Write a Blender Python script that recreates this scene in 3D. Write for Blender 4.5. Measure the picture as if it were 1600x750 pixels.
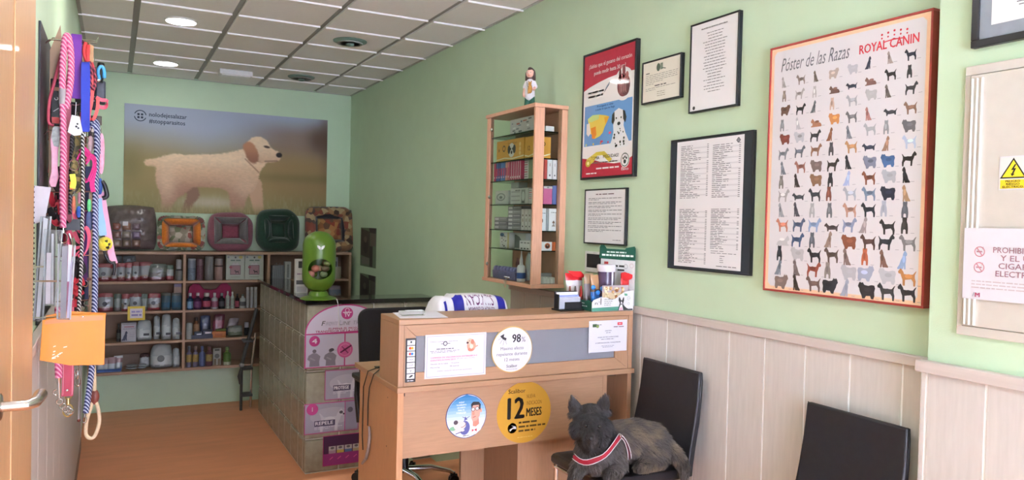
import bpy, bmesh, math, random
import numpy as np
from mathutils import Vector, Matrix, Euler, noise

for o in list(bpy.data.objects): bpy.data.objects.remove(o, do_unlink=True)
SC = bpy.context.scene
COL = SC.collection
random.seed(7)

# ------------------------------------------------------------------ camera
YAW, PITCH, ROLL, FPX = 0.48552754, -0.021707, 0.02399823, 1180.0
CAM = Vector((0, 0, 1.55))
_f = Vector((math.sin(YAW)*math.cos(PITCH), math.cos(YAW)*math.cos(PITCH), math.sin(PITCH)))
_r = Vector((math.cos(YAW), -math.sin(YAW), 0)); _u = _r.cross(_f)
RGT = _r*math.cos(ROLL) + _u*math.sin(ROLL); UP = -_r*math.sin(ROLL) + _u*math.cos(ROLL); FWD = _f
cd = bpy.data.cameras.new('camera'); cam = bpy.data.objects.new('camera', cd); COL.objects.link(cam)
cd.sensor_width = 36; cd.lens = FPX/1600*36; cd.clip_start = 0.02; cd.clip_end = 200
mw = Matrix.Identity(4)
for i in range(3):
    mw[i][0], mw[i][1], mw[i][2], mw[i][3] = RGT[i], UP[i], -FWD[i], CAM[i]
cam.matrix_world = mw
SC.camera = cam

def P(px, py, axis, val):
    """world point where the sight line of a photo point meets the plane axis = val"""
    d = RGT*((px-800)/FPX) + UP*(-(py-375)/FPX) + FWD
    i = 'XYZ'.index(axis)
    return CAM + d*((val-CAM[i])/d[i])

# ------------------------------------------------------------------ world, lights, exposure
XR, XL, YB, ZC, ZF = 2.34, -0.235, 8.382, 2.94, -0.40     # right, left, back wall, ceiling, lower floor
YSTEP, YFRONT = 4.50, -2.1
w = bpy.data.worlds.new('sky'); SC.world = w; w.use_nodes = True
nt = w.node_tree; nt.nodes.clear()
sky = nt.nodes.new('ShaderNodeTexSky'); sky.sky_type = 'NISHITA'; sky.sun_disc = False
sky.sun_elevation = math.radians(48); sky.sun_rotation = math.radians(140)
bg = nt.nodes.new('ShaderNodeBackground'); bg.inputs[1].default_value = 0.10
wo = nt.nodes.new('ShaderNodeOutputWorld')
nt.links.new(sky.outputs[0], bg.inputs[0]); nt.links.new(bg.outputs[0], wo.inputs[0])

def area(name, loc, rot, sx, sy, power, color):
    l = bpy.data.lights.new(name, 'AREA'); l.shape = 'RECTANGLE'; l.size, l.size_y = sx, sy
    l.energy = power; l.color = color
    o = bpy.data.objects.new(name, l); COL.objects.link(o); o.location = loc; o.rotation_euler = rot
    return o
# daylight falling in through the shop window behind the photographer
area('window_daylight', (1.05, YFRONT-0.22, 1.60), (math.radians(96), 0, 0), 2.4, 2.5, 215, (.745, .785, 1.03))
# unseen upward lamp outside the window, added to brighten the ceiling
area('ceiling_fill', (1.05, YFRONT-0.35, 0.25), (math.radians(128), 0, 0), 2.4, 0.6, 850, (.75, .785, 1.03))
SC.view_settings.view_transform = 'Standard'
try: SC.view_settings.look = 'None'
except Exception: pass
SC.view_settings.exposure = 0.06
SC.view_settings.gamma = 1.0
SC.view_settings.use_curve_mapping = False

# ------------------------------------------------------------------ helpers: colour, materials
def lin(c):
    return c/12.92 if c <= 0.04045 else ((c+0.055)/1.055)**2.4
def C(h):
    h = h.lstrip('#')
    return tuple(lin(int(h[i:i+2], 16)/255) for i in (0, 2, 4))
MATS = {}
def mat(name, col='#808080', rough=0.5, metal=0.0, var=0.06, vscale=30.0, bump=0.0, bscale=120.0,
        trans=0.0, ior=1.45, alpha=1.0, stretch=None, col2=None, emit=0.0, coat=0.0, spec=None, sheen=0.0):
    if name in MATS: return MATS[name]
    m = bpy.data.materials.new(name); m.use_nodes = True; n = m.node_tree; b = n.nodes['Principled BSDF']
    c = C(col) if isinstance(col, str) else col
    tc = n.nodes.new('ShaderNodeTexCoord'); mp = n.nodes.new('ShaderNodeMapping')
    n.links.new(tc.outputs['Object'], mp.inputs[0])
    if stretch: mp.inputs['Scale'].default_value = stretch
    nz = n.nodes.new('ShaderNodeTexNoise'); nz.inputs['Scale'].default_value = vscale
    nz.inputs['Detail'].default_value = 5
    n.links.new(mp.outputs[0], nz.inputs['Vector'])
    rp = n.nodes.new('ShaderNodeValToRGB')
    c2 = C(col2) if col2 else tuple(min(1, x*(1+var)) for x in c)
    c1 = tuple(x*(1-var) for x in c)
    rp.color_ramp.elements[0].position = 0.3; rp.color_ramp.elements[1].position = 0.7
    rp.color_ramp.elements[0].color = (*c1, 1); rp.color_ramp.elements[1].color = (*c2, 1)
    n.links.new(nz.outputs['Fac'], rp.inputs[0]); n.links.new(rp.outputs[0], b.inputs['Base Color'])
    b.inputs['Roughness'].default_value = rough; b.inputs['Metallic'].default_value = metal
    b.inputs['IOR'].default_value = ior
    if trans: b.inputs['Transmission Weight'].default_value = trans
    if alpha < 1: b.inputs['Alpha'].default_value = alpha
    if coat: b.inputs['Coat Weight'].default_value = coat
    if sheen: b.inputs['Sheen Weight'].default_value = sheen
    if spec is not None: b.inputs['Specular IOR Level'].default_value = spec
    if emit:
        b.inputs['Emission Color'].default_value = (*c, 1); b.inputs['Emission Strength'].default_value = emit
    if bump:
        bn = n.nodes.new('ShaderNodeTexNoise'); bn.inputs['Scale'].default_value = bscale
        bn.inputs['Detail'].default_value = 4
        n.links.new(mp.outputs[0], bn.inputs['Vector'])
        bp = n.nodes.new('ShaderNodeBump'); bp.inputs['Strength'].default_value = bump; bp.inputs['Distance'].default_value = 0.004
        n.links.new(bn.outputs['Fac'], bp.inputs['Height']); n.links.new(bp.outputs[0], b.inputs['Normal'])
    MATS[name] = m
    return m
def ink(name='printed_ink', rough=0.55, coat=0.0, alpha=1.0):
    """flat print: the colour of each printed shape is stored on the mesh"""
    if name in MATS: return MATS[name]
    m = bpy.data.materials.new(name); m.use_nodes = True; n = m.node_tree; b = n.nodes['Principled BSDF']
    a = n.nodes.new('ShaderNodeVertexColor'); a.layer_name = 'Col'
    n.links.new(a.outputs[0], b.inputs['Base Color']); b.inputs['Roughness'].default_value = rough
    b.inputs['Coat Weight'].default_value = coat
    if alpha < 1: b.inputs['Alpha'].default_value = alpha
    MATS[name] = m
    return m

# ------------------------------------------------------------------ helpers: objects
WO = {}
def tag(o, label=None, cat=None, group=None, kind=None):
    if label: o['label'] = label
    if cat: o['category'] = cat
    if group: o['group'] = group
    if kind: o['kind'] = kind
    return o
def thing(name, label, cat, loc=(0, 0, 0), group=None, kind=None):
    o = bpy.data.objects.new(name, None); COL.objects.link(o); o.location = loc
    o.empty_display_size = 0.05; WO[o.name] = Vector(loc)
    return tag(o, label, cat, group, kind)
def copy_tree(o, parent=None, shift=None):
    c = o.copy(); COL.objects.link(c)
    if parent is not None: c.parent = parent
    if shift is not None: c.location = Vector(o.location) + Vector(shift)
    WO[c.name] = WO[o.name] + (Vector(shift) if shift is not None else (WO[parent.name]-WO[o.parent.name] if parent is not None else Vector()))
    for ch in [x for x in bpy.data.objects if x.parent == o]: copy_tree(ch, c)
    return c

def basis(d):
    d = Vector(d).normalized()
    a = Vector((0, 0, 1)) if abs(d.z) < 0.9 else Vector((1, 0, 0))
    u = d.cross(a).normalized(); return u, d.cross(u).normalized()

class MB:
    """collects shapes; build() links them as ONE mesh object"""
    def __init__(s): s.v = []; s.f = []; s.c = []; s.M = None; s.col = (0.5, 0.5, 0.5)
    def add(s, vs, fs, col=None):
        k = len(s.v)
        for p in vs:
            p = Vector(p); s.v.append(s.M @ p if s.M else p)
        for f in fs: s.f.append([i+k for i in f]); s.c.append(col or s.col)
        return s
    def box(s, x0, x1, y0, y1, z0, z1):
        if x0 > x1: x0, x1 = x1, x0
        if y0 > y1: y0, y1 = y1, y0
        if z0 > z1: z0, z1 = z1, z0
        vs = [(x, y, z) for x in (x0, x1) for y in (y0, y1) for z in (z0, z1)]
        return s.add(vs, [(0,1,3,2),(4,6,7,5),(0,4,5,1),(2,3,7,6),(0,2,6,4),(1,5,7,3)])
    def obox(s, c, ax, ay, az):
        """box about centre c with half-extent vectors"""
        c, ax, ay, az = map(Vector, (c, ax, ay, az))
        if ax.cross(ay).dot(az) < 0: ax = -ax
        vs = [c+ax*i+ay*j+az*k for i in (-1, 1) for j in (-1, 1) for k in (-1, 1)]
        return s.add(vs, [(0,1,3,2),(4,6,7,5),(0,4,5,1),(2,3,7,6),(0,2,6,4),(1,5,7,3)])
    def tube(s, pts, r, n=8, closed=False, cap=True, flat=1.0, up=None):
        pts = [Vector(p) for p in pts]; m = len(pts); rs = r if isinstance(r, (list, tuple)) else [r]*m
        vs = []; u = None
        for i, p in enumerate(pts):
            a = pts[(i-1) % m] if (closed or i > 0) else p; b = pts[(i+1) % m] if (closed or i < m-1) else p
            d = (b-a).normalized() if (b-a).length > 1e-9 else Vector((0, 0, 1))
            if u is None:
                if up is not None:
                    u = Vector(up); u = (u-d*u.dot(d)).normalized()
                else: u = basis(d)[0]
            else:
                u = u-d*u.dot(d)
                u = u.normalized() if u.length > 1e-6 else basis(d)[0]
            w_ = d.cross(u)
            for k in range(n):
                t = 2*math.pi*k/n; vs.append(p+u*(rs[i]*math.cos(t))+w_*(rs[i]*flat*math.sin(t)))
        fs = []
        for i in range(m if closed else m-1):
            j = (i+1) % m
            for k in range(n):
                k2 = (k+1) % n; fs.append((i*n+k, i*n+k2, j*n+k2, j*n+k))
        if not closed and cap:
            fs.append(tuple(range(n-1, -1, -1))); fs.append(tuple((m-1)*n+k for k in range(n)))
        return s.add(vs, fs)
    def strap(s, pts, wdir, wd, th):
        """flat band along pts, width along wdir"""
        pts = [Vector(p) for p in pts]; m = len(pts); vs = []
        W = Vector(wdir).normalized()
        for i, p in enumerate(pts):
            d = (pts[min(i+1, m-1)]-pts[max(i-1, 0)]).normalized()
            Wd = (W-d*W.dot(d)).normalized(); N = d.cross(Wd)
            for a, b in ((-1,-1),(1,-1),(1,1),(-1,1)): vs.append(p+Wd*(wd/2*a)+N*(th/2*b))
        fs = [(3,2,1,0), tuple((m-1)*4+k for k in range(4))]
        for i in range(m-1):
            for k in range(4):
                k2 = (k+1) % 4; fs.append((i*4+k, i*4+k2, (i+1)*4+k2, (i+1)*4+k))
        return s.add(vs, fs)
    def lathe(s, prof, c, n=16, axis='Z', sy=1.0):
        """prof: (radius, height) pairs from bottom to top"""
        vs = []; fs = []; m = len(prof); c = Vector(c)
        for r, h in prof:
            for k in range(n):
                t = 2*math.pi*k/n; x, y = r*math.cos(t), r*sy*math.sin(t)
                vs.append(c+(Vector((x, y, h)) if axis == 'Z' else Vector((x, -h, y)) if axis == 'Y' else Vector((h, x, y))))
        for i in range(m-1):
            for k in range(n):
                k2 = (k+1) % n; fs.append((i*n+k, i*n+k2, (i+1)*n+k2, (i+1)*n+k))
        if prof[0][0] > 1e-5: fs.append(tuple(range(n-1, -1, -1)))
        if prof[-1][0] > 1e-5: fs.append(tuple((m-1)*n+k for k in range(n)))
        return s.add(vs, fs)
    def ball(s, c, rx, ry=None, rz=None, n=12, m=8, R=None):
        ry = ry or rx; rz = rz or rx; vs = []; fs = []; c = Vector(c)
        for i in range(m+1):
            a = math.pi*i/m
            for k in range(n):
                t = 2*math.pi*k/n
                p = Vector((rx*math.sin(a)*math.cos(t), ry*math.sin(a)*math.sin(t), -rz*math.cos(a)))
                vs.append(c+(R @ p if R else p))
        for i in range(m):
            for k in range(n):
                k2 = (k+1) % n; fs.append((i*n+k, i*n+k2, (i+1)*n+k2, (i+1)*n+k))
        return s.add(vs, fs)
    def prism(s, poly, O, u, v, th):
        """2D outline poly in the plane O,u,v, thickened by th along u x v"""
        O, u, v = Vector(O), Vector(u), Vector(v); nn = u.cross(v).normalized(); m = len(poly)
        vs = [O+u*a+v*b for a, b in poly]+[O+u*a+v*b+nn*th for a, b in poly]
        fs = [tuple(range(m-1, -1, -1)), tuple(range(m, 2*m))]+[(i, (i+1) % m, m+(i+1) % m, m+i) for i in range(m)]
        return s.add(vs, fs)
    def pillow(s, O, u, v, w_, h, t0, pinch=0.02, nu=8, nv=8, topflat=True, seed=0, wr=0.0, round_=0.0):
        """filled bag / cushion: grid w x h with thickness bulging t0 in the middle, along u x v; base at O (bottom centre)"""
        O, u, v = Vector(O), Vector(u), Vector(v); nn = u.cross(v).normalized(); vs = []; fs = []
        rnd = random.Random(seed)
        for side in (1, -1):
            for j in range(nv+1):
                for i in range(nu+1):
                    a, b = i/nu, j/nv
                    if topflat: bb = max(0.0, (1-b)**0.6)*min(1.0, 0.55+b*4)
                    else: bb = max(0.0, 1-(2*b-1)**4)
                    t = t0*(max(0.0, 1-(2*a-1)**4)**0.7)*bb+0.0008
                    e = (1-pinch*math.sin(math.pi*b))*(1-round_*max(0, (b-.45)/.55)**2.2)*(1-.5*round_*max(0, (.12-b)/.12))
                    dr = round_*.16*math.sin(2.6*b+seed*1.7)*b
                    jit = Vector((rnd.uniform(-1, 1), rnd.uniform(-1, 1), rnd.uniform(-1, 1)))*wr*(0 if i in (0, nu) or j in (0, nv) else 1)
                    vs.append(O+u*((a-0.5)*w_*e+dr*w_)+v*(b*h*(1-round_*.28*(2*a-1)**2*b))+nn*(side*t/2)+jit)
        k = (nu+1)*(nv+1); g = lambda i, j: j*(nu+1)+i
        for j in range(nv):
            for i in range(nu):
                q = (g(i, j), g(i+1, j), g(i+1, j+1), g(i, j+1))
                fs.append(q); fs.append(tuple(k+x for x in reversed(q)))
        for i in range(nu):
            fs.append((g(i+1, 0), g(i, 0), k+g(i, 0), k+g(i+1, 0))); fs.append((g(i, nv), g(i+1, nv), k+g(i+1, nv), k+g(i, nv)))
        for j in range(nv):
            fs.append((g(0, j), g(0, j+1), k+g(0, j+1), k+g(0, j))); fs.append((g(nu, j+1), g(nu, j), k+g(nu, j), k+g(nu, j+1)))
        return s.add(vs, fs)
    def build(s, name, m, parent=None, smooth=None, bevel=0.0, sub=0, color=False, origin=None):
        me = bpy.data.meshes.new(name)
        base = WO[parent.name] if parent is not None else (Vector(origin) if origin is not None else None)
        if base is None:
            xs = [p.x for p in s.v]; ys = [p.y for p in s.v]; zs = [p.z for p in s.v]
            base = Vector(((min(xs)+max(xs))/2, (min(ys)+max(ys))/2, min(zs)))
        if parent is not None and origin is None:
            n_ = len(s.v); org = Vector((sum(p.x for p in s.v)/n_, sum(p.y for p in s.v)/n_, min(p.z for p in s.v)))
        else: org = base
        me.from_pydata([tuple(p-org) for p in s.v], [], s.f); me.update()
        if color:
            ca = me.color_attributes.new('Col', 'FLOAT_COLOR', 'CORNER')
            buf = np.empty(len(me.loops)*4, dtype=np.float32); i = 0
            for f, c in zip(s.f, s.c):
                k = len(f)*4; buf[i:i+k] = list((*c, 1.0))*len(f); i += k
            ca.data.foreach_set('color', buf)
        me.materials.append(m)
        o = bpy.data.objects.new(name, me); COL.objects.link(o)
        if smooth is not None:
            me.polygons.foreach_set('use_smooth', [True]*len(me.polygons)); me.set_sharp_from_angle(angle=math.radians(smooth))
        if parent is not None: o.parent = parent; o.location = org-base
        else: o.location = org
        WO[o.name] = org
        if bevel:
            bm_ = o.modifiers.new('bevel', 'BEVEL'); bm_.width = bevel; bm_.segments = 2; bm_.limit_method = 'ANGLE'
        if sub:
            sm = o.modifiers.new('sub', 'SUBSURF'); sm.levels = sub; sm.render_levels = sub
        return o
def copy_part(src, parent, loc_world):
    c = src.copy(); COL.objects.link(c); c.parent = parent; c.location = Vector(loc_world)-WO[parent.name]; WO[c.name] = Vector(loc_world)
    return c

# ------------------------------------------------------------------ helpers: flat print
_tc = {}
def text_geo(body, bold=0.0, shear=0.0):
    bold = 0.0                     # weight is added by Sheet.text
    key = (body, bold, shear)
    if key in _tc: return _tc[key]
    cu = bpy.data.curves.new('t', 'FONT'); cu.body = body; cu.size = 1.0; cu.resolution_u = 2
    cu.offset = bold; cu.shear = shear; cu.fill_mode = 'FRONT'
    ob = bpy.data.objects.new('t', cu); me = ob.to_mesh()
    vs = [(p.co.x, p.co.y) for p in me.vertices]; fs = [tuple(f.vertices) for f in me.polygons]
    ob.to_mesh_clear(); bpy.data.objects.remove(ob); bpy.data.curves.remove(cu)
    _tc[key] = (vs, fs); return _tc[key]
class Sheet:
    """a print laid on a flat face: O = top-left corner, u = right, v = down (unit vectors), size w x h metres.
    Everything is drawn in fractions of the width/height unless absolute."""
    def __init__(s, O, u, v, w_, h): 
        s.O, s.u, s.v, s.w, s.h = Vector(O), Vector(u).normalized(), Vector(v).normalized(), w_, h
        s.n = s.v.cross(s.u).normalized(); s.mb = MB(); s.k = 0; s.dim = 1.0
    def pt(s, x, y, k): return s.O+s.u*(x*s.w)+s.v*(y*s.h)+s.n*(0.0004+0.00022*k)
    def poly(s, pts, col, k=None):
        k = s.k if k is None else k
        vs = [s.pt(x, y, k) for x, y in pts]; f = list(range(len(vs)))
        nn = (vs[1]-vs[0]).cross(vs[2]-vs[1])
        a = sum((pts[i][0]*pts[(i+1) % len(pts)][1]-pts[(i+1) % len(pts)][0]*pts[i][1]) for i in range(len(pts)))
        if a > 0: f.reverse()
        s.mb.add(vs, [f], tuple(x*s.dim for x in C(col))); return s
    def rect(s, x0, y0, x1, y1, col, k=None): return s.poly([(x0, y0), (x1, y0), (x1, y1), (x0, y1)], col, k)
    def ell(s, cx, cy, rx, col, k=None, ry=None, n=28, a0=0, a1=360):
        ry = rx*s.w/s.h if ry is None else ry
        pts = [(cx+rx*math.cos(math.radians(a0+(a1-a0)*i/n)), cy+ry*math.sin(math.radians(a0+(a1-a0)*i/n))) for i in range(n+(0 if a1-a0 == 360 else 1))]
        return s.poly(pts, col, k)
    def ring(s, cx, cy, r0, r1, col, k=None, n=32, a0=0, a1=360):
        q = s.w/s.h; k = s.k if k is None else k
        for i in range(n):
            a, b = math.radians(a0+(a1-a0)*i/n), math.radians(a0+(a1-a0)*(i+1)/n)
            s.poly([(cx+r*math.cos(t), cy+r*q*math.sin(t)) for r, t in ((r0, a), (r1, a), (r1, b), (r0, b))], col, k)
        return s
    def line(s, x0, y0, x1, y1, t, col, k=None):
        """t in fractions of width"""
        dx, dy = (x1-x0)*s.w, (y1-y0)*s.h; L = math.hypot(dx, dy) or 1; nx, ny = -dy/L*t/2, dx/L*t/2*s.w/s.h
        return s.poly([(x0+nx, y0+ny), (x1+nx, y1+ny), (x1-nx, y1-ny), (x0-nx, y0-ny)], col, k)
    def text(s, body, x, y, size, col, align='l', bold=0.0, shear=0.0, sx=1.0, k=None, fit=None, rot=0.0):
        """baseline at y, size = cap height as fraction of the sheet height, fit = total width as fraction of sheet width"""
        vs, fs = text_geo(body, bold, shear)
        if not vs: return s
        k = (s.k+1) if k is None else k
        x0 = min(p[0] for p in vs); x1 = max(p[0] for p in vs)
        sc = size*s.h/0.70
        kx = sc*sx
        if fit: kx = fit*s.w/(x1-x0)
        off = 0 if align == 'l' else (x1-x0)/2 if align == 'c' else (x1-x0)
        cr, sr = math.cos(rot), math.sin(rot); out = []
        for a, b in vs:
            X = (a-x0-off)*kx; Y = b*sc
            out.append(s.pt(x+(X*cr+Y*sr)/s.w, y-(Y*cr-X*sr)/s.h, k))
        s.mb.add(out, [tuple(f) for f in fs], tuple(x*s.dim for x in C(col)))
        if bold > .007:                                    # heavier weight: the same letters again, shifted a hair
            e_ = bold*.9*sc
            for i_, (dx, dy) in enumerate(((-e_, 0), (e_, 0), (0, e_*.6), (0, -e_*.6))):
                s.mb.add([p+s.u*dx+s.v*dy+s.n*(.00012*(i_+1)) for p in out], [tuple(f) for f in fs], tuple(x*s.dim for x in C(col)))
        return s
    def words(s, x0, x1, y, hgt, col, k=None, seed=0, fill=0.8, mean=0.05):
        """one line of print too small to read in the photograph: word-long strokes"""
        r = random.Random(seed*977+int(y*1e4)); x = x0
        while x < x1:
            L = min(r.uniform(0.4, 1.6)*mean, x1-x)
            s.rect(x, y, x+L, y+hgt, col, s.k+1 if k is None else k); x += L+mean*0.22
        return s
    def build(s, parent, name='print', m=None):
        return s.mb.build(name, m or ink(), parent, color=True)

# dog outlines for prints (unit box, y down)
DOGS = {
 'stand': [(.02,.22),(.10,.10),(.16,.02),(.22,.10),(.30,.22),(.34,.34),(.60,.36),(.80,.34),(.92,.18),(.98,.14),(.90,.36),(.90,.52),(.95,.70),(.93,.98),(.84,.98),(.82,.74),(.72,.60),(.50,.64),(.40,.66),(.40,.98),(.29,.98),(.27,.66),(.20,.48),(.16,.34),(.05,.32)],
 'sit': [(.22,.16),(.32,.04),(.40,.00),(.46,.06),(.54,.18),(.56,.32),(.70,.52),(.82,.78),(.98,.94),(.96,1.0),(.70,.99),(.60,1.0),(.50,.98),(.46,.80),(.42,1.0),(.30,1.0),(.32,.70),(.28,.44),(.32,.30),(.24,.28)],
 'lie': [(.02,.40),(.10,.22),(.16,.12),(.24,.22),(.32,.36),(.40,.50),(.70,.52),(.90,.62),(1.0,.86),(.96,.98),(.30,.98),(.06,.98),(.04,.88),(.16,.84),(.18,.60),(.06,.54)],
 'fluffy': [(.02,.30),(.08,.12),(.14,.04),(.20,.10),(.30,.06),(.38,.20),(.60,.24),(.78,.18),(.94,.20),(.99,.36),(.94,.56),(.96,.80),(.90,.97),(.78,.96),(.72,.80),(.50,.82),(.42,.97),(.28,.97),(.24,.80),(.14,.60),(.10,.42)],
 'long': [(.00,.34),(.10,.20),(.16,.14),(.24,.28),(.34,.38),(.66,.40),(.86,.40),(.98,.22),(1.0,.26),(.92,.50),(.92,.80),(.84,.82),(.78,.68),(.50,.70),(.32,.70),(.30,.84),(.22,.84),(.20,.60),(.12,.44),(.02,.44)],
 'front': [(.30,.10),(.34,.00),(.42,.05),(.58,.05),(.66,.00),(.70,.10),(.68,.28),(.76,.44),(.80,.70),(.78,.98),(.62,.98),(.60,.76),(.50,.72),(.40,.76),(.38,.98),(.22,.98),(.20,.70),(.24,.44),(.32,.28)],
}
def dog_print(sh, kind, x, y, w_, h, col, col2=None, flip=False, k=None, patch=None):
    k = sh.k+1 if k is None else k
    f = (lambda a: 1-a) if flip else (lambda a: a)
    sh.poly([(x+f(a)*w_, y+b*h) for a, b in DOGS[kind]], col, k)
    if col2:
        if kind in ('stand', 'long', 'fluffy', 'lie'): sh.ell(x+f(.58)*w_, y+.45*h, .20*w_, col2, k+1, ry=.12*h, n=12)
        else: sh.ell(x+f(.46)*w_, y+.46*h, .11*w_, col2, k+1, ry=.20*h, n=12)
# ================================================================== SETTING
GREEN = mat('green_wall_paint', '#c5dcbd', 0.62, var=0.02, vscale=6, bump=0.12, bscale=260)
WAINS = mat('whitewashed_panel', '#cec8c3', 0.5, var=0.05, vscale=9, stretch=(6, 6, 0.7), bump=0.05, bscale=60)
CAPM = mat('whitewashed_cap', '#c9beb8', 0.5, var=0.06, vscale=12, stretch=(1, 0.2, 4))
GROOVE = mat('groove_strip', '#ffffff', 0.4, var=0.02)
BEECH = mat('beech_laminate', '#a98364', 0.42, var=0.07, vscale=10, stretch=(1.2, 14, 14), coat=0.1)
BEECHV = mat('beech_laminate_upright', '#a98263', 0.42, var=0.07, vscale=10, stretch=(14, 14, 1.2), coat=0.1)
SHELFM = mat('maple_board', '#9b7c62', 0.5, var=0.06, vscale=10, stretch=(1, 14, 14))
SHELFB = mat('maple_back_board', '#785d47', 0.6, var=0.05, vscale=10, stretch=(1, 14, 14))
BLACKP = mat('black_plastic', '#17181b', 0.4, var=0.1)
CHROME = mat('chrome', '#d8d8d8', 0.16, metal=1.0, var=0.02)
WHITEP = mat('white_paper', '#d8d6dd', 0.6, var=0.01)
TILE = mat('ceiling_tile_board', '#f2f1ee', 0.8, var=0.012, bump=0.25, bscale=420)
RUNNER = mat('ceiling_runner_paint', '#9b9d98', 0.5, var=0.03)
TEE = mat('ceiling_tee_paint', '#ffffff', 0.45, var=0.02)

def struct(mb, name, m, **k): return tag(mb.build(name, m, **k), kind='structure')
TH = 0.15
# floor: upper level in front, lower level behind the step
FLOORM = mat('terracotta_vinyl', '#e69c70', 0.42, var=0.07, vscale=4, stretch=(0.6, 3.5, 1), bump=0.03, bscale=90)
mb = MB(); mb.box(XL-TH, XR+TH, YFRONT-TH, YSTEP, ZF-0.12, 0.0); mb.box(XL-TH, XR+TH, YSTEP, YB+TH, ZF-0.12, ZF)
struct(mb, 'floor', FLOORM)
struct(MB().box(XR, XR+TH, YFRONT-TH, YB+TH, ZF-0.12, ZC+0.2), 'wall_right', GREEN)
struct(MB().box(XL-TH, XL, YFRONT-TH, YB+TH, ZF-0.12, ZC+0.2), 'wall_left', GREEN)
struct(MB().box(XL, XR, YB, YB+TH, ZF, ZC+0.2), 'wall_back', GREEN)
wr = bpy.data.objects['wall_right']; wl = bpy.data.objects['wall_left']
# front wall behind the photographer, with the shop window
mb = MB(); zt = 2.90
mb.box(XL, XR, YFRONT-TH, YFRONT, zt, ZC+0.2); mb.box(XL, XR, YFRONT-TH, YFRONT, 0, 0.10)
mb.box(XL, XL+0.12, YFRONT-TH, YFRONT, 0.10, zt); mb.box(XR-0.12, XR, YFRONT-TH, YFRONT, 0.10, zt)
struct(mb, 'wall_front', GREEN)
ALU = mat('white_aluminium', '#e6e6e4', 0.35, var=0.02)
mb = MB(); x0, x1 = XL+0.12, XR-0.12
for a, b, c_, d in ((x0, x1, zt-0.06, zt), (x0, x1, 0.10, 0.16), (x0, x0+0.06, 0.16, zt-0.06), (x1-0.06, x1, 0.16, zt-0.06), (1.02, 1.08, 0.16, zt-0.06)):
    mb.box(a, b, YFRONT-0.10, YFRONT-0.04, c_, d)
win = struct(mb, 'window_1', ALU)
GLASSW = mat('window_glass', '#ffffff', 0.0, var=0.0, trans=1.0, ior=1.02)
for a, b in ((x0+0.06, 1.02), (1.08, x1-0.06)): MB().box(a, b, YFRONT-0.075, YFRONT-0.070, 0.16, zt-0.06).build('pane', GLASSW, win)

# right-hand pillar, standing proud of the wall
XPIL = 2.275; YPIL = P(1459, 300, 'X', XPIL).y
pil = struct(MB().box(XPIL, XR-0.0005, YFRONT+0.4, YPIL, 0, ZC), 'wall_pillar', GREEN)
ZCAP = 1.150
# wainscot on the right wall: planks with pale strips in the joints, cap rail above
ys = [P(x, 480+.19*(x-1080)+20, 'X', XR-0.014).y for x in (1411, 1329, 1259, 1196, 1140.5, 1088.5, 1043, 1002.7)]
st = (ys[-1]-ys[1])/6
while ys[-1]+st < P(800, 470, 'X', XR).y: ys.append(ys[-1]+st)
ys = [YPIL]+ys+[P(800, 470, 'X', XR).y]
MB().box(XR-0.0118, XR-0.0003, YPIL, ys[-1], 0.0, ZCAP-0.03).build('groove_strip', GROOVE, wr)
g = 0.0036
for a, b in zip(ys[:-1], ys[1:]):
    if b-a < 0.02: continue
    MB().box(XR-0.014, XR-0.0119, a+g, b-g, 0.0, ZCAP-0.02).build('wainscot_plank', WAINS, wr, bevel=0.0008)
struct(MB().box(XR-0.028, XR-0.0006, YPIL, ys[-1]+0.004, ZCAP-0.035, ZCAP), 'trim_1', CAPM, bevel=0.003)
# pillar wainscot
ya = P(1447, 640, 'X', XPIL-0.014).y; yb = P(1540, 660, 'X', XPIL-0.014).y
yp = [YPIL+0.012, ya, yb]; st2 = ya-yb
while yp[-1] > YFRONT+0.6: yp.append(yp[-1]-st2)
MB().box(XPIL-0.0138, XPIL-0.0003, yp[-1], YPIL+0.011, 0.0, ZCAP-0.03).build('groove_strip', GROOVE, pil)
for a, b in zip(yp[1:], yp[:-1]):
    MB().box(XPIL-0.016, XPIL-0.0139, a+g, b-g, 0.0, ZCAP-0.02).build('wainscot_plank', WAINS, pil, bevel=0.0008)
struct(MB().box(XPIL-0.032, XPIL-0.0006, yp[-1], YPIL+0.022, ZCAP-0.035, ZCAP+0.002), 'trim_2', CAPM, bevel=0.003)
# left wall wainscot
yend = 7.13
yl = [2.50, 3.02, 3.42, 3.82, 4.22, 4.62, 5.12, 5.62, 6.12, 6.62, yend]
MB().box(XL+0.0003, XL+0.006, yl[0], yend, 0.0, ZCAP-0.03).build('groove_strip', GROOVE, wl)
for a, b in zip(yl[:-1], yl[1:]):
    zb = ZF+0.1 if b > YSTEP+0.1 else 0.0
    MB().box(XL+0.005, XL+0.014, a+g, b-g, zb, ZCAP-0.02).build('wainscot_plank', WAINS, wl, bevel=0.0015)
MB().box(XL+0.002, XL+0.016, yend, yend+0.012, ZF+0.1, ZCAP-0.02).build('end_strip', GROOVE, wl)
struct(MB().box(XL+0.0006, XL+0.028, yl[0], yend+0.012, ZCAP-0.035, ZCAP), 'trim_3', CAPM, bevel=0.003)
struct(MB().box(XL+0.0006, XL+0.016, YSTEP+0.001, yend, ZF, ZF+0.1), 'baseboard_left', mat('dark_baseboard', '#8a7568', 0.5))

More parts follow.
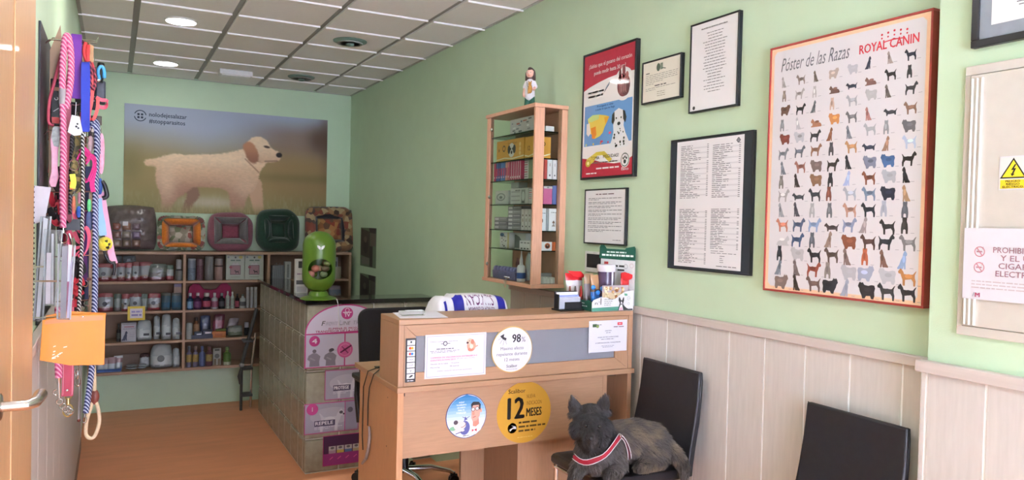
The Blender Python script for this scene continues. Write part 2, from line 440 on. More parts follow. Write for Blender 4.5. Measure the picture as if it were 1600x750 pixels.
# ceiling: suspended tiles in a metal grid
ceil = struct(MB().box(XL-TH, XR+TH, YFRONT-TH, YB+TH, ZC+0.06, ZC+0.2), 'ceiling', TEE)
xr = [XL, 0.122, 0.7225, 1.322, 1.926, XR]
ye = [YB-0.002]
y = 7.83
while y > YFRONT: ye.append(y); y -= 0.579
ye.append(YFRONT)
for x in xr[1:-1]:
    MB().box(x-0.020, x+0.020, YFRONT, YB, ZC+0.012, ZC+0.03).build('grid_runner', RUNNER, ceil)
for yy in ye[1:-1]:
    for a, b in zip(xr[:-1], xr[1:]):
        MB().box(a+(0.02 if a > XL else 0), b-(0.02 if b < XR else 0), yy-0.007, yy+0.007, ZC-0.011, ZC+0.02).build('grid_tee', TEE, ceil)
holes = []
for a, b in zip(xr[:-1], xr[1:]):
    for y1, y0 in zip(ye[:-1], ye[1:]):
        MB().box(a+(0.021 if a > XL else 0), b-(0.021 if b < XR else 0), y0+0.0085, y1-0.0085, ZC, ZC+0.045).build('ceiling_tile', TILE, ceil)
mb = MB(); mb.box(XL, XL+0.022, YFRONT, YB, ZC-0.004, ZC-0.0005); mb.box(XR-0.022, XR, YFRONT, YB, ZC-0.004, ZC-0.0005)
mb.box(XL+0.022, XR-0.022, YB-0.022, YB, ZC-0.004, ZC-0.0005)
mb.build('perimeter_angle', mat('angle_grey', '#b9bab4', 0.5), ceil)

# ceiling lights
LED = mat('led_diffuser', '#ffffff', 0.5, emit=14.0)
RIM = mat('downlight_rim', '#e8e8e6', 0.4)
def downlight(px, py, label, at_=None, watt=2.5):
    p = Vector(at_) if at_ else P(px, py, 'Z', ZC); t = thing('ceiling_downlight', label, 'light', (p.x, p.y, ZC-0.012), 'lit round ceiling downlights')
    MB().lathe([(0.105, 0), (0.112, 0.003), (0.112, 0.0115)], t.location, 28).build('rim', RIM, t, smooth=40)
    MB().lathe([(0.0, -0.004), (0.06, -0.0035), (0.1, -0.0005)], t.location, 28).build('diffuser', LED, t, smooth=40)
    l = bpy.data.lights.new('downlight_lamp', 'AREA'); l.shape = 'DISK'; l.size = 0.18; l.energy = watt; l.color = (1, .96, .9)
    lo = bpy.data.objects.new('downlight_lamp', l); COL.objects.link(lo); lo.parent = t; lo.location = (0, 0, -0.012)
downlight(283, 32, 'lit round ceiling downlight, the nearer of the two, above the photo mural end')
downlight(259, 98, 'lit round ceiling downlight, the one closer to the back wall mural')
# two unseen downlights added along the row to brighten the right wall and floor
downlight(0, 0, 'lit round ceiling downlight above the middle of the shop, unseen and added for light', (0.41, 4.15, ZC), 12)
downlight(0, 0, 'lit round ceiling downlight above the photographer, unseen and added for light', (0.41, 2.4, ZC), 12)
FAN = mat('grey_green_plastic', '#6f8a7f', 0.5)
def round_vent(px, py, label):
    p = P(px, py, 'Z', ZC); t = thing('ceiling_diffuser', label, 'vent', (p.x, p.y, ZC-0.03), 'round grey green ceiling diffusers')
    MB().lathe([(0.04, 0.012), (0.10, 0.012), (0.128, 0.022), (0.13, 0.0295)], t.location, 28).build('disc', FAN, t, smooth=40)
    MB().lathe([(0.018, -0.012), (0.03, -0.004), (0.034, 0.013)], t.location, 16).build('hub', FAN, t, smooth=40)
    mb = MB()
    for k in range(3): mb.lathe([(0.052+0.02*k, 0.006), (0.058+0.02*k, 0.006), (0.058+0.02*k, 0.013)], t.location, 24)
    mb.build('ring_louvre', RUNNER, t)
round_vent(547, 64, 'round grey green ceiling diffuser, the nearer one above the green wall')
round_vent(471, 120, 'round grey green ceiling diffuser, the farther one near back wall')
p = P(368, 111, 'Z', ZC)
t = thing('emergency_light', 'white rectangular emergency light fixed under the ceiling tiles', 'light', (p.x, p.y, ZC-0.05))
MB().box(p.x-.15, p.x+.15, p.y-.07, p.y+.07, ZC-.05, ZC-.0005).build('body', mat('white_plastic', '#e4e4e6', 0.4), t, bevel=0.008)
MB().box(p.x-.13, p.x+.13, p.y-.055, p.y+.055, ZC-.056, ZC-.0495).build('diffuser', mat('milky_diffuser', '#f2f2f4', 0.3), t, bevel=0.004)

# door and casing on the left, close to the camera
DOORM = mat('orange_beech_door', '#cb9f74', 0.42, var=0.08, vscale=10, stretch=(14, 14, 1.0), coat=0.1)
ydoor = P(16.5, 400, 'X', XL+0.041).y
d1 = struct(MB().box(XL+0.0005, XL+0.041, ydoor-0.86, ydoor-0.007, 0.001, 2.55), 'door_1', DOORM, bevel=0.003)
yc1 = P(50, 400, 'X', XL+0.036).y
mb = MB(); mb.box(XL+0.0005, XL+0.040, ydoor, yc1-0.012, 0.001, 2.66); mb.box(XL+0.040, XL+0.043, ydoor+0.03, yc1-0.06, 0.001, 2.64)
mb.box(XL+0.0005, XL+0.036, yc1-0.012, yc1, 0.001, 2.66)
mb.box(XL+0.0005, XL+0.040, ydoor-0.9, ydoor-0.0005, 2.56, 2.66)
struct(mb, 'trim_4', DOORM, bevel=0.003)
hx = XL+0.041; tip = P(46, 616, 'X', XL+0.085)
mb = MB(); q = Vector((hx, tip.y-0.12, tip.z+0.004))
mb.lathe([(0.026, 0), (0.026, 0.008), (0.022, 0.010)], q, 20, axis='X')
mb.tube([q+Vector((0.008, 0, 0)), q+Vector((0.05, 0, 0)), q+Vector((0.062, 0.02, 0)), q+Vector((0.063, 0.06, -0.002)), q+Vector((0.064, 0.12, -0.006))], [0.010, 0.010, 0.011, 0.0115, 0.0125], 14)
mb.build('door_handle', mat('satin_nickel', '#cfccc8', 0.25, metal=1.0, var=0.02), d1, smooth=50)

# ================================================================== BACK WALL: photo mural
def grad_sheet(name, O, u, v, w_, h, nx, ny, fn, parent, m):
    """printed photograph: colours of a fine grid computed by fn(u, v)"""
    O, u, v = Vector(O), Vector(u), Vector(v); n_ = v.cross(u).normalized()
    gx, gy = np.meshgrid(np.linspace(0, 1, nx+1), np.linspace(0, 1, ny+1))
    colr = np.clip(fn(gx.ravel(), gy.ravel()), 0, 1)
    colr = np.where(colr <= 0.04045, colr/12.92, ((colr+0.055)/1.055)**2.4)
    me = bpy.data.meshes.new(name); base = WO[parent.name]
    vs = [tuple(O+u*(a*w_)+v*(b*h)+n_*0.0006-base) for a, b in zip(gx.ravel(), gy.ravel())]
    fs = [(j*(nx+1)+i, (j+1)*(nx+1)+i, (j+1)*(nx+1)+i+1, j*(nx+1)+i+1) for j in range(ny) for i in range(nx)]
    me.from_pydata(vs, [], fs); me.update()
    ca = me.color_attributes.new('Col', 'FLOAT_COLOR', 'POINT')
    ca.data.foreach_set('color', np.concatenate([colr, np.ones((len(colr), 1))], 1).astype(np.float32).ravel())
    me.materials.append(m); o = bpy.data.objects.new(name, me); COL.objects.link(o); o.parent = parent; WO[o.name] = base
    return o
def sst(e0, e1, x): t = np.clip((x-e0)/(e1-e0), 0, 1); return t*t*(3-2*t)
def caps(x, y, ax, ay, bx, by, ra, rb):
    dx, dy = bx-ax, by-ay; t = np.clip(((x-ax)*dx+(y-ay)*dy)/(dx*dx+dy*dy+1e-12), 0, 1)
    return np.hypot(x-ax-t*dx, y-ay-t*dy)-(ra+(rb-ra)*t)
def elli(x, y, cx, cy, rx, ry, rot=0.0):
    c_, s_ = math.cos(rot), math.sin(rot); X = ((x-cx)*c_+(y-cy)*s_)/rx; Y = (-(x-cx)*s_+(y-cy)*c_)/ry
    return (np.hypot(X, Y)-1)*min(rx, ry)
def smin(a, b, k): h_ = np.clip(0.5+0.5*(b-a)/k, 0, 1); return b+(a-b)*h_-k*h_*(1-h_)
def hx3(h): return np.array([int(h[i:i+2], 16)/255 for i in (1, 3, 5)])
def mix(a, b, t): t = np.asarray(t)[..., None] if np.ndim(t) else t; return a*(1-t)+b*t
def vnoise(x, y, s, seed=0):
    r = np.random.RandomState(seed); G = r.rand(64, 64); X, Y = x*s, y*s; i, j = np.floor(X).astype(int), np.floor(Y).astype(int)
    fx, fy = X-i, Y-j; fx, fy = fx*fx*(3-2*fx), fy*fy*(3-2*fy); g_ = lambda a, b: G[a % 64, b % 64]
    return (g_(i, j)*(1-fx)+g_(i+1, j)*fx)*(1-fy)+(g_(i, j+1)*(1-fx)+g_(i+1, j+1)*fx)*fy
def mural(U, V):
    x = U*1.88; y = V          # height = 1, aspect 1.88
    sky_ = hx3('#a9b3c6'); ol = hx3('#a08f62'); dk = hx3('#5b4638'); br = hx3('#9b7d55'); gr = hx3('#8f8a5c')
    col = mix(sky_, ol, sst(0.12, 0.55, y+0.10*(vnoise(x, y, 3, 3)-.5)))
    col = mix(col, hx3('#8b7261'), sst(0.9, 1.5, x)*sst(0.0, 0.2, y)*(1-sst(0.3, 0.5, y))*0.75)
    col = mix(col, br, sst(0.9, 1.5, x)*sst(0.25, 0.5, y)*0.7)
    col = mix(col, dk, np.exp(-(((x-1.80)/0.12)**2+((y-0.22)/0.14)**2))*0.9)
    col = mix(col, dk, np.exp(-(((x-1.86)/0.06)**2+((y-0.2)/0.3)**2))*0.6)
    col = mix(col, hx3('#6f6840'), np.exp(-((y-0.62)/0.05)**2)*sst(0.9, 1.4, x)*0.5)
    col = mix(col, hx3('#74704c'), np.exp(-(((x-0.05)/0.10)**2+((y-0.55)/0.16)**2))*0.5)
    col = mix(col, gr, sst(0.70, 0.95, y)*0.6)
    st_ = vnoise(x*2.2, y*0.7, 26, 5)
    col = mix(col, hx3('#b0a887'), sst(0.55, 0.85, st_)*sst(0.74, 0.92, y)*0.35)
    col = mix(col, hx3('#cfc6b8'), np.exp(-(((x-0.75)/0.28)**2+((y-0.90)/0.07)**2))*0.75)
    # puppy
    body = caps(x, y, 0.44, 0.60, 0.86, 0.58, 0.150, 0.165)
    body = smin(body, elli(x, y, 1.03, 0.62, 0.17, 0.20), 0.08)
    body = smin(body, elli(x, y, 0.43, 0.66, 0.16, 0.19), 0.06)
    tail = caps(x, y, 0.20, 0.535, 0.42, 0.515, 0.030, 0.055)
    body = smin(body, tail, 0.04)
    neck = caps(x, y, 1.00, 0.55, 1.15, 0.44, 0.17, 0.125); body = smin(body, neck, 0.06)
    hl1 = smin(caps(x, y, 0.40, 0.72, 0.38, 0.86, 0.10, 0.055), caps(x, y, 0.38, 0.86, 0.355, 1.02, 0.052, 0.045), 0.04)
    hl2 = smin(caps(x, y, 0.56, 0.70, 0.60, 0.82, 0.07, 0.05), caps(x, y, 0.60, 0.82, 0.53, 0.98, 0.042, 0.035), 0.03)
    fl1 = caps(x, y, 1.01, 0.74, 1.00, 1.0, 0.085, 0.060)
    fl2 = caps(x, y, 1.16, 0.70, 1.21, 0.98, 0.075, 0.045)
    head = smin(elli(x, y, 1.19, 0.335, 0.115, 0.115), caps(x, y, 1.24, 0.40, 1.355, 0.405, 0.085, 0.058), 0.05)
    all_ = np.minimum(np.minimum(smin(body, hl1, 0.05), smin(np.minimum(body, 9), fl1, 0.04)), smin(fl2, head, 0.02))
    fur = 0.012*(vnoise(x*1.0, y*1.6, 55, 9)-.5)
    cream = hx3('#dcb897'); lit = hx3('#f0d4b4'); shd = hx3('#9c7464')
    sh_ = np.clip((y-0.42)/0.42, 0, 1)
    fc = mix(lit, cream, sst(0.05, 0.5, sh_)); fc = mix(fc, shd, sst(0.35, 1.0, sh_)*0.75)
    fc = mix(fc, lit, np.exp(-(((x-1.10)/0.16)**2+((y-0.74)/0.14)**2))*0.55)
    fc = mix(fc, lit, np.exp(-(((x-0.36)/0.09)**2+((y-0.72)/0.2)**2))*0.6)
    fc = fc*(0.955+0.06*vnoise(x*1.0, y*2.4, 42, 2)[..., None]+0.03*vnoise(x*2.2, y*3.0, 28, 6)[..., None])
    far = np.minimum(hl2, fl2); col = mix(col, mix(shd*0.75, cream, 0.25), sst(0.012, -0.012, hl2+fur))
    col = mix(col, mix(cream, shd, 0.25), sst(0.010, -0.010, fl2+fur))
    near = np.minimum(np.minimum(smin(body, hl1, 0.06), smin(body, fl1, 0.06)), 9)
    col = mix(col, fc, sst(0.010, -0.010, near+fur))
    hc = mix(lit, cream, sst(0.30, 0.50, y)); hc = mix(hc, shd, np.exp(-(((x-1.16)/0.05)**2+((y-0.48)/0.05)**2))*0.5)
    hc = hc*(0.975+0.05*vnoise(x*1.3, y*2.2, 40, 12)[..., None])
    col = mix(col, hc, sst(0.008, -0.008, head+fur*0.6))
    ear = smin(elli(x, y, 1.10, 0.335, 0.055, 0.055), elli(x, y, 1.135, 0.40, 0.060, 0.095, -0.25), 0.03)
    col = mix(col, mix(hx3('#c08a68'), hx3('#9a6a54'), sst(0.32, 0.48, y)), sst(0.010, -0.012, ear+fur*0.6))
    col = mix(col, hx3('#2a2223'), sst(0.006, -0.004, elli(x, y, 1.395, 0.392, 0.028, 0.024)))
    col = mix(col, hx3('#3a2a26'), sst(0.006, -0.003, elli(x, y, 1.275, 0.318, 0.026, 0.010, 0.15))*0.9)
    col = mix(col, hx3('#5a4038'), sst(0.008, -0.002, caps(x, y, 1.26, 0.462, 1.375, 0.452, 0.004, 0.006))*0.45)
    col = mix(col, hx3('#8a5e4c'), sst(0.006, -0.002, caps(x, y, 1.07, 0.45, 1.20, 0.575, 0.005, 0.005))*0.5)
    gr_ = vnoise(x*6, y*1.1, 30, 21); col = mix(col, mix(hx3('#857f52'), hx3('#b5a67c'), gr_), sst(0.90, 1.02, y+0.05*gr_)*0.8)
    return col
a, b, c_, d = P(195, 162, 'Y', YB-.01), P(511, 187, 'Y', YB-.01), P(192, 331, 'Y', YB-.01), P(510, 338, 'Y', YB-.01)
mx0, mx1, mz1, mz0 = (a.x+c_.x)/2, (b.x+d.x)/2, (a.z+b.z)/2, (c_.z+d.z)/2
t = thing('photo_mural', 'large photo mural of a cream puppy standing in a field, on the back wall', 'poster', ((mx0+mx1)/2, YB-0.006, mz0))
MB().box(mx0, mx1, YB-.012, YB-.0003, mz0, mz1).build('board', mat('mural_board', '#cfcac0', 0.5), t)
grad_sheet('photo_print', (mx0, YB-.012, mz1), (1, 0, 0), (0, 0, -1), mx1-mx0, mz1-mz0, 300, 160, mural, t, ink('mural_ink', 0.8))
sh = Sheet((mx0, YB-.0132, mz1), (1, 0, 0), (0, 0, -1), mx1-mx0, mz1-mz0)
NV = '#1d2c46'
sh.ring(.070, .105, .024, .028, NV, a0=20, a1=170); sh.ring(.070, .105, .024, .028, NV, a0=200, a1=350)
for dx, dy in ((-.008, -.012), (.008, -.012), (-.008, .016), (.008, .016)): sh.rect(.070+dx-.005, .105+dy-.010, .070+dx+.005, .105+dy+.008, NV)
sh.text('nolodejesalazar', .110, .105, .040, NV, bold=.015, fit=.172); sh.text('#stopparasitos', .110, .165, .040, NV, bold=.015, fit=.165)
sh.build(t)
# ================================================================== RIGHT WALL: frames and posters
UR, VD = (0, -1, 0), (0, 0, -1)
def framed(name, label, cat, tl, tr, bl, br, th, fw, fm, paper, X=None, sheet_in=0.0, group=None, gloss=True):
    X = XR if X is None else X
    a, b, c_, d = (P(*q, 'X', X-th) for q in (tl, tr, bl, br))
    yl, yr, zt, zb = (a.y+c_.y)/2, (b.y+d.y)/2, (a.z+b.z)/2, (c_.z+d.z)/2
    t = thing(name, label, cat, (X-th/2, (yl+yr)/2, zb), group)
    for q in ((yl, yr, zt-fw, zt), (yl, yr, zb, zb+fw), (yl, yl-fw, zb+fw, zt-fw), (yr+fw, yr, zb+fw, zt-fw)):
        MB().box(X-th, X-0.0003, *q).build('frame_bar', fm, t, bevel=0.0015)
    sx = X-th+0.004
    MB().box(sx, X-0.0005, yl-fw*.98, yr+fw*.98, zb+fw*.98, zt-fw*.98).build('backing', paper, t)
    sh = Sheet((sx, yl-fw, zt-fw), UR, VD, yl-yr-2*fw, zt-zb-2*fw)
    return t, sh
FBLK = mat('black_frame', '#1b1d22', 0.35, var=0.05)
FRED = mat('dark_red_frame', '#9c3a34', 0.4, var=0.05)
INK, GLOSSY = ink(), ink('glossy_ink', 0.25, coat=0.5)

# --- dog breed poster
t, sh = framed('breed_poster', 'large red framed poster showing rows of many small dogs', 'poster', (1204, 74), (1456, 14.5), (1191, 453), (1445, 482.7), 0.034, 0.008, FRED, mat('peach_board', '#f0c9a6', 0.4))
sh.rect(.022, .014, .978, .986, '#d9d6da', 1); sh.k = 2
for cx, cy in ((.022, .014), (.978, .014), (.022, .986), (.978, .986)):
    sh.poly([(cx, cy), (cx+(.02 if cx < .5 else -.02), cy), (cx, cy+(.015 if cy < .5 else -.015))], '#f0c9a6', 2)
sh.text('Póster de las Razas', .075, .100, .055, '#6b6d74', fit=.47, shear=.35)
sh.text('ROYAL CANIN', .605, .096, .033, '#cf3444', fit=.335, bold=.02)
for k in range(5):
    x = .735+.035*k; hgt = .014-.003*abs(k-2)
    sh.ell(x, .040+.003*abs(k-2)-.003, .006, '#cf3444', 3, n=12); sh.ell(x, .052+.002*abs(k-2), .0048, '#cf3444', 3, n=10)
for k in range(8):
    xa, xb = .748+.0145*k, .748+.0145*(k+1); f_ = lambda x: .066+.25*(x-.806)**2*4
    sh.poly([(xa, f_(xa)), (xb, f_(xb)), (xb, f_(xb)+.004), (xa, f_(xa)+.004)], '#cf3444', 3)
rows = [ # per row: kinds, colours
 'sit:9a9696 stand:8b7f78 sit:6b6058 fluffy:b3a49c fluffy:dcdde6 sit:3d3f52 sit:a79d98 stand:252a38',
 'front:8a7d74 stand:a8a3a2 front:d8d6d8 lie:6b4f45 long:3b4252 lie:7d5e58 stand:2f2c2c front:3a3b3e',
 'fluffy:6b5145 stand:26262b sit:62666b front:c9ae9f stand:a3a6ad fluffy:d9d9dc sit:6d6761 stand:3a3a3d',
 'front:8c8f94 sit:d9dae2 lie:a8765c fluffy:c98953 stand:6c6c70 sit:b07f7a long:3d4046 stand:8a6c5c',
 'fluffy:7a4136 fluffy:b9bcc4 stand:34353b sit:8b5b42 sit:7f848c stand:c9cdd4 front:8f959b fluffy:6b6a6d',
 'stand:7d838b stand:5f6672 stand:8f6a55 front:4b4b52 stand:b78a63 long:3a4156 sit:9c7a66 stand:b3c2da',
 'sit:6d727c stand:9c6b60 fluffy:7b6a66 stand:3a3633 sit:2e3036 fluffy:80869a fluffy:4a6a98 stand:2f2b27',
 'front:7a7470 sit:3c322e fluffy:8a6a52 front:2d2e33 sit:a8b8dd stand:84533f fluffy:cfd3de sit:24262b',
 'stand:c4bfc0 long:3c4148 stand:34363c front:7b4a3c stand:a9afbb stand:7e8fa8 fluffy:2c3040 sit:a7896c',
 'sit:9a9ea6 sit:4a4a50 front:a8a9ad front:6e7278 stand:b88f7e stand:2d3138 front:c8cfe2 front:5c6069',
 'stand:b97a66 stand:55617a stand:8fa4c8 long:51494a stand:8b97b5 sit:9c9295 stand:262729 front:3a3836',
 'lie:e4e3e8 stand:44587a front:5f6670 sit:9a8478 fluffy:87523c stand:5a4640 stand:2c3138 stand:7c7a7c',
 'front:33343a fluffy:dddde2 stand:23252a stand:5b4c46 sit:84706a front:b9684a sit:7a5b50 sit:92abd2',
 'sit:7d8794 sit:6d5f5e stand:9a5140 front:8b8580 fluffy:d9d9e2 fluffy:a3aac0 fluffy:dfe1ea stand:b98250',
 'fluffy:7d6a62 sit:43382f stand:6a5650 fluffy:2c2d33 sit:c4cbe0 fluffy:2b2a2e stand:37383a stand:33353b']
rnd = random.Random(3); nr = len(rows)
for j, row in enumerate(rows):
    for i, it in enumerate(row.split()):
        kd, cl = it.split(':'); f = j/(nr-1)
        wd = .068+.038*f; ht = .044+.021*f
        if kd in ('sit', 'front'): wd *= .68; ht *= 1.05
        if kd in ('long', 'lie'): ht *= .8
        # the rows fall slightly and start lower in the middle of the sheet, as printed
        x = .075+.113*i+rnd.uniform(-.006, .006); y = .113+.0592*j-(.012*(1-f) if i in (5, 6, 7) and j < 3 else 0)+.003*rnd.uniform(-1, 1)
        c_ = tuple(int(cl[k:k+2], 16) for k in (0, 2, 4)); f2 = rnd.choice((.78, .86, 1.14, 1.22))
        col2 = '#%02x%02x%02x' % tuple(min(235, int(v*f2)) for v in c_)
        cl2 = '%02x%02x%02x' % tuple(int(v*(.84 if min(c_) > 190 else 1)) for v in c_)
        dog_print(sh, kd, x, y+(.054-ht), wd, ht, '#'+cl2, col2, rnd.random() < .4, k=3)
        sh.line(x+wd*1.02, y+.050, x+wd*1.02+.020, y+.050, .0022, '#9a9aa2', 3)
sh.build(t)

# --- heartworm poster in black frame
t, sh = framed('clinic_poster', 'red and white poster with a Dalmatian and a map, in a black frame', 'poster', (912, 85.8), (995.5, 60), (905.8, 281), (988.5, 276), 0.026, 0.012, FBLK, mat('poster_red', '#b2263c', 0.35))
W_, RD = '#f4f1f2', '#b2263c'
sh.poly([(0, .285), (.12, .262), (.3, .24), (.5, .222), (.68, .214), (.85, .212), (1, .216), (1, .86), (.85, .90), (.65, .905), (.4, .885), (.2, .855), (0, .84)], W_, 1)
sh.text('¿Sabías que el gusano del corazón', .10, .110, .032, W_, fit=.84, bold=.008)
sh.text('puede medir hasta 30 cm?', .21, .172, .032, W_, fit=.62, bold=.008)
sh.ell(.80, .30, .185, W_, 2); sh.words(.10, .44, .303, .015, '#8a6a72', mean=.09); sh.words(.10, .40, .336, .015, '#8a6a72', mean=.09)
for k in range(4): sh.line(.43+.012*k, .325-.012*k, .52+.01*k, .275-.01*k, .008, ('#4a5568', '#7c8aa0', '#9aa6b8', '#c4ccd8')[k], 2)
sh.ell(.80, .31, .12, '#7a3238', 3, ry=.088); sh.ell(.76, .27, .07, '#9c4a4c', 4, ry=.05); sh.ell(.84, .34, .07, '#5f2228', 4, ry=.055)
sh.ell(.80, .205, .030, '#8f464a', 4, ry=.05); sh.ell(.73, .225, .022, '#6a2a30', 4, ry=.05); sh.ell(.86, .24, .03, '#b26a66', 4, ry=.03)
for k in range(7): sh.line(.72+.02*k, .25+.01*(k % 3), .74+.018*k, .37-.012*(k % 2), .006, '#c48a86', 5)
sh.rect(.03, .415, .97, .745, '#6ea2dc', 1.6)
sh.text('Protégete a vista', .29, .440, .016, '#23407c', fit=.32, bold=.02); sh.text('a todo lo que te llega', .26, .465, .016, '#23407c', fit=.38, bold=.02)
SP = [(.10, .52), (.20, .495), (.34, .50), (.46, .515), (.54, .53), (.50, .57), (.45, .61), (.42, .65), (.36, .675), (.26, .69), (.20, .685), (.19, .65), (.12, .64), (.13, .58)]
sh.poly(SP, '#efd25a', 3); sh.poly([(.10, .52), (.20, .495), (.34, .50), (.33, .535), (.18, .55), (.13, .545)], '#cfe08a', 4)
sh.poly([(.17, .60), (.27, .59), (.29, .66), (.25, .69), (.20, .685), (.19, .65)], '#ea8e2c', 4); sh.poly([(.08, .56), (.14, .555), (.17, .64), (.12, .665), (.08, .64)], '#f0ece6', 4)
sh.poly([(.44, .53), (.54, .53), (.47, .59)], '#f0b43c', 4); sh.ell(.56, .66, .025, '#d8506a', 4, ry=.010); sh.ell(.40, .72, .03, '#d8506a', 4, ry=.009)
for k in range(4): sh.ell(.08+.15*k, .732, .014, ('#cfe08a', '#efd25a', '#ea8e2c', '#d8506a')[k], 4, n=10); sh.words(.10+.15*k, .19+.15*k, .728, .008, '#3a5a90', seed=k)
# Dalmatian
sh.poly([(.60, .545), (.64, .50), (.72, .48), (.80, .50), (.83, .55), (.82, .62), (.86, .68), (.92, .74), (.95, .77), (.90, .785), (.70, .785), (.60, .80), (.55, .775), (.60, .72), (.63, .66), (.62, .60)], '#eef0f4', 4)
sh.poly([(.60, .52), (.64, .50), (.65, .57), (.62, .60), (.59, .58)], '#23242a', 5); sh.poly([(.80, .50), (.84, .51), (.87, .56), (.85, .60), (.81, .57)], '#23242a', 5)
sh.ell(.73, .60, .03, '#23242a', 5, ry=.014); sh.ell(.68, .555, .012, '#23242a', 5, n=10); sh.ell(.77, .555, .012, '#23242a', 5, n=10)
rr = random.Random(5)
for k in range(16): sh.ell(rr.uniform(.64, .84), rr.uniform(.64, .78), rr.uniform(.008, .018), '#2c2e36', 5, n=10)
sh.poly([(.10, .85), (.30, .80), (.46, .80), (.62, .87), (.56, .89), (.42, .83), (.32, .83), (.24, .88), (.14, .905), (.09, .89)], '#dcc84e', 3); sh.ell(.13, .885, .055, '#c9b33c', 4, ry=.030); sh.ell(.13, .885, .025, '#efe48a', 5, ry=.014)
sh.text('¡TOMA', .17, .860, .026, '#20232a', fit=.19, bold=.02); sh.text('MEDIDAS!', .44, .855, .026, '#20232a', fit=.30, bold=.02)
sh.words(.18, .72, .882, .010, '#8a7a7c', seed=2); sh.ell(.86, .885, .085, W_, 2); sh.ring(.86, .885, .066, .076, '#2a2c33', 3)
for dx, dy in ((-.03, -.012), (0, -.022), (.03, -.012), (0, .014)): sh.ell(.86+dx, .885+dy, .014 if dy < 0 else .024, '#2a2c33', 4, n=12)
sh.words(.30, .76, .928, .012, W_, mean=.08); sh.text('Elanco', .80, .965, .024, W_, fit=.13, bold=.02); sh.words(.09, .31, .965, .010, W_, mean=.06)
sh.build(t, m=GLOSSY)

PAPER = mat('framed_paper', '#e9e8ea', 0.45, var=0.01)
CREAM = mat('cream_certificate', '#e6e2d4', 0.45, var=0.01)
# --- small certificate
t, sh = framed('certificate_frame', 'small landscape certificate in a black frame, right beside the red poster', 'frame', (1004, 96.5), (1065.3, 83), (1000.8, 162.8), (1062, 153.6), 0.022, 0.008, FBLK, CREAM)
sh.ell(.42, .17, .05, '#4a5a4a', ry=.10); sh.rect(.47, .08, .54, .24, '#7a8a76'); sh.line(.5, .2, .62, .24, .015, '#5a6a5a')
sh.words(.08, .18, .26, .03, '#7a7a72', mean=.2)
for k in range(8): sh.words(.08, (.94, .94, .92, .93, .55, .3, .9, .35)[k], .33+.045*k+(.06 if k > 5 else 0), .012, '#8a8980', seed=k, mean=.08)
sh.words(.33, .66, .605, .024, '#3a3a38', seed=20, mean=.10)
for k in range(3): sh.words(.4, .62, .78+.05*k, .012, '#8a8168', seed=30+k)
sh.build(t)
# --- price lists
def rule_lines(sh, x0, x1, y0, y1, n, seed, col='#6d6f76', h=.006, center=False, tail=None):
    r = random.Random(seed)
    for k in range(n):
        y = y0+(y1-y0)*k/(n-1); L = r.uniform(.45, 1)*(x1-x0)*(.8 if tail else 1)
        a = (x0+x1-L)/2 if center else x0
        sh.words(a, a+L, y, h, col, seed=seed+k, mean=.06)
        if tail and r.random() < .85: sh.rect(tail-.022, y, tail, y+h, col, sh.k+1)
t, sh = framed('services_list_frame', 'portrait list of centred lines in a thin black frame, high on wall beside the certificate', 'frame', (1080, 38.5), (1156.5, 15.5), (1074, 177), (1150, 166), 0.022, 0.008, FBLK, PAPER)
sh.text('RELACIÓN DE SERVICIOS DISPONIBLES', .50, .075, .014, '#2c2d33', align='c', fit=.56, bold=.015)
rule_lines(sh, .25, .80, .125, .80, 21, 41, '#5b5d64', .007, True)
sh.ell(.09, .965, .03, '#3a3b40', n=10); sh.build(t)
t, sh = framed('price_list_frame', 'large black frame with four price sheets and dark side strips, above the chairs', 'frame', (1049, 217.6), (1179.5, 204.3), (1041.6, 417.7), (1169.5, 431.8), 0.018, 0.006, FBLK, mat('dark_mount', '#2b3038', 0.4))
sh.rect(.075, .012, .905, .985, '#e6e5e8', 1); sh.k = 2
rule_lines(sh, .13, .46, .05, .45, 30, 51, h=.0045, tail=.49); rule_lines(sh, .54, .84, .065, .45, 28, 52, h=.0045, tail=.87)
rule_lines(sh, .13, .46, .54, .95, 33, 53, h=.0045, tail=.49); rule_lines(sh, .54, .84, .54, .83, 24, 54, h=.0045, tail=.87)
rule_lines(sh, .55, .86, .85, .865, 2, 55, h=.004); rule_lines(sh, .66, .72, .885, .93, 4, 56, h=.004); sh.words(.62, .86, .96, .005, '#5b5d64')
for j in range(20):
    for x0, x1, ya in ((.13, .49, .05), (.54, .87, .065), (.13, .49, .54), (.54, .87, .54)):
        if j % 2: sh.rect(x0, ya+.02*j-.004, x1, ya+.02*j+.007, '#d6d5d9', 1.5) if ya+.02*j < (.46 if ya < .3 else .95 if x0 < .3 else .83) else None
sh.ring(.84, .048, .012, .020, '#4a4c55'); sh.rect(.836, .028, .844, .068, '#4a4c55'); sh.rect(.815, .045, .865, .051, '#4a4c55')
sh.build(t)
t, sh = framed('notice_frame', 'black framed sheet of printed paragraphs, directly under the red poster', 'frame', (914, 296), (979.5, 293), (911, 380), (974.5, 384), 0.02, 0.007, FBLK, PAPER)
sh.words(.27, .73, .070, .016, '#5a3a40', mean=.10)
for k in range(9):
    y = .15+.075*k
    sh.words(.08, .92, y, .010, '#55575e', seed=60+k, mean=.07); sh.words(.08, .35+.06*(k*7 % 9), y+.028, .010, '#70727a', seed=80+k, mean=.07)
sh.words(.72, .92, .93, .010, '#55575e', seed=99); sh.build(t)

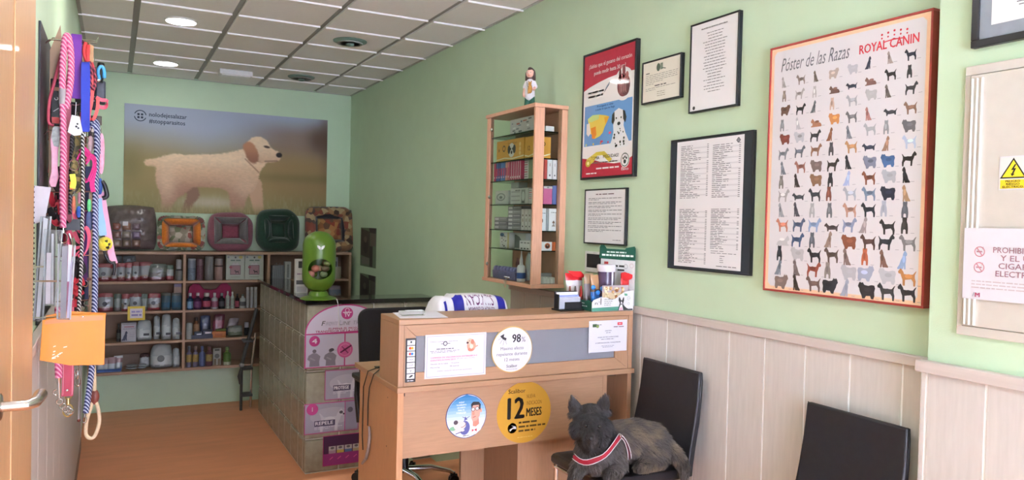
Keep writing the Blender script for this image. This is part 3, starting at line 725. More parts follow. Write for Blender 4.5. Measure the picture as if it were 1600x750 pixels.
# --- diploma high on the pillar (runs out of the picture at the top right)
a = P(1516, 76, 'X', XPIL-.022); zl = a.z; yl_ = a.y
t = thing('diploma_frame', 'dark framed diploma with a grey mount, high above the electric cabinet', 'frame', (XPIL-.011, yl_-.27, zl))
yr_, zt_ = yl_-.52, zl+.40; fw = .022
for q in ((yl_, yr_, zt_-fw, zt_), (yl_, yr_, zl, zl+fw), (yl_, yl_-fw, zl+fw, zt_-fw), (yr_+fw, yr_, zl+fw, zt_-fw)):
    MB().box(XPIL-.022, XPIL-.0003, *q).build('frame_bar', FBLK, t, bevel=.002)
MB().box(XPIL-.016, XPIL-.0005, yl_-fw*.98, yr_+fw*.98, zl+fw*.98, zt_-fw*.98).build('mount', mat('grey_mount', '#8b929b', 0.45), t)
b = P(1549, 39, 'X', XPIL-.016)
sh = Sheet((XPIL-.016, b.y, zt_-.085), UR, VD, .30, zt_-.085-b.z)
sh.rect(0, 0, 1, 1, '#eceaea', 1); sh.k = 2
sh.poly([(.26, .60), (.33, .57), (.40, .60), (.40, .72), (.26, .72)], '#8c8f92'); sh.ell(.33, .60, .06, '#a4a7aa', ry=.05); sh.ring(.33, .66, .05, .055, '#6d7074')
for k, (q0, q1) in enumerate(((.20, .46), (.23, .43), (.25, .41))): sh.words(q0, q1, .76+.035*k, .012, '#77797c', seed=k)
for k in range(6): sh.words(.2, .8, .12+.06*k, .014, '#77797c', seed=10+k, mean=.1)
sh.build(t)

# --- electric cabinet cover on the pillar
CREAMP = mat('cream_metal', '#cbc5bb', 0.42, var=0.02)
a = P(1508, 105, 'X', XPIL-.012); b = P(1495, 522, 'X', XPIL-.012)
ye0 = (a.y+b.y)/2; z1, z0 = a.z, b.z
t = thing('electric_cabinet', 'cream flush electric cabinet with ribbed door edge, on the pillar', 'cabinet', (XPIL-.01, ye0-.3, z0))
yE = ye0-.62; fr = .028
for q in ((ye0, yE, z1-fr, z1), (ye0, yE, z0, z0+fr), (ye0, ye0-fr*.6, z0+fr, z1-fr), (yE+fr, yE, z0+fr, z1-fr)):
    MB().box(XPIL-.012, XPIL-.0003, *q).build('surround', CREAMP, t, bevel=.002)
dr = MB().box(XPIL-.016, XPIL-.001, ye0-fr*.6-.002, yE+fr+.002, z0+fr+.002, z1-fr-.002).build('door', CREAMP, t, bevel=.002)
yd = ye0-fr*.6-.002
for k in range(3): MB().box(XPIL-.022, XPIL-.0155, yd-.006-.014*k, yd-.010-.014*k, z0+fr+.006, z1-fr-.012).build('rib', mat('white_enamel', '#fbfaf6', 0.3), dr, bevel=.001)
# warning sticker
a = P(1562, 245, 'X', XPIL-.017); b = P(1600, 296, 'X', XPIL-.017)
t = thing('warning_sticker', 'yellow electrical hazard sticker with black triangle', 'sticker', (XPIL-.017, a.y-.04, b.z))
MB().box(XPIL-.0172, XPIL-.0162, a.y, a.y-.079, b.z, a.z).build('film', WHITEP, t)
sh = Sheet((XPIL-.0172, a.y, a.z), UR, VD, .079, a.z-b.z); Y_, K_ = '#f0d42a', '#1c1b18'
sh.rect(.03, .03, .97, .97, '#dedad6', 1)
sh.poly([(.5, .05), (.96, .66), (.04, .66)], K_, 2); sh.poly([(.5, .125), (.875, .62), (.125, .62)], Y_, 3)
sh.poly([(.55, .24), (.42, .42), (.51, .41), (.45, .52), (.41, .51), (.46, .60), (.56, .53), (.51, .53), (.60, .36), (.52, .37), (.60, .25)], K_, 4)
sh.rect(.06, .70, .97, .96, Y_, 2)
for k, s_ in enumerate(('PELIGRO', 'RIESGO', 'ELECTRICO')): sh.text(s_, .5, .775+.082*k, .058, K_, align='c', fit=(.50, .46, .70)[k], bold=.03, k=3)
sh.build(t)
# no-smoking notice
a = P(1508, 356, 'X', XPIL-.0235); b = P(1509, 466, 'X', XPIL-.0235); L = .297
t = thing('no_smoking_notice', 'white no smoking paper notice taped on the electric cabinet', 'sign', (XPIL-.0235, a.y-L/2, b.z))
MB().box(XPIL-.0238, XPIL-.0226, a.y+.001, a.y-L, b.z, a.z).build('paper', WHITEP, t)
sh = Sheet((XPIL-.0238, a.y, a.z), UR, VD, L, a.z-b.z); R_ = '#c8808e'
for cy in (.33, .55):
    sh.ring(.155, cy, .043, .052, R_, 2); sh.line(.125, cy-.06, .185, cy+.06, .010, R_, 3); sh.rect(.125, cy-.012, .180, cy+.010, '#b48a92', 2); sh.line(.18, cy-.03, .19, cy-.07, .004, '#b48a92', 2)
for k, (s_, x, f_) in enumerate((('PROHIBIDO FUMAR', .285, .67), ('Y EL USO DE', .355, .53), ('CIGARRILLOS', .340, .55), ('ELECTRÓNICOS', .315, .61))):
    sh.text(s_, x, .335+.108*k, .078, '#9c6f7c', fit=f_, bold=.012)
for k in range(3): sh.words(.085, .95, .735+.045*k, .015, '#c4b4b8', seed=k, mean=.05)
sh.text('M', .125, .965, .060, '#b03a64', fit=.045, bold=.03); sh.line(.10, .96, .115, .90, .006, '#9aa8b8', 2)
sh.build(t)
# --- two photo prints further back on the right wall
for (tl, tr, bl, br, lab, cols) in (
    ((563.5, 357), (588, 355), (563, 417), (587, 417), 'dark photo print on the green wall, the upper of the two', ('#4d443f', '#6b6058', '#3a3432')),
    ((562.5, 428), (587, 430), (561, 492), (586, 492), 'dark photo print on the green wall, the lower one near the counter', ('#3d3936', '#58534c', '#2c2a29'))):
    a, b, c_, d = (P(*q, 'X', XR-.003) for q in (tl, tr, bl, br))
    y0, y1, z1, z0 = (a.y+c_.y)/2, (b.y+d.y)/2, (a.z+b.z)/2, (c_.z+d.z)/2
    t = thing('photo_print', lab, 'photo', (XR-.002, (y0+y1)/2, z0))
    MB().box(XR-.003, XR-.0003, y0, y1, z0, z1).build('paper', mat('dull_print_paper', '#6f7f68', 0.6), t)
    sh = Sheet((XR-.003, y0, z1), UR, VD, y0-y1, z1-z0)
    sh.poly([(.04, .02), (.62, .10), (.62, .78), (.04, .72)], cols[0], 1); sh.rect(.66, .02, .97, .46, cols[1], 1); sh.poly([(.55, .0), (.97, .0), (.97, .14), (.6, .12)], cols[2], 2)
    sh.ell(.35, .45, .16, cols[2], 3, ry=.22); sh.ell(.33, .30, .10, cols[1], 4, ry=.08); sh.rect(.62, .46, .80, .98, cols[2], 2); sh.rect(.10, .76, .60, .95, '#77766c', 1)
    sh.build(t)
# ================================================================== RECEPTION DESK
YD = 3.03; DX0, DX1 = 1.07, 2.302; ZT, ZL = 1.131, .845
desk = thing('reception_desk', 'beech reception desk with raised counter and frosted front panel', 'desk', ((DX0+DX1)/2, 3.3, 0))
bt = 0.024
MB().box(DX0, DX1-.012, YD, YD+.25, ZT-.022, ZT).build('counter_top', BEECH, desk, bevel=.002)
MB().box(DX0, DX0+bt, YD, YD+.25, ZL, ZT-.0222).build('upper_side_panel', BEECHV, desk, bevel=.0015)
MB().box(DX1-.012-bt, DX1-.012, YD, YD+.25, ZL, ZT-.0222).build('upper_side_panel', BEECHV, desk, bevel=.0015)
# front door-like frame with frosted pane (mitred rails)
fx0, fx1, fz0, fz1 = DX0+bt+.0012, DX1-.012-bt-.0012, ZL+.001, ZT-.0235
px0, px1, pz0, pz1 = 1.147, 2.187, .903, 1.059
def mitre(name, q):
    mb = MB(); mb.prism(q, (0, YD+.022, 0), (1, 0, 0), (0, 0, 1), .020); return mb.build(name, BEECH if name == 'rail' else BEECHV, desk, bevel=.001)
e = .0006
mitre('rail', [(fx0, fz1), (px0+e, pz1), (px1-e, pz1), (fx1, fz1)]); mitre('rail', [(fx0, fz0), (fx1, fz0), (px1-e, pz0), (px0+e, pz0)])
mitre('stile', [(fx0, fz0+e), (px0, pz0+e), (px0, pz1-e), (fx0, fz1-e)]); mitre('stile', [(fx1, fz0+e), (fx1, fz1-e), (px1, pz1-e), (px1, pz0+e)])
FROST = mat('frosted_acrylic', '#b8bac2', 0.45, var=0.03, vscale=5, trans=0.55, ior=1.3)
MB().box(px0+.0003, px1-.0003, YD+.010, YD+.015, pz0+.0003, pz1-.0003).build('frosted_pane', FROST, desk)
MB().box(fx0, fx1, YD+.235, YD+.248, ZL+.001, ZT-.023).build('inner_back', mat('inner_back_grey', '#84868e', .6), desk)
# work surface and lower part
MB().box(DX0-.006, DX1-.002, YD-.010, 3.655, ZL-.024, ZL-.0005).build('work_surface', BEECH, desk, bevel=.002)
MB().box(DX0, DX0+bt+.004, YD, 3.58, .0, ZL-.0245).build('side_panel', mat('beech_laminate_side', '#b98a62', 0.45, var=0.07, vscale=10, stretch=(14, 14, 1.2)), desk, bevel=.0015)
MB().box(DX1-.012-bt, DX1-.012, YD, 3.58, .0, ZL-.0245).build('side_panel', BEECHV, desk, bevel=.0015)
ya_ = YD+.025
MB().box(DX0+bt+.0045, 2.135, ya_, ya_+.018, .53, ZL-.0245).build('modesty_panel', BEECH, desk)
MB().box(2.136, 2.16, ya_, ya_+.3, .0, ZL-.0245).build('divider', BEECHV, desk)
MB().box(2.1605, DX1-.037, ya_+.16, ya_+.178, .0, ZL-.0245).build('back_strip', BEECHV, desk)
# drawer pedestal behind, under the top
pk = P(808, 745, 'Y', ya_+.06).x
MB().box(pk, 2.1355, ya_+.06, 3.5, .04, .529).build('pedestal', BEECHV, desk, bevel=.0015)
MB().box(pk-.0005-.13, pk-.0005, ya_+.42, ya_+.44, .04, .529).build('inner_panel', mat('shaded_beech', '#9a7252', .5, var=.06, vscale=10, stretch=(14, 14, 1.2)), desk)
for x, z in ((1.0+.6, .0),): pass
SCREW = mat('dark_fitting', '#2a2420', .5)
for q in ((606, 621), (604, 697)):
    p = P(*q, 'X', DX0); MB().lathe([(.003, 0), (.0028, .0012)], (DX0-.0012, p.y, p.z), 10, axis='X').build('screw_cap', SCREW, desk)
MB().box(DX0+.034, DX0+.040, ya_-.004, ya_-.0003, ZL-.045, ZL-.026).build('bracket', SCREW, desk)
p = P(963, 630, 'Y', YD); MB().box(2.17, 2.21, YD+.02, YD+.035, ZL-.034, ZL-.0248).build('bracket', SCREW, desk)
# cables with a grey sleeve hanging down the left side
CBL = mat('black_cable', '#1a1412', .5)
def onside(x, y): return P(x, y, 'X', DX0-.006)
a = onside(594, 567); b0 = onside(571, 590); 
g0 = P(590, 573, 'Z', ZL+.004)
c1 = [g0+Vector((.015, .0, .0)), P(575, 580, 'Z', ZL+.008), onside(568, 604), onside(567, 640), onside(566, 680), onside(567, 703)]
c2 = [g0+Vector((.02, -.012, .0)), P(584, 585, 'Z', ZL+.008), onside(577, 606), onside(575, 630), onside(574.5, 665)]
cb = thing('cable_pair', 'two thin black cables with a grey sleeve on the desk side', 'cable', onside(570, 710))
MB().tube(c1, .0028, 6).build('cable', CBL, cb, smooth=60); MB().tube(c2, .0028, 6).build('cable', CBL, cb, smooth=60)
sl = [onside(578, 666), onside(579, 680), onside(577, 700), onside(573, 716), onside(567, 724)]
MB().tube([q+Vector((-.004, 0, 0)) for q in sl], [.006, .0075, .008, .008, .006], 10).build('sleeve', mat('grey_sleeve', '#8e7f76', .5, var=.2, vscale=90), cb, smooth=60)
MB().box(g0.x-.01, g0.x+.02, g0.y-.02, g0.y+.02, ZL-.0004, ZL+.004).build('cable_grommet', BLACKP, cb)

# -------------------------------- stickers and notices on the desk front
UX = (1, 0, 0)
def desk_sheet(name, label, cat, tl, tr, bl, yp, m=WHITEP, h=None, group=None):
    a, b, c_ = (P(*q, 'Y', yp) for q in (tl, tr, bl))
    t = thing(name, label, cat, ((a.x+b.x)/2, yp, c_.z), group)
    zt_ = (a.z+b.z)/2
    MB().box(a.x, b.x, yp-.0006, yp+.0004, c_.z, zt_).build('paper', m, t)
    return t, Sheet((a.x, yp-.0006, zt_), UX, VD, b.x-a.x, zt_-c_.z)
# strip of payment cards
t, sh = desk_sheet('card_strip', 'black vertical strip of payment card logos on the desk front', 'sticker', (634, 528.5), (650.5, 528.5), (632, 598), YD-.0012+.002, BLACKP)
for k in range(7):
    y0 = .045+.128*k; y1 = y0+.108
    sh.rect(.16, y0, .88, y1, '#eceaf0', 1)
    cy = (y0+y1)/2
    if k == 0: sh.ell(.52, cy-.012, .10, '#2c3a40', 2); sh.words(.35, .7, cy+.022, .012, '#4a5560')
    if k == 1: sh.ell(.43, cy, .13, '#d8342a', 2); sh.ell(.62, cy, .13, '#f0a020', 3)
    if k == 2: sh.ell(.43, cy, .13, '#d83a34', 2); sh.ell(.62, cy, .13, '#2f7cc0', 3)
    if k in (3, 4): sh.text('VISA', .52, cy+.018, .038, '#3a3f66', align='c', fit=.44, bold=.015, shear=.2)
    if k == 5: sh.text('V', .52, cy+.024, .05, '#222838', align='c', fit=.2, bold=.02)
    if k == 6: sh.poly([(.3, cy+.02), (.55, cy-.03), (.75, cy-.03), (.7, cy), (.5, cy+.03)], '#26292e', 2)
sh.words(.2, .85, .955, .02, '#cfcfd4', mean=.3); sh.build(t)
# vaccination campaign sheet
t, sh = desk_sheet('campaign_notice', 'white sheet with pink printed lines and a puppy picture, taped over the frosted pane', 'sign', (664.5, 523), (760, 519.5), (664, 592.5), YD-.0012+.002)
sh.k = 1; LV = '#8d8cab'
for q in ((.03, .035, .97, .043), (.03, .957, .97, .965), (.03, .035, .036, .965), (.964, .035, .97, .965)): sh.rect(*q, LV)
sh.text('Clínica y peluquería Veterinaria', .08, .175, .026, '#55546a', fit=.44, shear=.2)
sh.ell(.32, .215, .035, '#3c3c46'); sh.ell(.32, .215, .022, '#d8d8e0', 3); sh.rect(.25, .21, .40, .222, '#3c3c46')
sh.words(.18, .46, .325, .020, '#4a4a5a', mean=.05); sh.words(.08, .55, .375, .012, '#7b7a90', mean=.06); sh.words(.10, .48, .405, .012, '#7b7a90', mean=.06, seed=3)
sh.text('CAMPAÑA DE VACUNACION ANTIRRABICA E', .09, .545, .034, '#c2487a', fit=.76, bold=.012); sh.text('IDENTIFICACION 2019', .09, .605, .034, '#c2487a', fit=.40, bold=.012); sh.text('(PVP sin IVA)', .51, .590, .024, '#8a8898', fit=.30)
sh.text('Vacuna de la rabia    15 euros', .09, .685, .030, '#4a4a5c', fit=.46); sh.text('Microchip', .09, .765, .028, '#4a4a5c', fit=.15); sh.text('30 euros', .40, .755, .030, '#34344a', fit=.15)
sh.text('(Válido comienzo del periodo anunciado)', .20, .85, .024, '#5a5a6c', fit=.56)
PB = '#d99a80'
sh.ell(.75, .30, .075, PB, 2, ry=.13); sh.ell(.725, .20, .055, '#e8b8a0', 3, ry=.075); sh.ell(.765, .21, .028, '#b8745c', 4, ry=.06); sh.ell(.685, .225, .02, '#4a2c2a', 4, ry=.024)
sh.ell(.715, .185, .008, '#2c1c1a', 5, n=10); sh.ell(.74, .385, .05, '#c47a62', 3, ry=.045); sh.line(.81, .33, .86, .30, .018, PB, 2); sh.ell(.75, .31, .03, '#efd0bc', 4, ry=.06)
sh.build(t)
# round repellent sticker
def disc(name, label, cx, cy, rx, yp, rim, face, rimw=.004):
    p = P(cx, cy, 'Y', yp); e_ = P(cx+rx, cy, 'Y', yp); R_ = (e_-p).length
    t = thing(name, label, 'sticker', (p.x, yp, p.z-R_))
    mb = MB(); mb.lathe([(R_, 0), (R_, .0016)], (p.x, yp+.0004, p.z), 48, axis='Y'); mb.build('disc', mat(name+'_rim', rim, .4), t)
    sh = Sheet((p.x-R_, yp-.0012, p.z+R_), UX, VD, 2*R_, 2*R_)
    if face: sh.ell(.5, .5, .5-rimw/(2*R_), face, 1, n=48)
    sh.k = 2; return t, sh
t, sh = disc('repellent_sticker', 'round white sticker with a mosquito and 98%, on the frosted pane', 800, 546, 31.5, YD-.0012+.002, '#c9a95e', '#d8d6dd')
sh.text('98', .50, .345, .175, '#1c1a1e', fit=.20, bold=.03); sh.text('%', .72, .345, .11, '#5a565c', fit=.10)
sh.poly([(.20, .20), (.30, .15), (.29, .22), (.36, .25), (.34, .30), (.27, .27)], '#1c1a1e'); 
for q in ((.28, .25, .20, .36), (.31, .27, .27, .40), (.33, .28, .36, .38), (.24, .23, .16, .28)): sh.line(*q, .006, '#3a363c')
for k, (s_, f_) in enumerate((('Máximo efecto', .56), ('repelente durante', .74), ('12 meses', .36))): sh.text(s_, .5, .505+.12*k, .070, '#4a464e', align='c', fit=f_, bold=.004)
sh.text('Scalibor', .5, .885, .065, '#1c1a1e', align='c', fit=.26, bold=.01); sh.words(.36, .64, .92, .012, '#9a96a0'); sh.build(t)
# consumer complaints sheet
t, sh = desk_sheet('complaints_notice', 'small white notice with a red badge at the right end of the desk front', 'sign', (920.5, 501.5), (980, 499.5), (920, 551.5), YD-.0012+.002)
sh.k = 1; sh.rect(.09, .10, .20, .20, '#3c5a30'); sh.ell(.22, .17, .04, '#8aa05c'); sh.words(.18, .32, .12, .02, '#6b6b60')
sh.rect(.74, .075, .87, .165, '#c8303c'); sh.words(.77, .84, .11, .02, '#f0c8cc', mean=.03); sh.words(.64, .93, .205, .022, '#5a2c34', mean=.1)
sh.text('EXISTEN', .5, .345, .034, '#33333a', align='c', fit=.16, bold=.01); sh.words(.44, .56, .385, .016, '#66666e', mean=.05)
sh.text('HOJAS DE RECLAMACIONES', .5, .545, .034, '#33333a', align='c', fit=.54, bold=.01); sh.words(.32, .66, .585, .018, '#66666e', mean=.07)
sh.text('A DISPOSICIÓN DEL CONSUMIDOR', .5, .725, .034, '#33333a', align='c', fit=.66, bold=.01); sh.words(.33, .66, .80, .014, '#77777e'); sh.words(.36, .62, .84, .014, '#77777e', seed=4)
sh.build(t)
# two round stickers on the modesty panel
yp = ya_-.0005
t, sh = disc('vet_sticker', 'round blue sticker with a man and a dog, on the lower desk panel', 728.5, 650, 31, yp, '#2b3f7c', '#dcdce4', .003)
nb = 14
for k in range(nb):
    y0, y1 = .012+.976*k/nb, .012+.976*(k+1)/nb; f = k/(nb-1)
    hw = lambda y: math.sqrt(max(0, .478**2-(y-.5)**2)); cc = [int(a+(b-a)*min(1, f*1.5)) for a, b in zip((36, 120, 180), (236, 240, 248))]
    sh.poly([(.5-hw(y0), y0), (.5+hw(y0), y0), (.5+hw(y1), y1), (.5-hw(y1), y1)], '#%02x%02x%02x' % tuple(cc), 2)
sh.ell(.19, .755, .10, '#7ab08a', 3, ry=.05); 
for k, (s_, f_) in enumerate((('AQUÍ', .13), ('TE ESPERAMOS', .24), ('UN AMIGO', .20), ('PARA TU', .16), ('MASCOTA', .24))): sh.text(s_, .37, .195+.058*k, .034, '#f4f6fa', align='c', fit=f_, bold=.015, k=4)
sh.text('GRATIS', .39, .44, .03, '#f4f6fa', align='c', fit=.16, rot=.1, k=4)
SK = '#d9a08c'
sh.poly([(.60, .97-.12), (.64, .74), (.72, .68), (.85, .66), (.92, .72), (.86, .84), (.74, .93), (.60, .95)], '#e9eaf0', 4)
sh.poly([(.66, .74), (.66, .60), (.80, .52), (.82, .70), (.74, .76)], '#c48674', 5)
sh.poly([(.62, .32), (.64, .24), (.80, .22), (.84, .34), (.83, .52), (.76, .62), (.66, .64), (.62, .56)], SK, 6)
sh.poly([(.62, .34), (.61, .24), (.66, .19), (.80, .20), (.85, .26), (.84, .40), (.81, .36), (.80, .27), (.66, .27)], '#2a2024', 7)
sh.ell(.86, .40, .025, SK, 6, ry=.05); sh.ring(.66, .36, .035, .047, '#2c2430', 8); sh.ring(.76, .35, .035, .047, '#2c2430', 8); sh.ell(.66, .36, .034, '#e4dcde', 7); sh.ell(.76, .35, .034, '#e4dcde', 7)
sh.line(.80, .34, .85, .35, .012, '#2c2430', 8); sh.ell(.67, .455, .030, '#c98874', 8, ry=.045); sh.line(.655, .545, .73, .525, .016, '#a04a4a', 8)
sh.poly([(.64, .81), (.70, .83), (.64, .87)], '#c03040', 8); sh.poly([(.76, .80), (.70, .83), (.76, .87)], '#c03040', 8)
BD = '#5c5e9c'
sh.ell(.46, .76, .13, BD, 4, ry=.16); sh.poly([(.44, .60), (.47, .50), (.53, .58)], BD, 4); sh.line(.47, .54, .40, .51, .012, '#3c3e70', 5); sh.line(.50, .55, .58, .51, .012, '#3c3e70', 5)
sh.ell(.34, .70, .15, '#d8cec8', 6, ry=.105); sh.ell(.24, .62, .055, '#4a3c44', 7, ry=.05); sh.ring(.38, .62, .115, .128, '#7c4a4c', 7, a0=10, a1=95, n=14); sh.ell(.33, .81, .13, '#d8cec8', 5, ry=.04)
sh.line(.24, .88, .40, .84, .02, '#4a4c88', 6); sh.words(.42, .58, .93, .02, '#5a5a6c', mean=.06, k=4); sh.build(t)
t, sh = disc('months_sticker', 'round orange sticker with a large 12, on the lower desk panel', 819, 644, 41, yp, '#c8973a', None)
K_ = '#231f1c'; sh.k = 0; sh.ell(.5, .5, .497, '#c8973a', 0, n=48)
sh.text('Scalibor', .20, .175, .068, K_, fit=.31, bold=.012); sh.text('12', .20, .585, .34, K_, fit=.29, bold=.032)
sh.text('NUEVA', .54, .275, .065, '#6a4c20', fit=.16, bold=.0); sh.text('INDICACIÓN', .54, .385, .065, '#6a4c20', fit=.28, bold=.0); sh.text('MESES', .54, .57, .135, K_, fit=.28, bold=.022)
sh.ell(.285, .74, .085, K_); sh.poly([(.23, .76), (.31, .72), (.26, .69), (.35, .72), (.36, .76), (.29, .75), (.25, .79)], '#d8d2c8', 3)
for k, (s_, f_) in enumerate((('', .36), ('', .50), ('', .31))): sh.words(.40, .40+f_, .648+.068*k, .030, '#54401e', mean=.09, seed=k)
sh.words(.38, .66, .90, .006, '#e6c878'); sh.build(t, m=GLOSSY)
# ================================================================== CHAIRS
LEATH = mat('black_leatherette', '#1d1c20', 0.48, var=0.12, vscale=40, bump=0.15, bscale=500)
WTUBE = mat('chrome_tube', '#dcdad8', 0.22, metal=1.0, var=0.02)
def make_chair(label):
    y0, y1 = 2.512, 2.918; ym = (y0+y1)/2; zs = .515; xf = 1.765
    t = thing('waiting_chair', label, 'chair', (2.02, ym, 0), 'waiting room chairs')
    mb = MB(); prof = []
    # padded seat with rounded front edge
    sec = [(xf+.012, zs-.048), (xf, zs-.035), (xf, zs-.015), (xf+.010, zs-.004), (xf+.03, zs), (2.20, zs-.008), (2.215, zs-.02), (2.215, zs-.048)]
    mb.prism(sec, (0, y1, 0), (1, 0, 0), (0, 0, 1), y1-y0); mb.build('seat', LEATH, t, smooth=50, bevel=.004)
    # backrest: gently curved upholstered slab, leaning to the wall
    zz = [.47, .52, .60, .70, .80, .88, .919]; xx = [2.205, 2.208, 2.222, 2.243, 2.258, 2.265, 2.268]
    tt = [.030, .032, .032, .031, .029, .027, .022]
    sec = [(x, z) for x, z in zip(xx, zz)]+[(x+h, z) for x, z, h in reversed(list(zip(xx, zz, tt)))]
    mb = MB(); m = len(sec)
    vs = []
    for yy in (y1, y0):
        for (x, z) in sec:
            k = (z-.47)/.45; e_ = .010*(1-k)-.004*k            # a little wider low down
            vs.append((x, yy+(e_ if yy == y1 else -e_), z-.012*(1 if yy == y0 else 0)*k*0))
    fs = [tuple(range(m-1, -1, -1)), tuple(range(m, 2*m))]+[(i, (i+1) % m, m+(i+1) % m, m+i) for i in range(m)]
    mb.add(vs, fs); b = mb.build('backrest', LEATH, t, smooth=50, bevel=.006)
    mb = MB()
    for yy in (y0+.002, y1-.002):
        mb.tube([Vector((x+h/2, yy, z)) for x, z, h in list(zip(xx, zz, tt))[1:]], .0022, 6)
    mb.build('piping', LEATH, b)
    r = .011
    for yy in (y0+.016, y1-.016):
        mb = MB(); mb.tube([(xf+.02, yy, .0), (xf+.02, yy, zs-.05)], r, 10); mb.build('leg', WTUBE, t, smooth=60)
        mb = MB(); mb.tube([(2.245, yy, .0), (2.225, yy, .25), (2.225, yy, .462)], r, 10); mb.build('leg', WTUBE, t, smooth=60)
        mb = MB(); mb.tube([(xf+.005, yy, zs-.058), (2.21, yy, zs-.058)], .009, 8); mb.build('seat_rail', WTUBE, t, smooth=60)
        mb = MB(); mb.lathe([(.014, 0), (.014, .012)], (2.245, yy, .0), 10); mb.lathe([(.014, 0), (.014, .012)], (xf+.02, yy, .0), 10)
        mb = None
    mb = MB(); mb.tube([(xf+.02, y0+.016, zs-.060), (xf+.02, y1-.016, zs-.060)], .009, 8); mb.build('seat_rail', WTUBE, t, smooth=60)
    return t
chair = make_chair('black leatherette chair with the dog lying on it, next to the desk')
ch2 = copy_tree(chair, None, (0, -.976, 0)); ch2['label'] = 'empty black leatherette chair against the whitewashed panelling, below the dog breed poster'

# ================================================================== DOG (small shaggy terrier lying on the chair)
from mathutils.bvhtree import BVHTree
def capsule(mb, pts, rs, n=14):
    """tapered limb with round ends"""
    pts = [Vector(p) for p in pts]; mb.tube(pts, rs, n); mb.ball(pts[0], rs[0], n=n); mb.ball(pts[-1], rs[-1], n=n)
    for p, r in zip(pts[1:-1], rs[1:-1]): mb.ball(p, r, n=n)
SZ = .515
HC = Vector((1.712, 2.525, .752))                      # centre of the skull
look = Vector((-.50, -.80, -.02)).normalized()         # where the muzzle points
side = look.cross(Vector((0, 0, 1))).normalized(); side = (side+Vector((0, 0, -.10))).normalized(); hup = side.cross(look).normalized()
mb = MB()
capsule(mb, [(1.80, 2.60, .618), (1.90, 2.625, .622), (2.02, 2.635, .615), (2.095, 2.625, .603)], [.088, .086, .090, .082])
mb.ball((1.785, 2.585, .60), .085, .085, .085); mb.ball((2.100, 2.60, .593), .076, .083, .074)
mb.ball((2.06, 2.565, .575), .085, .055, .058)                                                           # near thigh
capsule(mb, [(1.80, 2.575, .64), (1.75, 2.55, .69), HC+Vector((.01, .02, -.02))], [.080, .070, .064])    # neck
mb.ball(HC, .066, .066, .062); mb.ball(HC-look*.012+hup*.008, .066)
capsule(mb, [HC+look*.03-hup*.012, HC+look*.072-hup*.030, HC+look*.088-hup*.036], [.046, .034, .027])    # muzzle
mb.ball(HC+look*.045-hup*.050, .036)                                                                     # chin / beard
for s in (1, -1):                                                                                        # cheeks
    mb.ball(HC+side*(.044*s)+look*.012-hup*.018, .040)
# front legs: the far one over the seat edge, the near one folded on the seat
capsule(mb, [(1.745, 2.60, .58), (1.715, 2.595, .555), (1.690, 2.590, .536), (1.682, 2.585, .514)], [.045, .034, .028, .026])
capsule(mb, [(1.835, 2.545, .585), (1.842, 2.525, .560), (1.815, 2.500, .549), (1.793, 2.498, .547)], [.050, .040, .032, .029])
capsule(mb, [(2.07, 2.54, .555), (1.99, 2.525, .545), (1.965, 2.522, .542)], [.045, .032, .027])         # hind foot
capsule(mb, [(2.120, 2.575, .60), (2.150, 2.52, .565), (2.160, 2.482, .530), (2.164, 2.474, .485)], [.045, .032, .024, .016])  # tail
for s in (1, -1):                                                                                        # ears: upright, pointed
    e0 = HC+side*(.046*s)+hup*.034-look*.004; tip_ = HC+side*(.072*s)+hup*.126-look*.002
    w1 = side*.040+hup*.004; w2 = look*.018; m_ = e0.lerp(tip_, .5)
    mb.add([e0+w1-hup*.01, e0+w2, e0-w1-hup*.004, e0-w2, m_+w1*.72, m_+w2*.75, m_-w1*.72, m_-w2*.75, tip_], [(3,2,1,0), (0,1,5,4), (1,2,6,5), (2,3,7,6), (3,0,4,7), (4,5,8), (5,6,8), (6,7,8), (7,4,8)])
raw = mb.build('dog_raw', LEATH)
rm = raw.modifiers.new('r', 'REMESH'); rm.mode = 'VOXEL'; rm.voxel_size = .006
sm = raw.modifiers.new('s', 'SMOOTH'); sm.factor = .5; sm.iterations = 4
dg = bpy.context.evaluated_depsgraph_get(); ev = raw.evaluated_get(dg)
me = bpy.data.meshes.new_from_object(ev); me.name = 'dog'
DOGM = mat('dog_skin', '#35302f', 0.85, var=0.15, vscale=40)
me.materials.clear(); me.materials.append(DOGM)
dog = bpy.data.objects.new('dog', me); COL.objects.link(dog); dog.location = raw.location; WO['dog'] = Vector(raw.location)
bpy.data.objects.remove(raw, do_unlink=True)
me.polygons.foreach_set('use_smooth', [True]*len(me.polygons))
tag(dog, 'small shaggy grey terrier with pricked ears and a red harness, lying on a black chair', 'dog')
off = Vector(dog.location)
bv = BVHTree.FromPolygons([v.co+off for v in me.vertices], [tuple(p.vertices) for p in me.polygons])
def onbody(x, y, out=.0):
    d = (P(x, y, 'Y', 2.5)-CAM).normalized(); h = bv.ray_cast(CAM, d)
    if h[0] is None:
        q = bv.find_nearest(P(x, y, 'Y', 2.53)); return q[0]+q[1]*out, q[1]
    return h[0]+h[1]*out, h[1]
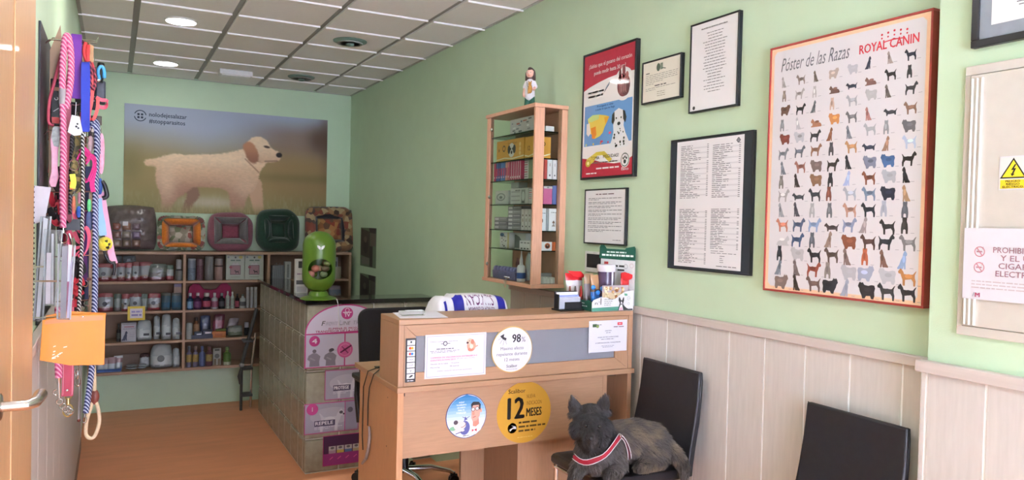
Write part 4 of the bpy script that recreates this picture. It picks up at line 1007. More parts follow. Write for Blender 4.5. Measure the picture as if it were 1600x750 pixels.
# fur
rg = np.random.RandomState(11); me.calc_loop_triangles()
tri = np.array([t_.vertices[:] for t_ in me.loop_triangles]); co = np.array([v.co[:] for v in me.vertices]); no = np.array([v.normal[:] for v in me.vertices])
A, B_, C__ = co[tri[:, 0]], co[tri[:, 1]], co[tri[:, 2]]
ar = np.linalg.norm(np.cross(B_-A, C__-A), axis=1); NS = 42000
ix = rg.choice(len(tri), NS, p=ar/ar.sum()); r1, r2 = np.sqrt(rg.rand(NS)), rg.rand(NS)
bc = np.stack([1-r1, r1*(1-r2), r1*r2], 1)
pos = (co[tri[ix]]*bc[:, :, None]).sum(1)+np.array(off); nor = (no[tri[ix]]*bc[:, :, None]).sum(1); nor /= np.linalg.norm(nor, axis=1)[:, None]
hc = np.array(HC); dh = np.linalg.norm(pos-hc, axis=1); lk, sd, hu = np.array(look), np.array(side), np.array(hup)
head = np.clip((0.135-dh)/.03, 0, 1); loc = pos-hc; lu, ls, ll = loc@hu, loc@sd, loc@lk
earf = ((lu > .052) & (head > .2)).astype(float)
flow = np.tile(np.array([.55, -.10, -.80]), (NS, 1)); flow[:, 2] -= .3*(pos[:, 0] > 2.05)
legs = pos[:, 2] < .565
flow[legs] = np.array([-.35, -.35, -.75])
hflow = sd[None]*np.sign(ls)[:, None]*.7-hu[None]*(.75-6*np.clip(lu, 0, .05))[:, None]+lk[None]*.25
hflow[ll > .05] = -hu*.9+lk*.2+0
flow = flow*(1-head[:, None])+hflow*head[:, None]
flow[earf > 0] = hu*.8+sd*.2
flow -= nor*(flow*nor).sum(1)[:, None]; flow /= np.linalg.norm(flow, axis=1)[:, None]+1e-6
lift = np.where(head > .3, .45, .38)+.25*rg.rand(NS); lift[earf > 0] = .35
cl = np.sin(pos[:, 0]*95+np.sin(pos[:, 2]*70)*2)*.5+rg.randn(NS)*.25       # clumps
perp = np.cross(nor, flow)
length = np.where(head > .3, .021, .030)*(.6+.7*rg.rand(NS)); length[legs] *= .72; length[earf > 0] = .010+.008*rg.rand((earf > 0).sum())
brow = (head > .3) & (lu > .012) & (lu < .05) & (ll > .02); length[brow] *= .8
eyeh = (head > .3) & (np.abs(lu-.010) < .014) & (np.abs(np.abs(ls)-.027) < .014) & (ll > .03); length[eyeh] *= .25
noseh = (head > .3) & (ll > .092) & (lu > -.050); length[noseh] *= .2
d0 = flow*.9+nor*lift[:, None]+perp*(cl*.30)[:, None]; d0 /= np.linalg.norm(d0, axis=1)[:, None]
p1 = pos+d0*(length*.5)[:, None]; d1 = d0*.8+flow*.5+perp*(rg.randn(NS)*.25)[:, None]-nor*.15; d1 /= np.linalg.norm(d1, axis=1)[:, None]
p2 = p1+d1*(length*.5)[:, None]
p1[:, 2] = np.where((p1[:, 2] < SZ+.003) & (p1[:, 0] > 1.755) & (p1[:, 1] > 2.500), SZ+.004, p1[:, 2]); p2[:, 2] = np.where((p2[:, 2] < SZ+.003) & (p2[:, 0] > 1.755) & (p2[:, 1] > 2.495), SZ+.004, p2[:, 2])
vw = np.array(CAM)-pos; wd = np.cross(d0, nor+rg.randn(NS, 3)*.5); wd /= np.linalg.norm(wd, axis=1)[:, None]; wv = wd*(.0007+.0006*rg.rand(NS))[:, None]
V = np.stack([pos-wv, pos+wv, p1-wv*.8, p1+wv*.8, p2], 1).reshape(-1, 3)-np.array(off)
base_i = np.arange(NS)*5
F = [];
for b_ in base_i.tolist(): F.append((b_, b_+1, b_+3, b_+2)); F.append((b_+2, b_+3, b_+4))
fm = bpy.data.meshes.new('fur'); fm.from_pydata(V.tolist(), [], F); fm.update()
tone = rg.rand(NS); big = np.array([noise.noise(Vector(p)*22) for p in pos])
dark, mid, tan, gray = [np.array(C(h)) for h in ('#1b191c', '#3f3835', '#7e6c58', '#5f5955')]
colr = mid[None]*(1-tone[:, None])+gray[None]*tone[:, None]
tn = np.clip((big+.22)*1.7, 0, 1)*np.clip((pos[:, 0]-1.80)/.14, 0, 1)*.8; colr = colr*(1-tn[:, None])+tan[None]*tn[:, None]
hd = np.clip(head*1.25, 0, 1)*(.86+.14*rg.rand(NS)); hcol = dark[None]*(1-.30*tone[:, None]**3)+gray[None]*(.30*tone[:, None]**3)
colr = colr*(1-hd[:, None])+hcol*hd[:, None]; colr *= (.75+.5*rg.rand(NS))[:, None]
ca = fm.color_attributes.new('Col', 'FLOAT_COLOR', 'POINT')
ca.data.foreach_set('color', np.repeat(np.concatenate([colr, np.ones((NS, 1))], 1), 5, axis=0).astype(np.float32).ravel())
fm.materials.append(ink('dog_fur', .65)); fur = bpy.data.objects.new('fur', fm); COL.objects.link(fur); fur.parent = dog; WO['fur'] = off; fur['kind'] = 'stuff'
fur['label'] = 'shaggy dark coat, greyer and browner on the back'
EYE = mat('dark_wet_eye', '#0c0a0a', 0.06, coat=1.0)
for x, y in ((916.5, 666), (935.5, 667)):
    q, n_ = onbody(x, y, .0035); MB().ball(q, .0068, n=14, m=10).build('eye', EYE, dog, smooth=80)
q, n_ = onbody(924, 685, .006)
MB().ball(q, .013, .010, .010, n=14, m=10).build('nose', mat('black_nose', '#141214', .35, bump=.2, bscale=900), dog, smooth=80)
# harness
hs = thing('dog_harness', 'red dog harness with white edging around the chest of the terrier', 'harness', dog.location)
bpy.data.objects.remove(hs); 
def hpath(px, out): return [onbody(x, y, out)[0] for x, y in px]
main = [(901, 714), (910, 719), (920, 720.5), (932, 717), (942, 708), (950, 697), (957, 688), (963, 683)]
rear = [(961, 682), (968, 687), (974, 695), (978, 705), (980, 714)]
def ribbon(px, out, wdt, name, m, dy=0):
    pts = []; vs = []; fs = []
    P_ = [onbody(x, y, out) for x, y in px]
    for i, (q, n_) in enumerate(P_):
        d = (P_[min(i+1, len(P_)-1)][0]-P_[max(i-1, 0)][0]).normalized(); w_ = n_.cross(d).normalized()
        for a, b in ((-1, -1), (1, -1), (1, 1), (-1, 1)): vs.append(q+w_*(wdt/2*a+dy)+n_*(.0015*b))
    m_ = len(P_); fs = [(3, 2, 1, 0), tuple((m_-1)*4+k for k in range(4))]
    for i in range(m_-1):
        for k in range(4): k2 = (k+1) % 4; fs.append((i*4+k, i*4+k2, (i+1)*4+k2, (i+1)*4+k))
    o = MB().add(vs, fs).build(name, m, dog, smooth=60, sub=1); return o
RH, WH = mat('red_webbing', '#96182e', .6, bump=.3, bscale=900), mat('white_piping', '#e6e0e2', .6)
o = ribbon(main, .021, .021, 'harness_strap', RH); o['label'] = 'red harness strap across the chest'
ribbon(main, .0215, .0032, 'strap_edging', WH, .0112); ribbon(main, .0215, .0032, 'strap_edging', WH, -.0112)
o = ribbon(rear, .020, .014, 'harness_strap', mat('dark_red_webbing', '#4c1a24', .6)); o['label'] = 'dark harness strap behind the foreleg'
ribbon(rear, .0205, .0035, 'strap_edging', WH, .0085); ribbon(rear, .0205, .0035, 'strap_edging', WH, -.0085)
q, n_ = onbody(962, 683, .024); u_, v_ = basis(n_)
MB().tube([q+u_*.007*math.cos(a)+v_*.007*math.sin(a) for a in [k*math.pi/6 for k in range(12)]], .0016, 6, closed=True).build('harness_ring', CHROME, dog, smooth=60)
# ================================================================== GLASS BLOCK PARTITION
GB = mat('glass_block', '#b5b09c', 0.18, var=0.16, vscale=(18), trans=0.18, ior=1.45, bump=0.5, bscale=22)
MORT = mat('pale_mortar', '#dcd9d0', 0.8, var=0.05)
GRAN = mat('black_granite', '#1f1f21', 0.12, var=0.3, vscale=120, coat=0.6)
PX0, PY0, PZT = 1.305, 5.77, 0.90
part = thing('glass_block_partition', 'low partition of stacked glass blocks under a black stone top', 'partition', (1.7, 6.2, ZF))
ycols = [5.857, 6.03, 6.30, 6.56, 6.82, 7.08, 7.34, 7.60, 7.86]; xcols = [PX0, 1.567, 1.827, 2.087, XR-.004]
blk = {}
def block(x0, x1, y0, y1, z0, z1):
    k = (round(x1-x0, 3), round(y1-y0, 3)); c_ = Vector(((x0+x1)/2, (y0+y1)/2, z0))
    if k not in blk: blk[k] = MB().box(x0, x1, y0, y1, z0, z1).build('glass_block', GB, part, bevel=.012)
    else: copy_part(blk[k], part, c_)
for r in range(5):
    z0, z1 = ZF+.26*r+.008, ZF+.26*r+.254
    for a, b in zip(ycols[:-1], ycols[1:]): block(PX0, PX0+.08, a+.004, b-.004, z0, z1)
    for a, b in zip(xcols[:-1], xcols[1:]): block(a+(.004 if a > PX0 else 0), b-.004, PY0, PY0+.08, z0, z1)
    MB().box(PX0+.006, PX0+.074, PY0+.08, ycols[-1], z0-.0075, z0-.0005).build('mortar_course', MORT, part)
    MB().box(PX0+.006, XR-.002, PY0+.006, PY0+.074, z0-.0075, z0-.0005).build('mortar_course', MORT, part)
    for yv in ycols[:-1]: MB().box(PX0+.003, PX0+.077, yv-.0035, yv+.0035, z0, z1).build('mortar_joint', MORT, part)
    for xv in xcols[1:-1]: MB().box(xv-.0035, xv+.0035, PY0+.003, PY0+.077, z0, z1).build('mortar_joint', MORT, part)
mb = MB(); mb.prism([(PX0-.02, PY0-.025), (XR-.003, PY0-.025), (XR-.003, PY0+.29), (PX0+.27, PY0+.29), (PX0+.27, 7.9), (PX0-.02, 7.9)], (0, 0, PZT), (1, 0, 0), (0, 1, 0), .032)
mb.build('stone_top', GRAN, part, bevel=.003)
ZS = PZT+.032
# ---- promotional panels on the front of the partition
YP = PY0-.003
def pp(x, y): q = P(x, y, 'Y', YP); return q.x, q.z
PINK, LILAC, PURP = '#c23a86', '#cfc6dc', '#5a2358'
def panel(label, poly, x0, z1, x1, z0):
    t = thing('promotional_panel', label, 'poster', ((x0+x1)/2, YP, z0), 'pink and lilac promotional panels on the glass blocks')
    MB().prism([(x, z) for x, z in poly], (0, YP+.0026, 0), (1, 0, 0), (0, 0, 1), .0026).build('board', mat('panel_board', PINK, .4), t)
    return t, Sheet((x0, YP, z1), UX, VD, x1-x0, z1-z0)
zA1, zA0 = pp(540, 475)[1], pp(478, 576)[1]; xa = pp(476, 540)[0]; xb = xa+.62; zm = pp(478, 523)[1]
arch = [(xa, zA0), (xb, zA0), (xb, zm)]+[(xa+.31+.31*math.cos(math.radians(a)), zm+(zA1-zm)*math.sin(math.radians(a))) for a in range(10, 171, 10)]+[(xa, zm)]
t, sh = panel('arched top panel with a pink round badge and the number 4', arch, xa, zA1, xb, zA0)
fm_ = (zA1-zm)/(zA1-zA0)
sh.poly([(.5-.485*math.cos(math.radians(a)), fm_-.008-(fm_-.03)*math.sin(math.radians(a))) for a in range(0, 181, 8)], '#dcd2e6', 1)
sh.rect(.015, fm_+.010, .49, .985, '#c9c3d8', 1); sh.rect(.505, fm_+.010, .985, .985, '#cdc8da', 1)
sh.ell(.52, .15, .075, PINK, 2); sh.text('TV', .52, .205, .055, '#f2e4f0', align='c', fit=.07, bold=.03, k=3); sh.rect(.465, .128, .575, .142, '#f2e4f0', 3); sh.ring(.52, .10, .022, .028, '#f2e4f0', 3)
sh.text('F', .20, .335, .075, '#454049', shear=.25, fit=.05, bold=.01); sh.text('RONT', .255, .335, .058, '#454049', shear=.25, fit=.15); sh.text('L', .415, .335, .075, '#454049', shear=.25, fit=.045); sh.text('INE', .465, .335, .058, '#454049', shear=.25, fit=.10); sh.text('TRI-ACT', .60, .335, .062, '#9a92a6', shear=.25, fit=.24)
sh.text('ELIMINA EL MOSQUITO', .29, .405, .032, '#a82c6c', fit=.50, bold=.03, shear=.1); sh.text('TRANSMISOR DE LA LEISHMANIA', .13, .445, .034, '#a82c6c', fit=.72, bold=.03, shear=.1)
sh.ell(.12, fm_+.11, .066, PINK, 2); sh.text('4', .12, fm_+.145, .075, '#f4ecf4', align='c', fit=.06, bold=.035, k=3)
for cx in (.12, .32):
    sh.ell(cx, .735, .024, '#6d6676', 3, ry=.03); sh.poly([(cx-.07, .80), (cx-.02, .765), (cx+.03, .77), (cx+.075, .82), (cx+.06, .90), (cx+.065, .975), (cx-.06, .975), (cx-.055, .89), (cx-.085, .86)], '#8b8596', 2); sh.line(cx-.05, .84, cx+.01, .88, .018, '#a39dad', 3)
sh.ell(.335, .725, .028, '#4a4452', 4, ry=.025)
sh.ell(.50+.0, .735, .10, '#d060a0', 3); sh.ring(.50, .735, .07, .074, '#e9a8cc', 4); sh.line(.44, .78, .58, .67, .020, '#6b2452', 5); sh.line(.46, .68, .54, .79, .014, '#8a3a6c', 5); sh.line(.40, .735, .33, .735, .006, '#b8a8c0', 3)
sh.ell(.83, .70, .07, '#d060a0', 3); sh.build(t)
x0, z1 = pp(508, 579); x1 = x0+.36; z0 = pp(507, 626)[1]
t, sh = panel('grey panel with a white dog and the word PROTEGE, second row', [(x0, z0), (x1, z0), (x1, z1), (x0, z1)], x0, z1, x1, z0)
def dogpanel(sh, word, wx, wy, num):
    sh.rect(.012, .025, .988, .975, '#aba5b8', 1); sh.ell(.5, .45, .40, '#bdb8c6', 2, ry=.28)
    dog_print(sh, 'stand', .25, .22, .50, .75, '#d2cfd8', '#dedbe2', True, k=3); sh.ell(.67, .36, .035, '#4a4654', 4, ry=.05); sh.ell(.72, .42, .02, '#3c3846', 4, ry=.03)
    tw = .30
    sh.rect(wx-.02, wy-.14, wx+.36, wy+.045, '#453a58', 5); sh.text(word, wx, wy, .11, '#f2eef4', fit=.32, bold=.03, k=6)
    sh.words(wx-.02, wx+.50, wy+.075, .022, '#dcd8e2', k=5, mean=.06); sh.words(wx-.02, wx+.26, wy+.125, .018, '#dcd8e2', k=5, mean=.06)
    if num: sh.ell(.14, .19, .105, PINK, 5); sh.text(num, .14, .255, .14, '#f4ecf4', align='c', bold=.03, k=6)
dogpanel(sh, 'PROTEGE', .20, .66, None); sh.build(t)
x0, z1 = pp(476, 632); x1 = x0+.42; z0 = pp(475, 680)[1]
t, sh = panel('grey panel with a white dog, the number 1 and the word REPELE', [(x0, z0), (x1, z0), (x1, z1), (x0, z1)], x0, z1, x1, z0)
dogpanel(sh, 'REPELE', .20, .72, '1'); sh.rect(.735, .02, .748, .98, PINK, 6); sh.rect(.748, .025, .988, .975, '#9a94aa', 5); sh.ell(.84, .30, .05, '#5a5468', 6); sh.build(t)
x0, z1 = pp(505, 682); x1 = x0+.37; z0 = pp(505, 729)[1]
t, sh = panel('dark purple panel with a row of small dog packs, lowest of the four', [(x0, z0), (x1, z0), (x1, z1), (x0, z1)], x0, z1, x1, z0)
sh.rect(.012, .02, .988, .60, '#4a2450', 1); sh.rect(.012, .60, .988, .98, '#a03a8c', 1)
for k in range(5):
    x = .12+.17*k; sh.rect(x, .36, x+.15, .56, '#c8c6c8', 2); sh.rect(x, .50, x+.15, .60, ('#b89cb4', '#d8c060', '#5c7cb8', '#b8a888', '#c08a60')[k], 3); sh.ell(x+.075, .42, .04, '#6a6870', 3, ry=.04)
    sh.line(x+.02, .80, x+.09, .72, .02, '#e06ab4', 3)
sh.build(t)

# ---- green treat dispenser on the stone top
pd = P(497.5, 467, 'Z', ZS); dc = Vector((pd.x, pd.y, ZS))
GRN = mat('lime_green_plastic', '#5d7f28', 0.34, var=0.02, coat=0.2)
t = thing('treat_dispenser', 'tall lime green capsule dispenser with an oval window, standing on the stone top', 'dispenser', dc)
MB().lathe([(.138, 0), (.140, .006), (.120, .016), (.080, .026), (.070, .050), (.062, .062)], dc, 32).build('foot', GRN, t, smooth=50)
R_ = .125; z0, z1 = .055, .525
def cap(r, a, b, n=10):
    return [(r*math.sin(math.radians(90*k/n)), a+r*(1-math.cos(math.radians(90*k/n)))*.92) for k in range(n+1)]+[(r*math.cos(math.radians(90*k/n)), b-r*.92+r*.92*math.sin(math.radians(90*k/n))) for k in range(n+1)]
shell = MB(); shell.lathe(cap(R_, z0, z1), dc, 48); inn = MB(); inn.lathe(cap(R_-.006, z0+.006, z1-.006), dc, 48)
k = len(shell.v); shell.v += inn.v; shell.f += [[i+k for i in reversed(f)] for f in inn.f]; shell.c += inn.c
so = shell.build('capsule', GRN, t)
vd = Vector((CAM.x-dc.x, CAM.y-dc.y, 0)).normalized(); vs_ = Vector((-vd.y, vd.x, 0)); wc = P(500, 419, 'Y', dc.y); wd = (vd-vs_*(-.02)).normalized()
cut = MB(); ring = [(vs_*(.090*math.cos(a))+Vector((0, 0, .078*math.sin(a)))) for a in [2*math.pi*i/40 for i in range(40)]]
cb_ = Vector((dc.x, dc.y, wc.z))+vs_*(.010)
cut.add([cb_+q+vd*.02 for q in ring]+[cb_+q+vd*.3 for q in ring], [tuple(range(39, -1, -1)), tuple(range(40, 80))]+[(i, (i+1) % 40, 40+(i+1) % 40, 40+i) for i in range(40)])
co_ = cut.build('cut', GRN); bo = so.modifiers.new('b', 'BOOLEAN'); bo.operation = 'DIFFERENCE'; bo.solver = 'EXACT'; bo.object = co_
dg = bpy.context.evaluated_depsgraph_get(); nm = bpy.data.meshes.new_from_object(so.evaluated_get(dg)); so.modifiers.clear(); so.data = nm
nm.polygons.foreach_set('use_smooth', [True]*len(nm.polygons)); nm.set_sharp_from_angle(angle=math.radians(35)); bpy.data.objects.remove(co_, do_unlink=True)
rr = random.Random(4)
for k, cl in enumerate(('#5c7a34', '#c88a78', '#8a9a6a', '#d8a070', '#6a5a44', '#b8705c', '#4a6a2c', '#d0b088', '#7a8a54', '#9a6a50')):
    p = Vector((dc.x, dc.y, wc.z-.055))+vs_*rr.uniform(-.07, .07)+vd*rr.uniform(.01, .07)+Vector((0, 0, .045*(k // 4)+.01))
    MB().ball(p, rr.uniform(.026, .034), None, rr.uniform(.022, .030), n=10, m=8).build('treat', mat('treat_'+cl[1:], cl, .5), t, smooth=80)
q = P(501.5, 387, 'Y', dc.y-.12); sp = Vector((dc.x, dc.y, q.z))+vd*(R_+.0004)+vs_*.012
mb = MB()
for s in (1, -1):
    mb.prism([(a*s, b) for a, b in ((.002, -.016), (.003, .004), (.012, .014), (.028, .018), (.026, .002), (.014, -.012))][::s], sp, vs_, (0, 0, 1), .0015)
mb.build('leaf_emblem', mat('white_print', '#f4f4f2', .5), t)
cordp = [P(523, 466, 'Z', ZS+.003), P(526.5, 468, 'Y', PY0-.030), P(528, 474, 'Y', PY0-.030), P(529, 490, 'Y', PY0-.012), P(530, 512, 'Y', PY0-.012)]
tag(MB().tube(cordp, .003, 6).build('white_cord', mat('white_cord_plastic', '#ece8ea', .5), smooth=60), 'thin white cord hanging over the stone top beside the dispenser', 'cord')
# white leaflet carton behind the dispenser
a = P(461.5, 467, 'Y', 6.33); b = P(474, 405, 'Y', 6.33)
t = thing('leaflet_carton', 'narrow white printed carton standing behind the green dispenser', 'box', ((a.x+b.x)/2, 6.36, ZS))
MB().box(a.x, a.x+.10, 6.33, 6.39, ZS, b.z).build('carton', mat('white_carton', '#d6d4d4', .5), t, bevel=.002)
sh = Sheet((a.x, 6.33, b.z), UX, VD, .10, b.z-ZS); sh.rect(.2, .06, .5, .26, '#3a3a3e'); sh.words(.1, .5, .42, .03, '#8a6a90', mean=.2); sh.rect(.05, .62, .95, .74, '#5a5a60'); sh.rect(.1, .80, .9, .96, '#b8b4bc'); sh.build(t)

# ================================================================== OFFICE CHAIR behind the desk
oc = thing('office_chair', 'black office chair with chrome star base behind the desk', 'chair', (1.50, 4.12, 0))
MESH_ = mat('black_mesh_fabric', '#1b1c20', 0.75, var=0.2, vscale=200, bump=.3, bscale=900)
bx0, bx1 = P(561, 500, 'Y', 4.28).x, P(561, 500, 'Y', 4.28).x+.46; bz1 = P(590, 482, 'Y', 4.28).z; bz0 = .56
rc = .06; pl = [(bx0+rc-rc*math.sin(math.radians(a)), bz1-rc+rc*math.cos(math.radians(a))) for a in range(0, 91, 15)]
pl = [(bx0+.02, bz0)]+pl[::-1]+[(bx1-(x-bx0), z) for x, z in pl]+[(bx1-.02, bz0)]
mb = MB(); mb.prism(pl[::-1], (0, 4.315, 0), (1, 0, 0), (0, 0, 1), .035); mb.build('backrest', MESH_, oc, smooth=40, bevel=.008)
mb = MB(); mb.lathe([(.20, .0), (.235, .02), (.24, .05), (.21, .075), (.0, .082)], (1.50, 4.02, .44), 28, sy=.95); mb.build('seat', MESH_, oc, smooth=50)
MB().tube([(1.50, 4.30, .60), (1.50, 4.33, .50), (1.50, 4.20, .43), (1.50, 4.10, .43)], .022, 8).build('back_bracket', BLACKP, oc, smooth=60)
MB().lathe([(.028, .10), (.028, .24), (.018, .24), (.018, .44)], (1.50, 4.12, 0), 16).build('gas_column', BLACKP, oc, smooth=40)
for s in (-1, 1):
    ax = 1.50+s*.29
    MB().tube([(1.5+s*.18, 4.05, .43), (ax-.0*s, 4.06, .44), (ax+.01*s, 4.07, .58), (ax, 4.10, .66), (ax, 4.0, .675), (ax, 3.9, .672)], .015, 8).build('armrest', BLACKP, oc, smooth=60)
    MB().box(ax-.028, ax+.028, 3.86, 4.12, .672, .700).build('arm_pad', BLACKP, oc, bevel=.008)
for k in range(5):
    a = math.radians(205+72*k); d = Vector((math.cos(a), math.sin(a), 0)); c0 = Vector((1.50, 4.12, 0))
    sp_ = MB().tube([c0+Vector((0, 0, .115)), c0+d*.16+Vector((0, 0, .115)), c0+d*.27+Vector((0, 0, .085)), c0+d*.295+Vector((0, 0, .07))], [.020, .016, .013, .011], 8).build('base_spoke', CHROME, oc, smooth=60)
    mb = MB(); s_ = Vector((-d.y, d.x, 0))
    for q in (-1, 1): mb.M = Matrix.Translation(c0+d*.30+s_*(q*.016)+Vector((0, 0, .030)))@Matrix.Rotation(a+math.pi/2, 4, 'Z'); mb.lathe([(.030, -.008), (.030, .008)], (0, 0, 0), 16, axis='X')
    mb.M = None; mb.tube([c0+d*.296+Vector((0, 0, .03)), c0+d*.296+Vector((0, 0, .075))], .012, 8); mb.obox(c0+d*.298+Vector((0, 0, .048)), d*.02, s_*.008, Vector((0, 0, .016)))
    mb.build('castor', BLACKP, sp_, smooth=40)

# ================================================================== WHITE CARRIER BAG lying behind the counter top
yb0 = 3.40; a = P(682, 484, 'Y', yb0); b = P(803, 484, 'Y', yb0); zt_ = P(745, 461, 'Y', yb0).z
PLAST = mat('white_bag_plastic', '#eceaf2', 0.35, var=0.03, coat=.2)
bag = thing('carrier_bag', 'white plastic clinic bag with blue stripes and upside-down lettering', 'bag', ((a.x+b.x)/2, yb0+.10, ZL))
hb = zt_-ZL
nu, nv = 28, 12; vs = []; fs = []
rr = random.Random(2); L = b.x-a.x
def bagpt(u_, w_):       # loaf-like filled bag: u along, w around (front bottom -> over the top -> back bottom)
    th = math.pi*w_; hh = hb*(1-.10*abs(2*u_-1)**2.5)*(1-.75*max(0, (u_-.93)/.07)**2)*(1-.35*max(0, (.10-u_)/.10)**2)
    y = yb0+.11-.11*(abs(math.cos(th))**.55)*(1 if math.cos(th) > 0 else -1); z = ZL+hh*max(0, math.sin(th))**.35
    wr = (.006*math.sin(40*u_+3*w_)+.005*math.sin(23*u_))*(1 if u_ < .30 else .12)
    return Vector((a.x+L*u_, y+wr, max(ZL+.003, z+wr*.8*(1 if .2 < w_ < .8 else .2))))
for j in range(nv+1):
    for i in range(nu+1): vs.append(bagpt(i/nu, j/nv))
for j in range(nv):
    for i in range(nu): q = j*(nu+1)+i; fs.append((q, q+1, q+nu+2, q+nu+1))
fs.append(tuple(j*(nu+1) for j in range(nv+1))); fs.append(tuple(j*(nu+1)+nu for j in range(nv, -1, -1)))
MB().add(vs, fs).build('sack', PLAST, bag, smooth=70)
# lettering and stripes follow the front and the shoulder of the bag
BLU = mat('bag_blue', '#2a2c9c', .4)
def patch(u0, u1, w0, w1, m, name, slant=0.0, n=8):
    v_ = []; f_ = []
    for j in range(n+1):
        for i in range(n+1):
            w_ = w0+(w1-w0)*j/n; uu = u0+(u1-u0)*i/n+slant*(j/n)*(1 if i == 0 else 1-.6*i/n); q = bagpt(uu, w_)
            nn = (bagpt(uu, w_+.01)-bagpt(uu, w_-.01)).cross(bagpt(uu+.01, w_)-bagpt(uu-.01, w_)).normalized(); nn = nn if nn.dot(Vector((0, -1, .6))) > 0 else -nn
            v_.append(q+nn*.0022)
    for j in range(n):
        for i in range(n): q = j*(n+1)+i; f_.append((q, q+1, q+n+2, q+n+1))
    MB().add(v_, f_).build(name, m, bag, smooth=70)
patch(.225, .36, .06, .42, BLU, 'blue_stripe', -.0); patch(.80, .90, .06, .45, BLU, 'blue_stripe'); patch(.115, .145, .06, .33, BLU, 'blue_stripe')
def bagtext(body, u0, u1, w0, w1, colr):
    vs2, fs2 = text_geo(body, .02, 0.0); x0 = min(p[0] for p in vs2); x1 = max(p[0] for p in vs2); out = []
    for x, y in vs2:
        uu = u1-(x-x0)/(x1-x0)*(u1-u0); ww = w1-(y/.72)*(w1-w0)            # turned upside down
        q = bagpt(uu, ww); nn = (bagpt(uu, ww+.01)-bagpt(uu, ww-.01)).cross(bagpt(uu+.01, ww)-bagpt(uu-.01, ww)).normalized(); nn = nn if nn.dot(Vector((0, -1, .6))) > 0 else -nn
        out.append(q+nn*.003)
    m_ = MB(); m_.add(out, [tuple(f) for f in fs2], C(colr)); m_.build('lettering', ink(), bag, color=True)
WZ = lambda y: 0
bagtext('SILVICAN', .395, .745, .205, .40, '#6a2064'); bagtext('CLINICA VETERINARIA', .41, .75, .135, .195, '#6a2064')
# ================================================================== WALL DISPLAY CABINET
CX0, CY0, CY1, CZ0, CZ1 = 2.122, 3.77, 4.402, 1.180, 2.243
PINKW = mat('pinkish_beech', '#d9a789', 0.42, var=0.07, vscale=10, stretch=(14, 14, 1.2))
CGLASS = mat('cabinet_glass', '#f4faf6', 0.02, var=0.0, trans=1.0, ior=1.12)
cab = thing('display_cabinet', 'wall hung beech cabinet with glass shelves full of pet products', 'cabinet', ((CX0+XR)/2, (CY0+CY1)/2, CZ0))
MB().box(CX0-.008, XR-.0005, CY0-.008, CY1+.008, CZ1-.022, CZ1).build('top_board', PINKW, cab, bevel=.002)
MB().box(CX0-.008, XR-.0005, CY0-.008, CY1+.008, CZ0, CZ0+.022).build('bottom_board', PINKW, cab, bevel=.002)
MB().box(XR-.010, XR-.0006, CY0+.0405, CY1-.001, CZ0+.0225, CZ1-.0225).build('back_panel', PINKW, cab)
for q in ((CX0, CX0+.062, CY0, CY0+.018), (XR-.040, XR-.0006, CY0, CY0+.04), (CX0+.018, CX0+.036, CY1-.030, CY1)):
    MB().box(*q, CZ0+.0225, CZ1-.0225).build('post', PINKW, cab, bevel=.0015)
dr = MB().box(CX0, CX0+.017, CY1-.048, CY1, CZ0+.023, CZ1-.023).build('door_stile', PINKW, cab, bevel=.0015)
MB().box(CX0+.004, CX0+.008, CY0+.0185, CY1-.0485, CZ0+.0228, CZ1-.0228).build('door_glass', CGLASS, cab)
MB().box(CX0+.0625, XR-.0405, CY0+.006, CY0+.010, CZ0+.0228, CZ1-.0228).build('side_glass', CGLASS, cab)
MB().box(CX0+.0365, XR-.011, CY1-.010, CY1-.006, CZ0+.0228, CZ1-.0228).build('side_glass', CGLASS, cab)
for (x, y) in ((769, 203), (765, 308), (761.5, 412)):
    q = P(x, y, 'X', CX0); mb = MB(); mb.lathe([(.012, 0), (.012, -.004), (.007, -.008), (.0, -.009)], (CX0-.0001, q.y, q.z), 14, axis='X'); mb.build('hinge_cap', CHROME, dr, smooth=50)
SG = mat('shelf_glass_edge', '#3c5a4c', 0.08, var=0.0, trans=0.75, ior=1.2)
sz = [P(x, y, 'Y', CY0+.02).z for x, y in ((835, 202), (834, 245), (832, 278), (831, 318), (830, 360.4), (828, 392))]
for z in sz: MB().box(CX0+.012, XR-.0115, CY0+.0425, CY1-.031, z-.0055, z-.0005).build('glass_shelf', SG, cab)
sz.append(CZ0+.0225)
# ---- contents: everything stands on a shelf; boxes are given by their front edge in the cabinet
def carton(name, label, x0, x1, y0, y1, z0, h, colr, group, draw=None, cat='box', face='X', rot=0.0):
    t = thing(name, label, cat, ((x0+x1)/2, (y0+y1)/2, z0), group)
    MB().box(x0, x1, y0, y1, z0, z0+h).build('carton', mat('carton_'+colr.strip('#'), colr, .45, var=.02), t, bevel=.0012)
    if draw:
        sh = Sheet((x0, y1, z0+h), UR, VD, y1-y0, h) if face == 'X' else Sheet((x0, y0, z0+h), UX, VD, x1-x0, h)
        draw(sh); sh.build(t)
    return t
def cy(x, y=300, X=2.17): return P(x, y, 'X', X).y
def ch_(x, ytop, X=2.17): return P(x, ytop, 'X', X).z
def hlim(s, z0, h): return min(h, (CZ1-.03 if s == 0 else sz[s-1]-.0075)-z0)
def fbox(name, label, xa, xb, ytop, s, colr, group, draw=None, X=2.17, d=.10, z0=None):
    """carton seen through the glass front between photo columns xa..xb with its top at row ytop, on shelf s"""
    ya, yb = min(cy(xa, ytop, X), CY1-.034), max(cy(xb, ytop, X), CY0+.048); z0 = sz[s] if z0 is None else z0
    if yb < CY0+.125: d = min(d, .020)
    if ya-yb < .006: ya = yb+.006
    return carton(name, label, X, min(X+d, XR-.012), yb, ya, z0, hlim(s, z0, max(.012, ch_((xa+xb)/2, ytop, X)-z0)), colr, group, draw)
